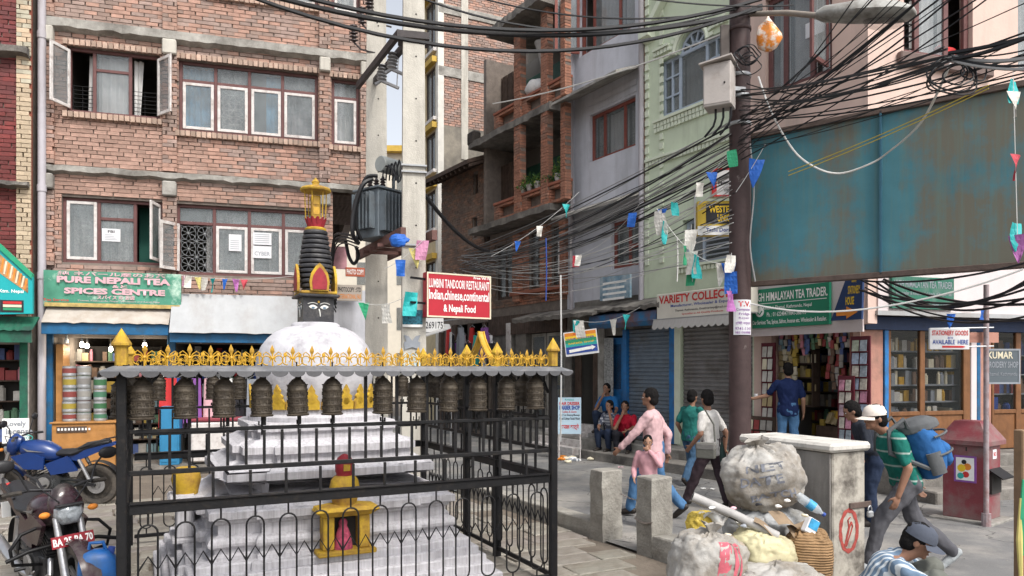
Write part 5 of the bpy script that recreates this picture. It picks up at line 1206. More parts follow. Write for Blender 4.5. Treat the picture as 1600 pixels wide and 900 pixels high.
# balcony slabs, piers, parapets
def slab(z, off, t, nm='balcony_slab', a=x0-.3, c=x1):
    rs = random.Random(int(z*10)); rings = []
    for i in range(25):
        x = a+(c-a)*i/24; r_ = rs.uniform(-.025, .025); rings.append([(x, 1.2, z), (x, -off+r_, z+rs.uniform(-.02, .02)), (x, -off+r_, z+t), (x, 1.2, z+t)])
    return MB().loft(rings).build(nm, m_conc_d, bh)
slab(zB, .55, .16); slab(zA, .55, .18); slab(zTop, .9, .2, a=FR.X(775, -.6))
for u0, u1 in ((803, 813), (845, 855), (876, 883)):
    a, c = FR.X(u0, -.52), FR.X(u1, -.52)
    for za, zb in ((zB+.17, zA-.01), (zA+.19, zTop-.01)): 
        brickwork(bh, m_brick_o, a, c, za, zb, -.52, seed=60+u0, dep=.18, bw=.2, bh=.06, part=34, near=((a+c)/2, zB+1))
        MB().box(a+.012, c-.012, -.5, -.335, za, zb).build('pier_core', m_mort, bh)
for (za) in (zB+.17, zA+.19):
    a, c = FR.X(770, -.5), FR.X(884, -.5)
    brickwork(bh, m_brick_o, a, c, za, za+.42, -.46, [(FR.X(u-12, -.5), FR.X(u+12, -.5), za+.08, za+.34) for u in (790, 833, 870)], seed=71, dep=.14, bw=.2, bh=.06)
    MB().box(a, c, -.50, -.28, za+.425, za+.50).build('parapet_cap', mat('brick_red_plain', (0, 0, 0)), bh, bevel=.012)
    MB().box(a, c, -.30, -.28, za, za+.424).build('parapet_back', m_mort, bh)
m_gdoor = mat('green_shutter_paint', (.03, .10, .07), .6, var=.2, vs=6)
for za, zb in ((zB+.16, zA), (zA+.18, zTop)):
    b = MB(); wall(b, x0, x1, za, zb, 1.0, 1.2); b.build('recessed_wall', m_brick_g if False else m_dark2, bh)
    for u in (834, 872): a = FR.X(u-9, 1.0); MB().box(a, a+.75, .94, .999, za+.3, zb-.5).build('green_shutter', m_gdoor, bh, bevel=.02)
    for k in range(4): a = FR.X(768, .3)+k*.30; MB().box(a, a+.26, .30, .36, za+.02, zb-.45).build('dark_door_leaf', m_wood_d, bh, bevel=.02)
    MB().box(x0, x0+.15, -.2, 1.0, za, zb).build('side_wall', m_mort, bh)
MB().box(x0-.35, x0+.05, -.58, -.3, zA+.1, zA+.5).build('broken_corner', m_brick_g, bh, bevel=.05)
shell(bh, x0, x1, hB, m_mort, 7, z0=0, y0=1.21)
m_tarp = mat('grey_tarpaulin', (.36, .34, .32), .9, var=.15, vs=5, bump=.3, bs=9)
q = RB(832, 868, 55, 110, -.4, 850); ta = FR.thing('tarpaulin', 'grey tarpaulin hanging in the upper balcony', 'tarpaulin', None, 0, -.35)
MB().sheet(lambda a, t: (q[0]+(q[1]-q[0])*(a*(.45+.55*t)+.05*(1-t)), .06*math.sin(a*11+t*3)+.2*(1-t), q[2]+(q[3]-q[2])*t-.25*math.sin(PI*a)*(1-t)), 16, 10).build('cloth', m_tarp, ta, smooth=True)
sk = FR.thing('plastic_bundle', 'pale plastic bundle on the upper balcony parapet', 'bundle', None, FR.X(836, -.3), -.3, zA+.7)
b = MB(); b.ball((0, 0, .16), (.32, .22, .22), 14, 9); b.ball((.25, .03, .13), (.22, .2, .17), 12, 8)
for i, v in enumerate(b.v): f = 1+.14*mnoise.noise(V(*v)*5); b.v[i] = (v[0]*f, v[1]*f, max(0, v[2]*f))
b.build('bag', m_curt, sk, smooth=True)
# potted plants
m_leaf = mat('leaf_green', (.06, .14, .03), .6, var=.35, vs=20, bump=0); m_leaf2 = mat('leaf_yellow_green', (.20, .24, .04), .6, var=.3, vs=20, bump=0)
m_pot = mat('plaster_pot', (.40, .37, .35), .8, var=.15)
def potted(x, y, z, r_, h_, F, label, n=90, seed=0, flop=1):
    rs = random.Random(seed); t = F.thing('potted_plant', label, 'plant', 'plants on the balcony parapet', x, y, z)
    MB().lathe([(.07, 0), (.10, .14), (.105, .17), (.085, .165), (.08, .15), (0, .15)], 12).build('pot', m_pot, t, smooth=True)
    for k, m in enumerate((m_leaf, m_leaf2)):
        b = MB()
        for i in range(n if k == 0 else n//3):
            a = rs.uniform(0, 2*PI); rr = r_*rs.random()**.6; zz = .15+h_*rs.random()*(1.1-.5*rr/r_)-flop*.12*rr/r_
            c = V(rr*math.cos(a), rr*math.sin(a)*.7, zz); M = Matrix.Translation(c) @ Euler((rs.uniform(-1, 1), rs.uniform(-1, 1), rs.uniform(0, 6))).to_matrix().to_4x4()
            s = rs.uniform(.03, .06); b.add([M @ V(-s, 0, 0), M @ V(0, -s*.4, .01), M @ V(s, 0, 0), M @ V(0, s*.4, .01)], [(0, 1, 2), (0, 2, 3)])
        tag(b.build('foliage', m, t), kind='stuff')
    b = MB()
    for i in range(7): a = rs.uniform(0, 6.3); b.tube([(0, 0, .14), (.4*r_*math.cos(a), .3*r_*math.sin(a), .15+h_*.5), (.8*r_*math.cos(a), .6*r_*math.sin(a), .15+h_*.8)], .006, 4)
    b.build('stem', m_leaf, t)
zp = zB+.68
for i, (u, r_, h_) in enumerate(((817, .22, .28), (828, .26, .34), (840, .22, .30), (856, .2, .22), (872, .17, .45))):
    potted(FR.X(u, -.42), -.42, zp, r_, h_, FR, ('trailing pot plant with yellow green leaves on the balcony', 'bushy pot plant on the balcony parapet', 'bushy pot plant on the balcony parapet', 'small pot plant behind the brick pier', 'tall pot plant at the end of the balcony')[i], seed=i)
# ground floor: dim shops
for i, (u0, u1) in enumerate(((770, 800), (806, 822), (882, 893))): MB().box(FR.X(u0), FR.X(u1), -.02, .2, 0, zE).build('pier', m_conc_d, bh, bevel=.02)
b = MB().box(x0, x1, -.05, .25, FR.Z(840, 520), zE-.002); b.build('lintel', m_wood_d, bh)
for u0, u1 in ((826, 848), (850, 878)):
    a, c = FR.X(u0), FR.X(u1); z1_ = FR.Z(840, 521); q = MB()
    for (p, r_, s, t_) in ((a, a+.06, .4, z1_), (c-.06, c, .4, z1_), (a+.06, c-.06, .4, .6), (a+.06, c-.06, z1_-.08, z1_)): q.box(p, r_, .1, .16, s, t_)
    q.build('shop_window_frame', m_conc, bh); MB().box(a+.06, c-.06, .12, .126, .6, z1_-.08).build('pane', m_glass, bh)
MB().box(FR.X(793), FR.X(800), -.06, -.021, .3, FR.Z(795, 505)).build('white_door_panel', m_white, bh, bevel=.01)
shelves(FR, FR.X(808), FR.X(880), .4, 2.6, .9, 4, 'dim shelves inside the barber shop', 41, dep=.3)
for i in range(4): MB().box(FR.X(838, -.7), FR.X(905, -.7), -.9+.22*i, -.9+.22*(i+1)-.002, -.02, .16*(i+1)).build('white_tiled_step', m_white, sp, bevel=.008)
# ---- old brick house
oh = FR.thing('old_brick_house', 'low weathered brick house with a dark overhanging roof', 'building')
oa, oc = FR.X(690), FR.X(765)-.01; zr = FR.Z(740, 258)
ow = [RB(739, 747, 272, 304, um=740), RB(737, 746, 340, 372, um=740), RB(757, 766, 330, 378, um=758)]
b = MB(); wall(b, oa, oc, 0, zr, .02, .25, ow+[(FR.X(705), FR.X(762), .1, FR.Z(740, 505))]); b.build('wall', m_mort, oh)
brickwork(oh, m_brick_g, oa, oc, FR.Z(740, 480), zr, 0, ow, seed=81, bw=.22, bh=.065)
for q in ow: window(oh, *q, [(1, 'fix', None)], fm=m_wood_d, ft=.08)
MB().loft([[(x, -.75, zr-.28), (x, .25, zr+.12), (x, 2.5, zr+1.0), (x, 2.5, zr+1.1), (x, -.75, zr-.16)] for x in (oa-.3, oc)]).build('roof', m_wood_d, oh)
for k in range(12): x = oa+(oc-oa)*k/11; MB().bar((x, -.7, zr-.33), (x, .2, zr+.03), .06, .08, (0, 1, 0)).build('rafter', m_wood_d, oh)
shell(oh, oa, oc, zr, m_mort, 5, floors=(2.8,))
# ---- tall brick house behind
FT = Frame(-2.72, 27, R(26.6)); FT3 = Frame(-2.72, 27, R(-63.4)); FTB = lambda *a, **k: FB(*a, F=FT, **k)
th = FT.thing('tall_brick_house', 'tall raw brick house with a grey concrete frame behind the lane', 'building')
xe = FT.X(850); ht_ = 17.5; zpl = FT.Z(700, 196)
MB().box(0, xe, .02, .25, 0, ht_).build('wall', m_mort, th)
brickwork(th, m_brick_g if False else m_brick, .2, xe, zpl, ht_, 0, seed=91, bw=.23, bh=.075, gap=.016)
m_stain = mat('black_stained_plaster', (.30, .27, .22), .9, var=.3, vs=1.2, bump=.3, dirt=(.09, .085, .08), ds=.5, dt=.5, dw=.12)
MB().box(0, xe, -.02, .019, 0, zpl-.01).build('stained_plaster', m_stain, th)
MB().box(FT.X(720), FT.X(731), -.05, -.001, zpl-1.2, ht_).build('concrete_column', m_conc_l, th, bevel=.02)
for v in (103, 5): z = FT.Z(690, v); MB().box(0, xe, -.045, -.0012, z-.36, z).build('concrete_beam', m_conc, th, bevel=.02)
MB().box(-.01, .22, -.04, .2, 0, ht_).build('corner_strip', mat('white_corner_paint', (.62, .60, .55), .8), th)
b = MB(); wh = []
fl_v = ((5, 85), (110, 190), (210, 270), (300, 360), (410, 470))
for (va, vb) in fl_v: wh.append(FB(665, 680, va, vb, F=FT3, um=672))
m_yelw = mat('cream_yellow_wall', (.56, .47, .30), .85, var=.08, vs=2, dirt=(.36, .3, .2), ds=1.5, dt=.64)
wall(b, FT3.X(651), -.001, 0, ht_, .0, .25, wh); b.build('lane_wall', m_yelw, th).matrix_basis = Matrix.Rotation(R(-90), 4, 'Z')
for q in wh:
    w_ = window(th, *q, [(1, 'fix', CG), (1, 'fix', CL)], y=.05, fm=m_wood_d); w_.matrix_basis = Matrix.Rotation(R(-90), 4, 'Z')
    o = MB().box(q[0]-.3, q[1]+.2, -.2, -.001, q[3]+.05, q[3]+.25).build('yellow_hood', mat('ochre_paint', (.50, .33, .06), .7), th); o.matrix_basis = Matrix.Rotation(R(-90), 4, 'Z')
    o = MB().box(q[0]-.3, q[1]+.2, -.15, -.001, q[2]-.15, q[2]-.03).build('sill', m_white, th); o.matrix_basis = Matrix.Rotation(R(-90), 4, 'Z')
dp = -FT3.X(651); MB().box(.0, xe, dp, dp+.2, 0, ht_).box(.0, xe, .26, dp+.2, ht_+.01, ht_+.2).box(xe-.2, xe, .26, dp-.01, 0, ht_).build('rear_walls', m_mort, th)
# ---- far pale house closing the lane, and houses behind the tea shop
far = thing('far_pale_house', 'pale cream house closing the far end of the lane', 'building', pix(600, 577, 52)*1.0)
far.location.z = 0
m_pale = mat('pale_cream_wall', (.60, .55, .46), .85, var=.06)
MB().box(-9, 3.6, 0, 8, 0, 17.2).build('wall', m_pale, far); MB().box(-9.2, 3.8, -.6, 8, 17.2, 17.6).build('roof', mat('ochre_paint', (0, 0, 0)), far)
for i in range(4):
    for j in range(5): MB().box(-7.5+2.8*i, -6.2+2.8*i, -.05, .0, 1.5+3.2*j, 3.1+3.2*j).build('window', m_glass, far)
FN = Frame(*(FL.world(xR2+.1, 4.6, 0).xy), FL.a)
ln = FN.thing('lane_shop', 'low grey concrete shop with sign boards in the lane mouth', 'building')
MB().box(0, 1.25, 0, 2.5, 0, 2.2).build('wall', m_conc_d, ln); MB().box(-.2, 1.5, -.5, 2.5, 2.2, 2.45).build('slab', m_conc, ln, bevel=.02)
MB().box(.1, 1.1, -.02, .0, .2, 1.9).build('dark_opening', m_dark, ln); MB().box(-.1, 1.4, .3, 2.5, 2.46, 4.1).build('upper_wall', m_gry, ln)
sign(FN, 526, 566, 445, 470, -.55, 'small brown and cream sign lettered PHOTOCOPY in the lane', flat('beige_sign', (.42, .37, .32), .6), [('PHOTOCOPY : STD', .06, .95, .55, .85, 'black', .02), ('INTERNATIONAL FAX', .06, .95, .12, .42, 'orange', .02)])
sign(FN, 540, 570, 418, 432, -.3, 'small orange sign lettered PHOTO over the lane', flat('rust_sign', (.42, .10, .05), .6), [('PHOTO COPY', .06, .95, .2, .8, 'white', .02)])
sign(FN, 518, 542, 385, 420, -.25, 'pink poster hung high in the lane mouth', flat('pink_poster', (.48, .25, .28), .6, var=.3), [])
FN2 = Frame(*(pix(676, 577, 19).xy), R(8))
sign(FN2, 662, 693, 497, 519, 0, 'white lane sign with the phone number 269175', m_sgn_w, [('269175', .1, .97, .25, .75, 'black', .01)], dep=.03)
t = FN2.thing('lane_awning', 'grey cloth awning below the phone number sign', 'awning'); q = FB(658, 704, 519, 527, F=FN2, um=680)
MB().loft([[(x, .6, q[3]+.25), (x, -.1, q[2]+dzz), (x, -.1, q[2]+dzz-.03), (x, .6, q[3]+.2)] for x, dzz in ((q[0], 0), (q[1], .25))]).build('cloth', m_sheet, t)
MB().cyl((q[0], -.05, 0), (q[0], -.05, q[3]), .03, n=6).cyl((q[1], -.05, 0), (q[1], -.05, q[3]), .03, n=6).build('post', m_steel, t)
# hanging clothes of the lane shops
cl = ['red', 'black', 'purple', 'grey', 'pink', 'black', 'red', 'teal', 'grey', 'purple', 'white', 'black']
for k in range(12):
    u = 700+k*6.3; x, z = FR.at(u, 512+12*(k % 3), -.35-.12*(k % 2)); c = cl[k]
    t = FR.thing('hanging_garment', f'{c} garment on the rail of the old brick house shop', 'clothing', 'garments at the lane shop', x, -.35-.12*(k % 2), z-.9)
    ph = rnd(0, 6); b = MB(); b.sheet(lambda a, s: ((a-.5)*(.55-.12*s if s < .8 else .3), .05*math.sin(a*8+ph), .9*s), 10, 6); b.build('cloth', INK[c], t, smooth=True)
    MB().tube([(-.15, 0, .9), (0, 0, .98), (.15, 0, .9)], .008, 4).build('hanger', m_steel, t)
MB().cyl((FR.X(698), -.42, FR.Z(730, 500)), (FR.X(765), -.42, FR.Z(730, 500)), .02, n=6).build('clothes_rail', m_steel, oh)
for k, u in enumerate((690, 712, 735, 758)): MB().box(FR.X(u), FR.X(u+4), -.1, -.02, 0, FR.Z(740, 505)).build('dark_post', m_wood_d, oh)
# ================================================================ concrete poles, transformer
def cpole(u, Y, w0, w1, top, label):
    p = pix(u, 577, Y); t = thing('concrete_pole', label, 'utility pole', (p.x, p.y, 0), R(12))
    d0, d1 = w0*.7, w1*.7
    MB().loft([[(-w/2, -d/2, z), (w/2, -d/2, z), (w/2, d/2, z), (-w/2, d/2, z)] for w, d, z in ((w0, d0, -.05), (w0*.5+w1*.5, d0*.5+d1*.5, top/2), (w1, d1, top))]).build('shaft', m_conc_l, t)
    for i, z in enumerate([2.2+.62*k for k in range(int((top-2.5)/.62))]):
        ww = w0+(w1-w0)*z/top
        MB().lathe([(0, 0), (.013, 0), (.013, .002), (0, .002)], 8, (.03, -(ww*.35)-.002, z), RX(R(90))).build('bolt_hole', m_dark, t)
    return t
P1 = cpole(588, 12.6, .40, .30, 10.5, 'round holed concrete utility pole beside the brick building'); P2 = cpole(646, 10.9, .37, .29, 9.5, 'stickered concrete utility pole carrying the red restaurant sign')
p1, p2 = P1.location.copy(), P2.location.copy()
FP2 = Frame(p2.x, p2.y, R(12))
# bits fixed to the stickered pole
m_bpan = mat('blue_black_tile', (.02, .12, .17), .4, var=.9, vs=30, bump=0)
q = FB(629, 660, 484, 507, F=FP2, off=-.14); MB().box(q[0], q[1], -.16, -.135, q[2], q[3]).build('patterned_plate', m_bpan, P2)
q2 = FB(629, 660, 507, 511, F=FP2, off=-.14); MB().box(q2[0], q2[1], -.16, -.135, q2[2], q2[3]).build('white_edge', INK['white'], P2)
q = FB(631, 657, 523, 546, F=FP2, off=-.14); qw, qh = q[1]-q[0], q[3]-q[2]
for sg in (-1, 1): MB().prism([(q[0]+qw*(.5+sg*a*.5*(1 if sg > 0 else 1)), q[2]+qh*c) for a, c in (((0, .15), (.9, .0), (1, .5), (.7, .55), (1, 1), (.4, .9), (0, .6)) if sg > 0 else ((0, .6), (.4, .9), (1, 1), (.7, .55), (1, .5), (.9, 0), (0, .15)))], -.144, -.139).build('painted_wing', INK['grey'], P2)
q = FB(629, 661, 552, 574, F=FP2, off=-.14); MB().box(q[0], q[1], -.145, -.138, q[2], q[3]).build('torn_poster', flat('torn_poster', (.40, .48, .50), .7, var=.7, vs=12), P2)
for v in (272, 385, 262): z = FP2.Z(646, v); MB().box(-.185, .185, -.15, .15, z-.012, z+.012).build('steel_band', m_steel, P2)
# cross-arm
ca = thing('pole_crossarm', 'dark steel cross-arm between the two concrete poles with insulators', 'crossarm', (0, 0, 0))
a = pix(634, 54, 10.75); c = pix(568, 133, 12.75); c.z = a.z; d = (c-a).normalized(); side = V(-d.y, d.x, 0)
m_arm = mat('dark_arm_steel', (.05, .042, .042), .6, var=.3, vs=9)
for sg in (-1, 1): MB().bar(a+side*.1*sg, c+side*.1*sg, .06, .11).build('channel', m_arm, ca)
MB().box(-.22, .22, -.16, .16, -.05, .05, T(p2.x, p2.y, a.z) @ RZ(R(12))).build('clamp', m_arm, ca)
m_ins = flat('brown_porcelain', (.05, .035, .035), .3); m_ins2 = flat('grey_porcelain', (.32, .32, .33), .3)
def insulator(p, axis, m, L=.28, r_=.075, nm='insulator'):
    ax = Vector(axis).normalized(); M = ax.to_track_quat('Z', 'Y').to_matrix().to_4x4(); prof = [(.02, 0)]
    for k in range(5): z = L*(k+.2)/5; prof += [(r_*.45, z), (r_, z+L*.05), (r_*.95, z+L*.09), (r_*.45, z+L*.13)]
    prof += [(.02, L)]; MB().lathe(prof, 12, p, M).build(nm, m, ca, smooth=True)
for (u, v, Y) in ((566, 38, 12.5), (553, 66, 12.4), (578, 25, 12.5)):
    p = pix(u, v, Y); insulator(p, (0, -.2, 1), m_ins); MB().tube([p, p+V(.12, 0, -.12), p+V(.35, .1, -.14)], .016, 5).build('bracket', m_arm, ca)
for (u, v, Y) in ((612, 108, 11.4), (596, 126, 11.9)):
    p = pix(u, v, Y); insulator(p, (.1, 0, 1), m_ins2, .26, .085); MB().tube([p+V(-.1, 0, -.06), p, p+V(.28, 0, -.12)], .03, 5).build('fuse_arm', m_ins2, ca); MB().tube([p+V(.25, 0, -.1), p+V(.27, 0, .25), p+V(.3, 0, .5)], .01, 4).build('fuse_link', m_steel, ca)
# transformer on its platform
m_tr = mat('transformer_grey', (.13, .155, .175), .5, var=.15, vs=6, dirt=(.07, .07, .07), ds=3, dt=.6)
tc_ = pix(592, 577, 11.6); tf = thing('transformer', 'grey finned transformer tank on a steel platform between poles', 'transformer', (tc_.x, tc_.y, .46), R(-38)); tf.scale = (.885, .885, .885)
z0 = 3.98
MB().box(-.30, .30, -.28, .28, z0, z0+.84).build('tank', m_tr, tf, bevel=.015); MB().box(-.34, .34, -.32, .32, z0+.84, z0+.88).build('lid', m_tr, tf, bevel=.008)
MB().box(-.36, -.301, -.30, .30, z0+.22, z0+.80).build('radiator', m_tr, tf, bevel=.02)
for k in range(7): MB().box(.305, .45, -.26+.08*k, -.235+.08*k, z0+.10, z0+.78).build('fin', m_tr, tf)
for k in range(6): MB().box(-.26+.09*k, -.24+.09*k, -.40, -.281, z0+.15, z0+.78).build('fin', m_tr, tf)
MB().lathe([(.0, -.32), (.13, -.32), (.145, -.30), (.145, .30), (.13, .32), (0, .32)], 18, (.25, .12, z0+1.28), RX(R(90)) @ RY(0)).build('conservator_drum', mat('drum_grey', (.30, .32, .31), .5, var=.15), tf, smooth=True)
MB().cyl((.25, .12, z0+.88), (.25, .12, z0+1.15), .03, n=8).build('drum_neck', m_tr, tf)
for k in range(3):
    prof = []; 
    for j in range(4): prof += [(.03, .05*j), (.055, .05*j+.02), (.03, .05*j+.04)]
    MB().lathe(prof+[(.01, .24)], 10, (-.18+.17*k, -.05, z0+.88)).build('bushing', m_ins, tf, smooth=True)
pl_ = thing('transformer_platform', 'rusty steel channel platform spanning the concrete poles', 'platform', (0, 0, 0))
m_chan = mat('red_oxide_steel', (.14, .07, .06), .7, var=.3, vs=8)
for sg in (-1, 1):
    dd = (p1-p2).normalized(); sd = V(-dd.y, dd.x, 0)*.24*sg
    MB().bar(p2+sd+V(0, 0, 3.92)-dd*.25, p1+sd+V(0, 0, 3.92)+dd*.3, .08, .14).build('channel', m_chan, pl_)
for t_ in (.3, .5, .7): q = p2+(p1-p2)*t_; MB().bar(q+V(-.35, -.1, 3.86), q+V(.35, .1, 3.86), .06, .05).build('cross_channel', m_chan, pl_)
# black hoses looping off the transformer
hs_ = 0
def loop(pts, r_, label, m=m_cable, group='cables round the transformer', name='power_cable', n=6):
    'smooth curve through points'
    P_ = [Vector(p) for p in pts]; out = []
    for i in range(len(P_)-1):
        a, b_, c_, d_ = P_[max(i-1, 0)], P_[i], P_[i+1], P_[min(i+2, len(P_)-1)]
        for k in range(6):
            t = k/6; out.append(.5*((2*b_)+(c_-a)*t+(2*a-5*b_+4*c_-d_)*t*t+(3*b_-3*c_+d_-a)*t**3))
    out.append(P_[-1]); o = MB().tube(out, r_, n).build(name, m, smooth=True); return tag(o, label, 'cable', group)
loop([pix(582, 280, 11.3), pix(566, 290, 11.2), pix(553, 330, 11.2), pix(551, 365, 11.2), pix(560, 380, 11.4)], .035, 'thick black cable looping down beside the transformer')
loop([pix(590, 275, 11.3), pix(572, 278, 11.25), pix(560, 310, 11.25), pix(556, 350, 11.3), pix(565, 376, 11.4)], .03, 'thick black cable looping down beside the transformer')
for k in range(4): loop([pix(560, 372+k*5, 11.5), pix(535, 365+k*5, 12), pix(522, 372+k*9, 12.3), pix(518, 420+k*15, 12.5), pix(525, 470+k*6, 12.6)], .02-.003*k, 'black service cable drooping from the platform to the lane')
loop([pix(540, 375, 12), pix(545, 400, 12), pix(553, 412, 12), pix(560, 400, 12), pix(556, 385, 12)], .03, 'short black pipe bend below the platform')
for k in range(5): loop([pix(598+5*k, 282, 11.3), pix(600+6*k, 262-3*k, 11.3), pix(610+4*k, 262+4*k, 11.2), pix(622, 285, 11.1)], .012, 'thin black lead on top of the transformer')
# restaurant sign
FS = Frame(*(pix(667, 577, 10.62).xy), R(31))
t, x0, x1, z0, z1 = sign(FS, 667, 767, 424.5, 495, 0, 'red sign lettered LUMBINI TANDOORI RESTAURANT', m_sgn_r, [('Free Wi Fi', .72, .98, .905, .965, 'white', .03), ('LUMBINI TANDOORI RESTAURANT', .03, .97, .66, .86, 'white', .015), ('Indian,chinese,continental', .03, .97, .36, .62, 'white', .02), ('& Nepali Food', .25, .75, .08, .30, 'white', .025)], border=INK['cream'], um=667, dep=.14)
MB().bar((x0, .07, z0+.2), (x0-.25, .0, z0+.2), .03, .03).bar((x0, .07, z1-.1), (x0-.25, .0, z1-.1), .03, .03).build('bracket', m_black, t)
# ================================================================ brown steel pole and its boxes
BPp = pix(1156, 577, 10.0)
m_bp = mat('brown_pole_paint', (.058, .036, .035), .6, var=.25, vs=5, bump=.2, bs=20, dirt=(.26, .22, .20), ds=5, dt=.70, dw=.05)
bp = thing('brown_steel_pole', 'thick brown steel pole with clamps and a white poster', 'utility pole', (BPp.x, BPp.y, 0))
FB_ = Frame(BPp.x, BPp.y, 0)
MB().lathe([(.148, -.05), (.145, 3), (.14, 4.2), (.135, 8.5)], 20).build('shaft', m_bp, bp, smooth=True)
for v in (47, 120, 153, 195): z = FB_.Z(1156, v); MB().lathe([(.146, z-.025), (.152, z-.02), (.152, z+.02), (.146, z+.025)], 18).build('clamp_band', m_steel if v > 100 else m_bp, bp, smooth=True)
MB().box(-.26, -.15, -.03, .03, FB_.Z(1156, 90), FB_.Z(1156, 40)).build('side_channel', mat('brown_grey_steel', (.14, .12, .11), .7), bp)
q = FB(1142, 1170, 468, 523, F=FB_, off=-.15)
def curved(a, t): ang = R(-90)+(a-.5)*1.7; return (.156*math.cos(ang), .156*math.sin(ang), q[2]+(q[3]-q[2])*t)
po = MB().sheet(curved, 8, 1).build('paper_poster', m_paper, bp)
def ptext(s, f0, f1, e, f, k, bo):
    o = text(s, -1.7/2*.156+1.7*.156*f0, -1.7/2*.156+1.7*.156*f1, q[2]+(q[3]-q[2])*e, q[2]+(q[3]-q[2])*f, 0, bp, INK[k], bold=bo)
    for v in o.data.vertices: ang = R(-90)+v.co.x/.156; v.co.x, v.co.y = .1585*math.cos(ang), .1585*math.sin(ang)
ptext('T.V.', .25, .9, .80, .95, 'red', .03); ptext('Computer', .15, .9, .66, .76, 'purple', .01); ptext('Fridge', .28, .85, .54, .63, 'purple', .01); ptext('Repair', .28, .85, .43, .51, 'purple', .0); ptext('टिभी मर्मत', .12, .9, .27, .38, 'purple', .01); ptext('9741-1141', .1, .92, .13, .22, 'purple', .01); ptext('9851068888', .1, .92, .03, .10, 'purple', .01)
jb = thing('junction_box', 'beige metal junction box with a tilted lid on the brown pole', 'junction box', pix(1124, 170, 9.75), R(-28))
m_jb = mat('beige_box_paint', (.42, .385, .36), .5, var=.08, vs=5, dirt=(.26, .22, .19), ds=5, dt=.66)
MB().box(-.18, .18, -.15, .15, 0, .56).build('body', m_jb, jb, bevel=.01); MB().box(-.165, .165, -.158, -.151, .03, .53).build('door', m_jb, jb, bevel=.004)
MB().loft([[(-.22, -.22, .545), (.2, -.22, .60), (.2, .2, .60), (-.22, .2, .545)], [(-.22, -.22, .565), (.2, -.22, .62), (.2, .2, .62), (-.22, .2, .565)]]).build('lid', m_jb, jb)
MB().lathe([(0, 0), (.012, 0), (.012, .01)], 8, (.1, -.158, .28), RX(R(90))).build('lock', m_black, jb)
MB().bar((.1, .15, .3), (.28, .28, .3), .05, .05).build('bracket', m_steel, jb)
for k in range(3): MB().tube([(-.05+.1*k, 0, 0), (-.05+.1*k, 0, -.12), (-.08+.1*k, 0, -.22), (-.2+.1*k, .02, -.34)], .016, 5).build('conduit', m_cable, jb)
# money transfer signs behind the pole
FM = Frame(*(pix(1118, 577, 10.55).xy), R(-4))
t, x0, x1, z0, z1 = sign(FM, 1112, 1146, 263, 307, 0, 'small white sign with red edge lettered Money', m_sgn_w, [('Money', .3, 1.0, .38, .58, 'black', .02), ('Transfer', .55, 1.0, .18, .30, 'black', .01)], border=INK['red'], dep=.12)
MB().box(x0+.01, x0+.07, -.007, -.001, z0, z1).build('red_stripe', INK['red'], t)
t, x0, x1, z0, z1 = sign(FM, 1090, 1146, 314, 367, .05, 'yellow and black sign lettered WESTERN UNION, Tashi Dorje below', flat('yellow_sign_face', (.62, .43, .05), .5), [], dep=.16)
MB().box(x0+.12, x1, -.005, -.001, z0+.16, z1-.04).build('black_panel', INK['black'], t); MB().box(x0, x1, -.004, -.0005, z0, z0+.13).build('white_strip', INK['white'], t)
text('WESTERN', x0+.16, x1+.06, z1-.17, z1-.07, -.008, t, INK['yellow'], bold=.03); text('UNION', x0+.28, x1+.02, z1-.30, z1-.19, -.008, t, INK['yellow'], bold=.03); text('Tashi Dorje', x0+.12, x1-.02, z0+.025, z0+.10, -.007, t, INK['blue'], bold=.015)
MB().bar((x0-.03, .05, z0-.1), (x0-.03, .05, z1+.1), .02, .02).build('sign_bracket', m_steel, t)
# street lamp
sl_ = thing('street_lamp', 'old dusty cobra-head street lamp on a short arm above the billboard', 'street lamp', (0, 0, 0))
a = pix(1168, 22, 9.95); b_ = pix(1275, 25, 8.9); c_ = pix(1432, 22, 8.4); d = (c_-b_); d.normalize()
MB().tube([a, a.lerp(b_, .6)+V(0, 0, .03), b_+d*.05], [.035, .035, .035], 8).build('arm', mat('old_pipe', (.22, .19, .16), .7, var=.2), sl_, smooth=True)
L_ = (c_-b_).length; X_ = d; Y_ = V(-d.y, d.x, 0).normalized(); Z_ = X_.cross(Y_)
rings = []; rings2 = []
for t_, w_, zt_, zb_ in ((0, .06, .06, -.06), (.08, .13, .11, -.11), (.35, .17, .15, -.14), (.45, .20, .16, -.12), (.8, .22, .13, -.10), (.96, .16, .07, -.08), (1, .05, .02, -.05)):
    o = b_+X_*L_*t_
    rings.append([o+Y_*w_*math.cos(k*PI/6)+Z_*((zt_ if math.sin(k*PI/6) > 0 else -zb_*.55)*math.sin(k*PI/6)) for k in range(12)])
MB().loft(rings).build('lamp_housing', mat('dusty_lamp_shell', (.33, .33, .31), .6, var=.15, vs=6, dirt=(.14, .125, .11), ds=5, dt=.56), sl_, smooth=True)
o1, o2 = b_+X_*L_*.47-Z_*.085, b_+X_*L_*.93-Z_*.075
MB().lathe([(.14, 0), (.12, -.05), (.06, -.08), (0, -.085)], 14, (o1+o2)/2, Matrix((X_*1.6, Y_, Z_)).transposed().to_4x4()).build('lens', m_glass_d, sl_, smooth=True)
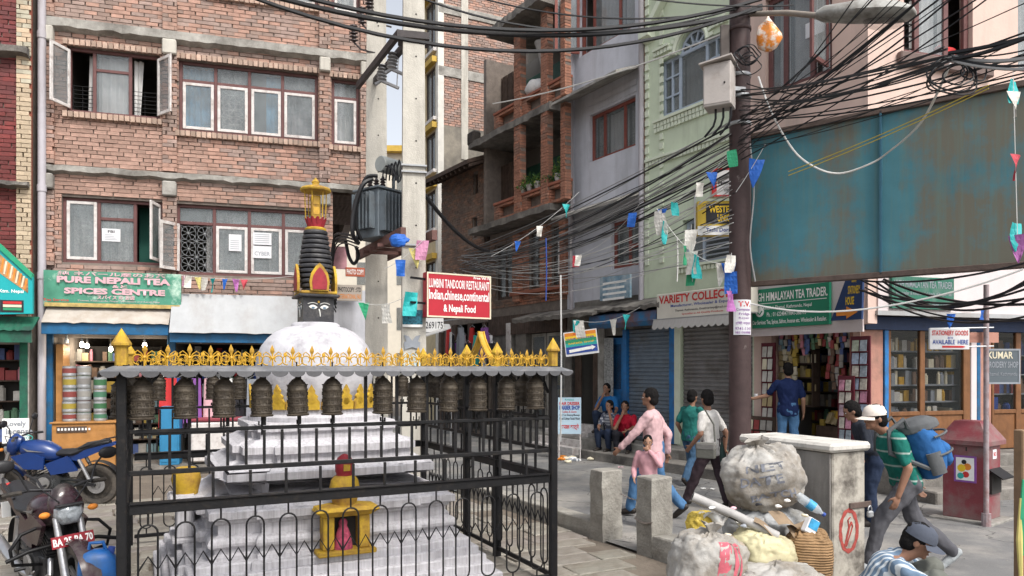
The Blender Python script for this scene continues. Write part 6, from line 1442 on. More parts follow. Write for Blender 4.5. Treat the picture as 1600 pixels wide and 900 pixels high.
# orange bag
ob = thing('orange_plastic_bag', 'orange and white plastic bag hanging from the cables by the pole', 'bag', pix(1200, 52, 9.7))
m_or = mat('orange_plastic', (.72, .24, .03), .4, var=.3, vs=9, bump=.3, bs=14, dirt=(.75, .66, .58), ds=8, dt=.54, dw=.05)
b = MB(); b.lathe([(.01, .24), (.025, .20), (.05, .17), (.11, .08), (.155, -.02), (.16, -.08), (.11, -.19), (.05, -.235), (0, -.24)], 16)
for i, v in enumerate(b.v): f = 1+.28*mnoise.noise(V(*v)*7+V(3, 1, 2)); b.v[i] = (v[0]*f*1.05, v[1]*f*.7, v[2])
b.build('bag', m_or, ob, smooth=True); MB().tube([(0, 0, .22), (.01, 0, .38)], .005, 4).build('knot_string', m_cable, ob)
# ================================================================ cables
random.seed(77)
def cable(p, q, sag, r_, label, group, m=m_cable, n=18, name='overhead_cable', wob=0):
    p, q = Vector(p), Vector(q); pts = []; ph = rnd(0, 6)
    for i in range(n+1):
        t = i/n; a = p.lerp(q, t); a.z -= sag*4*t*(1-t); 
        if wob: a += V(wob*math.sin(t*9+ph), 0, wob*math.sin(t*7+ph*2))
        pts.append(a)
    return tag(MB().tube(pts, r_, 5).build(name, m, smooth=True), label, 'cable', group)
cable(pix(330, -50, 8.2), pix(1190, -2, 9.8), .55, .026, 'thick black cable slung high across the square to the brown pole', 'thick cables across the square')
cable(pix(370, -22, 8.4), pix(1190, 14, 9.8), .45, .03, 'thick black cable slung high across the square to the brown pole', 'thick cables across the square')
cable(pix(380, -10, 8.0), pix(1190, 8, 9.8), .62, .024, 'thick black cable slung high across the square to the brown pole', 'thick cables across the square')
cable(pix(640, -10, 9.0), pix(1170, 5, 9.9), .42, .014, 'thin black cable over the balcony house and the mint facade', 'thin cables across the lane')
cable(pix(740, -6, 10.0), pix(1165, 12, 9.9), .22, .012, 'thin black cable over the balcony house and the mint facade', 'thin cables across the lane')
cable(pix(1000, -4, 9.0), pix(1240, 8, 9.6), .05, .010, 'thin black cable over the balcony house and the mint facade', 'thin cables across the lane')
cable(pix(770, 162, 14), pix(1150, 44, 9.95), .12, .012, 'pale grey cable crossing the mint arched window', 'pale cable', m_cable_w)
cable(pix(664, 305, 10.9), pix(764, 392, 17), .18, .035, 'thick black cable dropping from the stickered pole', 'drop cable')
for k in range(26):    # lane to the brown pole
    u, v = 730+rnd(-14, 26), 410+rnd(-22, 18); Y = rnd(16.5, 19)
    cable(FR.world(FR.X(u), -.06, FR.Z(u, v)), pix(1146+rnd(-4, 6), 188+k*3.6+rnd(-4, 4), 9.95+rnd(-.08, .1)), rnd(.10, .45), random.choice((.006, .008, .010, .014)), 'black cable of the heavy bundle from the lane to the brown pole', 'cable bundle, lane side', random.choice((m_cable, m_cable, m_cable, m_cable_g)))
for k in range(16):    # slack thin lines lower down
    su, sv = 722+rnd(-12, 28), 405+rnd(-14, 26)
    cable(FR.world(FR.X(su), -.06, FR.Z(su, sv)), pix(1146+rnd(-5, 4), 300+rnd(-20, 110), 9.9), rnd(.3, .9), rnd(.005, .009), 'slack grey line drooping below the heavy bundle', 'slack lines below the bundle', random.choice((m_cable_g, m_cable, m_cable_w)))
for k in range(34):    # brown pole up to the right
    tu, tv = (rnd(1470, 1495), rnd(72, 108)) if k < 9 else ((rnd(1660, 1780), rnd(-30, 110)) if k % 3 == 0 else (rnd(1400, 1700), rnd(-130, -30)))
    cable(pix(1158+rnd(-6, 10), 140+k*3.2+rnd(-12, 12), 9.85), pix(tu, tv, rnd(5.6, 7.2)), rnd(.02, .22), random.choice((.005, .006, .008, .010)), 'black cable fanning up from the brown pole over the billboard', 'cable fan above the billboard')
for k in range(6): cable(pix(1478+rnd(-10, 10), 88+rnd(-6, 6), 6.8), pix(1680, 20+k*16, 6.0), rnd(.0, .1), rnd(.006, .02), 'cable tied at the knot above the billboard', 'cables at the knot', random.choice((m_cable, m_cable_g)))
for k in range(6):
    r_ = rnd(.09, .20); c0 = pix(1496+rnd(-20, 30), 108+rnd(-4, 18), 6.8); e1, e2, pz = rnd(.9, 1.6), rnd(.45, .9), rnd(0, 3)
    tag(MB().tube([c0+V(r_*e1*math.cos(t), .04*math.sin(2*t+pz), r_*e2*math.sin(t)+.3*r_*math.sin(t*.5+pz)*math.cos(t+pz)) for t in [2*PI*i/32 for i in range(32)]], .008, 5, closed=True).build('cable_coil', m_cable, smooth=True), 'black loop of spare cable at the knot above the billboard', 'cable', 'spare loops')
for k in range(6):
    r_ = rnd(.10, .17); c0 = pix(1162+rnd(-6, 8), 95+rnd(-8, 14), 9.8)
    tag(MB().tube([c0+V(r_*math.cos(t), -.1+.04*math.sin(3*t), r_*.7*math.sin(t)) for t in [2*PI*i/20 for i in range(20)]], .007, 5, closed=True).build('cable_coil', m_cable, smooth=True), 'black loop of spare cable beside the junction box', 'cable', 'spare loops')
loop([pix(1185, 120, 9.6), pix(1205, 175, 9.4), pix(1240, 235, 9.2), pix(1275, 262, 9.0), pix(1312, 271, 8.9), pix(1355, 258, 8.7), pix(1385, 240, 8.5), pix(1440, 190, 7.8), pix(1485, 100, 6.9)], .012, 'white cable sagging across the billboard', m_cable_w, None)
for k in range(2): cable(pix(1232, 274-6*k, 8.9), pix(1545, 138-5*k, 7.0), .03, .006, 'yellow string stretched across the billboard', 'yellow strings', flat('yellow_string', (.5, .4, .08), .7))
for k in range(9): cable(pix(1345+rnd(-20, 40), 440+rnd(-4, 30), 9.6), pix(1640, 400+k*12, 7.4), rnd(.1, .4), rnd(.006, .016), 'black cable drooping in front of the fascia of the glass shop', 'cables by the fascia')
cable(pix(1150, 470, 10), pix(1600, 420, 8.2), .28, .012, 'twisted white rope wound with foil below the billboard', None, m_cable_w, wob=.012)
loop([pix(1172, 225, 9.8), pix(1178, 300, 9.8), pix(1172, 380, 9.8), pix(1180, 440, 9.8)], .01, 'grey string dangling down the brown pole', m_cable_g, None)
for k, (u, v0, v1) in enumerate(((876, 430, 690), (1058, 370, 440), (853, 372, 470))): loop([pix(u, v0, 13), pix(u+1, (v0+v1)/2, 13), pix(u, v1, 13)], .012 if k else .016, ('white pole holding the barber flag', 'pale cord hanging below the cables', 'blue cord hanging below the cables')[k], m_cable_w if k != 2 else INK['blue'], None, 'overhead_cable')
# ================================================================ bunting
FLAGC = ['white', 'blue', 'teal', 'yellow', 'red', 'pink', 'green', 'purple']
m_flag = {k: flat('flag_'+k, c, .6, var=.15) for k, c in dict(white=(.62, .6, .55), blue=(.02, .12, .48), teal=(.02, .36, .36), yellow=(.6, .52, .18), red=(.45, .05, .07), pink=(.5, .22, .34), green=(.04, .36, .18), purple=(.4, .14, .38)).items()}
def bunting(p, q, sag, flags, label, size=.16, r_=.004, m=m_cable_w):
    p, q = Vector(p), Vector(q); t = thing('flag_string', label, 'bunting', p)
    at = lambda s: (q-p)*s-V(0, 0, sag*4*s*(1-s))
    MB().tube([at(i/14) for i in range(15)], r_, 4).build('cord', m, t)
    for i, (s, c, k) in enumerate(flags):
        o = at(s); h_ = size*rnd(.85, 1.25); w_ = h_*.62; tw = rnd(-.9, .9); le = rnd(-.35, .35); b = MB()
        dx = V(math.cos(tw), math.sin(tw), 0); cr = rnd(0, 6)
        def fn(a, v_):
            wd = w_*(1-v_*(.93 if k == 'p' else .12)); return o+dx*((a-.5)*wd+le*v_*h_*.5)+V(-dx.y, dx.x, 0)*(.014*math.sin(a*3+v_*4+cr))*(h_/.16)-V(0, 0, v_*h_)
        b.sheet(fn, 4, 5); b.build('flag', m_flag[c], t)
bunting(FL.world(*[FL.X(282, -.3), -.32, FL.Z(282, 430, -.3)]), FL.world(*[FL.X(470, -.3), -.32, FL.Z(470, 430, -.3)]), .08, [(.03, 'pink', 'p'), (.06, 'white', 'r'), (.14, 'yellow', 'p'), (.19, 'white', 'r'), (.26, 'teal', 'p'), (.36, 'blue', 'p'), (.45, 'purple', 'p'), (.52, 'red', 'p')], 'string of small pennants under the first floor window row', .22)
bunting(pix(1143, 235, 9.75), pix(1026, 330, 10.5), .1, [(.0, 'green', 'r'), (.25, 'blue', 'p'), (.4, 'white', 'r'), (.75, 'teal', 'r'), (.92, 'blue', 'p'), (.98, 'white', 'r')], 'prayer flag string from the brown pole across the mint wall', .2)
bunting(pix(1026, 325, 10.4), pix(1142, 410, 9.8), .25, [(.05, 'white', 'r'), (.12, 'teal', 'p'), (.4, 'green', 'p'), (.48, 'white', 'r'), (.55, 'teal', 'r'), (.9, 'white', 'p'), (.97, 'blue', 'p')], 'prayer flag string drooping left of the brown pole', .26)
bunting(pix(1080, 350, 10.2), pix(1082, 440, 10.2), .0, [(.1, 'white', 'r'), (.3, 'white', 'p'), (.6, 'teal', 'r'), (.8, 'green', 'r')], 'flag string hanging straight down before the mint wall', .22)
bunting(pix(1143, 395, 9.75), pix(1140, 470, 9.75), .0, [(.05, 'white', 'r'), (.4, 'blue', 'r'), (.8, 'purple', 'r')], 'flag string tied along the brown pole', .26)
bunting(pix(1150, 300, 9.7), pix(1196, 225, 9.6), .02, [(.72, 'blue', 'p')], 'single large blue flag beside the brown pole', .34)
bunting(pix(1583, 112, 7.2), pix(1590, 375, 7.0), .0, [(.05, 'teal', 'r'), (.12, 'white', 'p'), (.5, 'red', 'p'), (.9, 'teal', 'p'), (.97, 'purple', 'p')], 'flag string hanging in front of the billboard edge', .26)
bunting(pix(768, 400, 14), pix(905, 300, 14), .1, [(.3, 'blue', 'p'), (.55, 'white', 'r'), (.85, 'teal', 'p')], 'flag string below the balcony', .2)
bunting(pix(900, 400, 13), pix(1000, 318, 11.5), .15, [(.0, 'red', 'r'), (.05, 'white', 'r'), (.9, 'blue', 'r')], 'flag string between the balcony house and the mint wall', .22)
bunting(pix(900, 500, 13), pix(1000, 480, 12), .12, [(.0, 'teal', 'r'), (.04, 'white', 'r'), (.6, 'white', 'p'), (.8, 'teal', 'p')], 'flag string over the blue tin awning', .25)
bunting(pix(600, 420, 10.6), pix(664, 372, 10.6), .05, [(.4, 'blue', 'r'), (.75, 'yellow', 'p'), (.95, 'pink', 'r')], 'torn flags on the stickered pole', .26)
bunting(pix(560, 470, 11), pix(645, 455, 10.5), .12, [(.1, 'green', 'p'), (.5, 'white', 'r'), (.98, 'teal', 'r')], 'flag string between the concrete poles', .28)
bunting(pix(1480, 490, 8.6), pix(1545, 480, 8.6), .02, [(.1, 'blue', 'p'), (.85, 'blue', 'r')], 'blue pennants above the stationery goods sign', .16)
# blue plastic sheet caught on the pole
bl_ = thing('blue_plastic_scrap', 'crumpled blue plastic scrap caught on the stickered pole', 'plastic', pix(625, 376, 10.5))
b = MB(); b.ball((0, 0, 0), (.14, .06, .09), 10, 7)
for i, v in enumerate(b.v): f = 1+.6*mnoise.noise(V(*v)*14); b.v[i] = (v[0]*f, v[1]*f, v[2]*f)
b.build('plastic', m_flag['blue'], bl_)
# ================================================================ barber signs
FBs = Frame(*(pix(880, 577, 15.5).xy), R(-16))
q = FB(880, 932, 520, 558, F=FBs, um=890)
t = thing('barber_flag_sign', 'rainbow striped hanging sign lettered HAIR DRESSER BARBER SHOP', 'sign', FBs.world(q[0], 0, q[3])); t.rotation_euler = (0, R(-7), R(-16)); wd, ht = q[1]-q[0], q[3]-q[2]
MB().box(0, wd, 0, .02, -ht, 0).build('board', m_sgn_w, t)
for k, c in enumerate(('orange', 'yellow', 'green', 'teal', 'blue', 'blue')): MB().box(.02, wd-.02, -.004, -.001, -ht*.04-ht*.145*(k+1), -ht*.04-ht*.145*k-.002).build('stripe', INK[c], t)
for s, k, c, a0, a1 in (('KRISTIYA', 0, 'red', .3, .7), ('HAIR DRESSER', 1.3, 'blue', .08, .92), ('BARBER SHOP', 2.6, 'yellow', .12, .9)): text(s, wd*a0, wd*a1, -ht*.04-ht*.145*(k+1)+.02, -ht*.04-ht*.145*k-.02, -.007, t, INK[c], bold=.02)
MB().prism([(wd*.12, -ht*.86), (wd*.8, -ht*.80), (wd*.8, -ht*.84), (wd*.92, -ht*.74), (wd*.8, -ht*.64), (wd*.8, -ht*.68), (wd*.12, -ht*.74)], -.010, -.006).build('arrow', INK['white'], t)
FBd = Frame(*(pix(890, 577, 15.9).xy), R(-2))
q = FB(872, 908, 621, 678, F=FBd, um=890)
t = FBd.thing('barber_board', 'light blue standing board lettered HAIR DRESSER BARBER SHOP', 'sign'); wd, ht = q[1]-q[0], q[3]-q[2]
MB().box(q[0], q[1], 0, .03, q[2], q[3]).build('board', flat('pale_blue_board', (.42, .56, .66), .6), t)
for x in (q[0]+.02, q[1]-.02): MB().cyl((x, .015, 0), (x, .015, q[2]), .015, n=6).build('leg', m_white, t)
for s, e, f, c, a0, a1, bo in (('Kristiya', .90, .97, 'teal', .3, .7, .01), ('HAIR DRESSER', .79, .88, 'red', .06, .94, .03), ('BARBER SHOP', .66, .78, 'blue', .06, .94, .04), ('Ladies & Gents', .58, .64, 'red', .2, .8, .01), ('Hair Cut Shaving Massage', .48, .55, 'black', .06, .94, .015), ('Head Colour Facial Wash', .39, .46, 'black', .06, .94, .015), ('कपाल काट्ने', .10, .28, 'red', .1, .9, .03)): text(s, q[0]+wd*a0, q[0]+wd*a1, q[2]+ht*e, q[2]+ht*f, -.004, t, INK[c], bold=bo)
# ================================================================ people
def bake(mb, name, m, parent, vox=.012, smooth=2, wr=0., ws=9., sx=0, color=False):
    'fuse overlapping solids into one continuous skin'
    me = mb.mesh(name, m); o = bpy.data.objects.new(name, me)
    r_ = o.modifiers.new('r', 'REMESH'); r_.mode = 'VOXEL'; r_.voxel_size = vox
    s_ = o.modifiers.new('s', 'SMOOTH'); s_.iterations = smooth; s_.factor = .5
    nm = to_mesh(o); bpy.data.objects.remove(o)
    nm.materials.clear(); nm.materials.append(m)
    if wr:
        nrm = [n_.vector.copy() for n_ in nm.vertex_normals]; out = []
        for v, n_ in zip(nm.vertices, nrm):
            p = v.co; d = mnoise.noise(V(p.x*ws, p.y*ws, p.z*ws*.7+sx))+.5*mnoise.noise(V(p.x*ws*2.3, p.y*ws*2.3, p.z*ws*1.6+sx+5))
            q = p+n_*d*wr; out += (q.x, q.y, q.z)
        nm.vertices.foreach_set('co', out); nm.update()
    nm.polygons.foreach_set('use_smooth', [True]*len(nm.polygons)); nm.name = name
    o = bpy.data.objects.new(name, nm); COL.objects.link(o); o.parent = parent
    return o
def limb(b, pts, rs, n=12):
    pts = [Vector(p) for p in pts]
    for i in range(len(pts)-1):
        k = 3; q = [pts[i].lerp(pts[i+1], j/k) for j in range(k+1)]; r_ = [rs[i]+(rs[i+1]-rs[i])*j/k for j in range(k+1)]
        b.tube(q, r_, n)
    for p, r_ in zip(pts, rs): b.ball(p, r_*.995, n, 8)
def torso(b, hip, chest, sh_l, sh_r, s, grow=0, low=0.):
    'stack of ellipses from crotch to neck; lateral axis from the shoulders'
    up = (chest-hip).normalized(); lat = (sh_l-sh_r).normalized(); fw = lat.cross(up).normalized(); L = (chest-hip).length
    rings = []
    for t, w_, d_ in ((-.22-low, .150, .105), (-.05, .168, .118), (.25, .152, .108), (.55, .158, .112), (.85, .178, .122), (1.05, .170, .108), (1.17, .115, .085), (1.26, .055, .055)):
        c = hip+up*L*t; rings.append([c+lat*(w_*s+grow)*math.cos(a)+fw*(d_*s+grow)*math.sin(a) for a in [2*PI*k/18 for k in range(18)]])
    b.loft(rings)
    return up, lat, fw
def hand(b, wrist, direction, palm_n, s, curl=.5):
    d = Vector(direction).normalized(); n_ = Vector(palm_n); n_ = (n_-d*n_.dot(d)).normalized(); l = d.cross(n_)
    M = Matrix((l, n_, d)).transposed().to_4x4(); M.translation = wrist
    b.ball(Vector(wrist)+d*.045*s, (.037*s, .016*s, .050*s), 10, 7, Matrix((l, n_, d)).transposed().to_4x4())
    for k, (off, ln) in enumerate(((-.026, .060), (-.009, .072), (.009, .068), (.025, .052))):
        p0 = Vector(wrist)+d*.082*s+l*off*s; a = curl
        p1 = p0+(d*math.cos(a*.6)+n_*math.sin(a*.6))*ln*.5*s; p2 = p1+(d*math.cos(a*1.6)+n_*math.sin(a*1.6))*ln*.5*s
        limb(b, [p0, p1, p2], [.0095*s, .009*s, .0075*s], 6)
    p0 = Vector(wrist)+d*.03*s-l*.03*s; p1 = p0+(d*.6-l*.7+n_*.25)*.035*s; p2 = p1+(d*.9-l*.2+n_*.4)*.03*s
    limb(b, [p0, p1, p2], [.012*s, .011*s, .009*s], 6)
SKIN = mat('brown_skin', (.24, .125, .080), .55, var=.12, vs=9, bump=.05, bs=60); SKIN2 = mat('light_brown_skin', (.34, .19, .125), .55, var=.1, vs=9, bump=.05, bs=60)
m_hair = mat('black_hair', (.010, .009, .009), .85, var=.3, vs=30, bump=.4, bs=80, spec=.12)
def cloth(name, c, **k): return mat('cloth_'+name, c, .88, var=k.pop('var', .12), vs=k.pop('vs', 5), bump=k.pop('bump', .25), bs=k.pop('bs', 25), spec=.15, **k)
def stripes(name, c0, c1, scale, axis='X', dist=.0, c2=None, thr=.62):
    if name in MATS: return MATS[name]
    m = cloth(name, c0); N = m.node_tree.nodes; L = m.node_tree.links; bs = N['Principled BSDF']; src = bs.inputs['Base Color'].links[0].from_socket
    tc = N.new('ShaderNodeTexCoord')
    for ax, sc, cc in ((axis, scale, c1),)+(((('Z' if axis != 'Z' else 'X'), scale, c2),) if c2 else ()):
        wv = N.new('ShaderNodeTexWave'); wv.bands_direction = ax; wv.inputs['Scale'].default_value = sc; wv.inputs['Distortion'].default_value = dist; L.new(tc.outputs['Object'], wv.inputs[0])
        mr = N.new('ShaderNodeMapRange'); mr.inputs[1].default_value = thr; mr.inputs[2].default_value = thr+.08; L.new(wv.outputs[1], mr.inputs[0])
        mx = N.new('ShaderNodeMix'); mx.data_type = 'RGBA'; L.new(mr.outputs[0], mx.inputs[0]); L.new(src, mx.inputs[6]); mx.inputs[7].default_value = (*cc, 1); src = mx.outputs[2]
    L.new(src, bs.inputs['Base Color']); return m
def person(label, loc, face, J, shirt, pants, shoe, height=1.68, sleeve='short', skin=SKIN, hair=m_hair, cap=None, seed=0, group=None, pant_len=1.0, untuck=.0, fat=1.0, hair_long=False, voxel=.012):
    '''J: joints in metres for a 1.70 m figure, as (forward, left, up): hip, chest, head, kL, aL, kR, aR, eL, wL, eR, wR; optional look (yaw, pitch)'''
    t = thing('person', label, 'person', loc, face, group); s = height/1.70
    g = lambda k: V(*J[k])*s
    hip, chest, head = g('hip'), g('chest'), g('head')
    up = (chest-hip).normalized(); tw = J.get('twist', 0)
    lat = V(-math.sin(tw), math.cos(tw), 0); lat = (lat-up*lat.dot(up)).normalized()
    shL, shR = chest+lat*.175*s*fat+up*.035*s, chest-lat*.175*s*fat+up*.035*s
    hl = V(0, 1, 0); hL, hR = hip+hl*.09*s-V(0, 0, .03*s), hip-hl*.09*s-V(0, 0, .03*s)
    neck = chest+up*.10*s
    yaw, pit = J.get('look', (0, 0)); HM = RZ(yaw) @ RY(pit); H3 = HM
    hp = lambda f, l, u: head+(H3 @ V(f, l, u))*s
    # body, one continuous skin
    b = MB(); torso(b, hip, chest, shL, shR, s*fat*.97, 0)
    limb(b, [neck-up*.03*s, head-V(0, 0, .06*s)], [.055*s, .052*s])
    b.ball(hp(0.0, 0, .015), (.098*s, .076*s, .108*s), 16, 12, H3.to_3x3().to_4x4()); b.ball(hp(.022, 0, -.055), (.068*s, .056*s, .062*s), 14, 9, H3.to_3x3().to_4x4())
    b.ball(hp(.098, 0, -.018), (.017*s, .013*s, .024*s), 8, 6, H3.to_3x3().to_4x4()); b.ball(hp(.078, 0, -.088), (.022*s, .026*s, .018*s), 8, 6, H3.to_3x3().to_4x4()); b.ball(hp(.082, 0, .02), (.02*s, .05*s, .014*s), 8, 6, H3.to_3x3().to_4x4())
    b.ball(hp(.086, 0, -.058), (.014*s, .024*s, .010*s), 8, 6, H3.to_3x3().to_4x4())
    for sg in (-1, 1): b.ball(hp(-.005, sg*.080, -.012), (.022*s, .010*s, .032*s), 8, 6, H3.to_3x3().to_4x4())
    for h0, k, a in ((hL, 'kL', 'aL'), (hR, 'kR', 'aR')): limb(b, [h0, g(k), g(a)], [.078*s, .052*s, .036*s]); f = J.get('f'+a[1], (1, 0, -.1)); fd = Vector(f).normalized(); limb(b, [g(a)-fd*.03*s-V(0, 0, .035*s), g(a)+fd*.13*s-V(0, 0, .045*s)], [.036*s, .028*s], 8)
    for sh, e, w_ in ((shL, 'eL', 'wL'), (shR, 'eR', 'wR')):
        limb(b, [sh, g(e), g(w_)], [.052*s*fat, .041*s, .027*s])
        d = (g(w_)-g(e)); hand(b, g(w_), J.get('h'+w_[1], tuple(d)), J.get('p'+w_[1], (0, -1 if w_ == 'wL' else 1, .2)), s, J.get('c'+w_[1], .5))
    bo = bake(b, 'body', skin, t, voxel*.8, 2)
    # face marks
    for sg in (-1, 1):
        MB().ball(hp(.083, sg*.031, .002), (.008*s, .015*s, .007*s), 8, 6, H3.to_3x3().to_4x4()).build('eye', INK['white'], t); MB().ball(hp(.0885, sg*.031, .002), (.005*s, .007*s, .007*s), 8, 6, H3.to_3x3().to_4x4()).build('iris', m_hair, t)
        MB().tube([hp(.094, sg*.014, .020), hp(.094, sg*.034, .026), hp(.082, sg*.052, .020)], .004*s, 5).build('eyebrow', m_hair, t)
    MB().ball(hp(.097, 0, -.058), (.006*s, .021*s, .004*s), 8, 5, H3.to_3x3().to_4x4()).build('lips', mat('lip', (.22, .075, .06), .5), t)
    if cap is None or hair_long or True:
        b = MB(); b.ball(hp(-.016, 0, .030), (.104*s, .088*s, .110*s), 16, 12, H3.to_3x3().to_4x4()); b.ball(hp(-.045, 0, -.03), (.070*s, .084*s, .080*s), 14, 9, H3.to_3x3().to_4x4())
        if hair_long: b.ball(hp(-.07, 0, -.09), (.05*s, .07*s, .10*s), 12, 8, H3.to_3x3().to_4x4())
        bm = MB(); bm.v = b.v; bm.f = b.f; bm.c = b.c; bm.m = b.m
        o = bake(bm, 'hair', hair, t, .011, 1, .006, 40, seed)
        # clear the face side
        me = o.data; bmh = bmesh.new(); bmh.from_mesh(me); inv = H3.inverted()
        dl = [v for v in bmh.verts if ((lambda q: (q.x > .052*s and q.z < .052*s) or (q.x > .012*s and q.z < -.005*s))(inv.to_3x3() @ (v.co-head)))]
        bmesh.ops.delete(bmh, geom=dl, context='VERTS'); bmh.to_mesh(me); bmh.free()
    if cap:
        b = MB(); C3 = H3.to_3x3().to_4x4()
        b.lathe([(.0, .135), (.05, .130), (.085, .105), (.104, .06), (.107, .030), (.100, .028), (.09, .09), (0, .12)], 20, hp(0, 0, 0), C3 @ SC(s*1.08, s*.92, s)); b.build('cap_crown', cap, t, smooth=True)
        def brim(a, v_): an = (a-.5)*2.3; r_ = .100+v_*.075*math.cos(an*.62); return hp(r_*math.cos(an)*1.08, r_*math.sin(an)*.9, .034-.022*v_-.018*abs(a-.5)*2)
        b = MB(); b.sheet(brim, 12, 4); o = b.build('cap_brim', cap, t, smooth=True)
    # clothes
    b = MB(); torso(b, hip, chest, shL, shR, s*fat, .016*s, untuck)
    limb(b, [chest+up*.02*s, neck-up*.015*s], [.09*s, .062*s])
    for sh, e, w_ in ((shL, 'eL', 'wL'), (shR, 'eR', 'wR')):
        E, W_ = g(e), g(w_)
        if sleeve == 'long': limb(b, [sh, E, E.lerp(W_, .93)], [.070*s*fat, .056*s, .042*s])
        else: limb(b, [sh, sh.lerp(E, .75)], [.070*s*fat, .060*s])
    bake(b, 'shirt', shirt, t, voxel, 2, .015*s, 11, seed)
    b = MB(); lo = hip-up*.05*s
    u2 = up; rings = []
    fw = hl.cross(u2).normalized()
    for tt, w_, d_ in ((-.13, .12, .10), (-.05, .165, .125), (.10, .158, .118)): c = hip+u2*tt*s; rings.append([c+hl*(w_*s*fat+.004)*math.cos(a)+fw*(d_*s*fat+.004)*math.sin(a) for a in [2*PI*k/16 for k in range(16)]])
    b.loft(rings)
    for h0, k, a in ((hL, 'kL', 'aL'), (hR, 'kR', 'aR')): K, A = g(k), g(a); limb(b, [h0, K, K.lerp(A, pant_len*.96)], [.100*s*fat, .078*s, .064*s])
    bake(b, 'trousers', pants, t, voxel, 2, .015*s, 10, seed+7)
    for a in ('aL', 'aR'):
        A = g(a); fd = Vector(J.get('f'+a[1], (1, 0, -.1))).normalized(); b = MB()
        sole = V(0, 0, -.05*s)
        limb(b, [A-fd*.045*s+sole*.6, A+fd*.06*s+sole*.75, A+fd*.16*s+sole*.95], [.045*s, .044*s, .036*s], 10)
        o = bake(b, 'shoe', shoe, t, .012, 2)
    return t
# poses (forward, left, up) for a 1.70 m figure
WALK = dict(hip=(0, 0, .90), chest=(.03, 0, 1.30), head=(.06, 0, 1.575), kL=(.22, .09, .52), aL=(.30, .09, .10), kR=(-.04, -.09, .49), aR=(-.36, -.09, .17), fR=(.8, 0, -.65), eL=(-.14, .24, 1.08), wL=(-.16, .24, .83), eR=(.13, -.24, 1.10), wR=(.30, -.22, .90))
STAND = dict(hip=(0, 0, .90), chest=(.01, 0, 1.31), head=(.03, 0, 1.575), kL=(.02, .10, .50), aL=(0, .11, .085), kR=(.02, -.10, .50), aR=(0, -.11, .085), eL=(-.02, .25, 1.06), wL=(.08, .26, .82), eR=(-.02, -.25, 1.06), wR=(.08, -.26, .82))
SIT = dict(hip=(0, 0, .12), chest=(.08, 0, .53), head=(.15, 0, .80), kL=(.40, .14, .24), aL=(.36, .13, -.11), kR=(.40, -.14, .24), aR=(.36, -.13, -.11), eL=(.22, .22, .36), wL=(.40, .12, .30), eR=(.24, -.22, .34), wR=(.42, -.10, .32))
def pose(base, **k): d = dict(base); d.update(k); return d
m_leath = mat('dark_leather', (.03, .024, .02), .5, var=.2); m_jean = cloth('jeans', (.07, .16, .30), var=.25, vs=9); m_jean_d = cloth('dark_jeans', (.022, .032, .060), var=.25)
def gp_(u, Y): p = pix(u, 577, Y); return (p.x, p.y, 0)
# 1 man in the pink shirt, striding towards the lane
person('man in a pink long sleeved shirt and jeans striding with swinging arm', gp_(1022, 9.7), R(146), pose(WALK, eR=(-.10, -.24, 1.08), wR=(-.08, -.26, .83), eL=(.16, .27, 1.11), wL=(.34, .31, .92), look=(.25, .0), twist=.15), cloth('pink_shirt', (.56, .37, .38)), m_jean, m_leath, 1.70, 'long', seed=1, untuck=.25)
# 2 boy with hand at his mouth
person('boy in a pink shirt covering his mouth beside the concrete bollard', gp_(1013, 9.05), R(-118), pose(STAND, eL=(.10, .26, 1.17), wL=(.15, .06, 1.44), hL=(-.1, -1, .3), pL=(-1, 0, 0), eR=(.0, -.27, 1.08), wR=(.15, -.22, .92), look=(.35, .1), twist=-.1), cloth('boy_pink_shirt', (.55, .30, .33)), m_jean, m_leath, 1.14, 'long', skin=SKIN2, seed=2, fat=1.05)
# 3 person in dark green
person('person in a dark green top and jeans walking past the shutters', gp_(1079, 12.5), R(38), pose(WALK, kL=(.12, .09, .50), aL=(.16, .09, .09), aR=(-.26, -.08, .12), kR=(-.03, -.08, .48), wL=(.08, .24, .86), eL=(-.06, .25, 1.08)), cloth('dark_green', (.02, .13, .115)), cloth('slate_jeans', (.05, .10, .17)), m_leath, 1.60, 'short', seed=3, untuck=.1)
# 4 man in white
pw = person('man in a white shirt and dark trousers with a shoulder bag', gp_(1110, 10.35), R(138), pose(WALK, kL=(.16, .10, .50), aL=(.33, .10, .10), kR=(-.10, -.09, .50), aR=(-.22, -.09, .12), eL=(.02, .26, 1.08), wL=(.18, .24, .90), eR=(-.12, -.24, 1.08), wR=(-.10, -.25, .84), look=(-.45, 0), hip=(.0, 0, .90)), cloth('white_shirt', (.60, .58, .55)), cloth('plum_trousers', (.055, .038, .045)), m_leath, 1.66, 'short', seed=4, untuck=.15)
bg = thing('shoulder_bag', 'grey green shoulder bag at the hip of the man in white', 'bag', gp_(1103, 10.0), R(150))
b = MB(); b.box(-.13, .13, -.05, .05, .74, .95); bake(b, 'pouch', cloth('grey_green_bag', (.12, .12, .105)), bg, .012, 4); MB().box(-.135, .135, -.062, .055, .85, .955).build('flap', cloth('grey_bag_flap', (.17, .165, .155)), bg, bevel=.02)
MB().tube([(-.12, 0, .97), (-.1, -.02, 1.2), (.0, .05, 1.40)], .012, 5).build('strap', cloth('grey_green_bag', (0, 0, 0)), bg)
um = thing('rolled_umbrella', 'rolled dark green umbrella carried behind the man in white', 'umbrella', pix(1128, 702, 10.15))
MB().tube([(0, 0, .1), (0, 0, 0), (.02, 0, -.12), (.06, 0, -.55), (.065, 0, -.62)], [.012, .03, .05, .035, .008], 10).build('cover', cloth('dark_green_umbrella', (.03, .055, .05)), um, smooth=True); MB().tube([(0, 0, .1), (0, 0, .16), (.03, 0, .19), (.05, 0, .16)], .010, 6).build('handle', m_black, um)
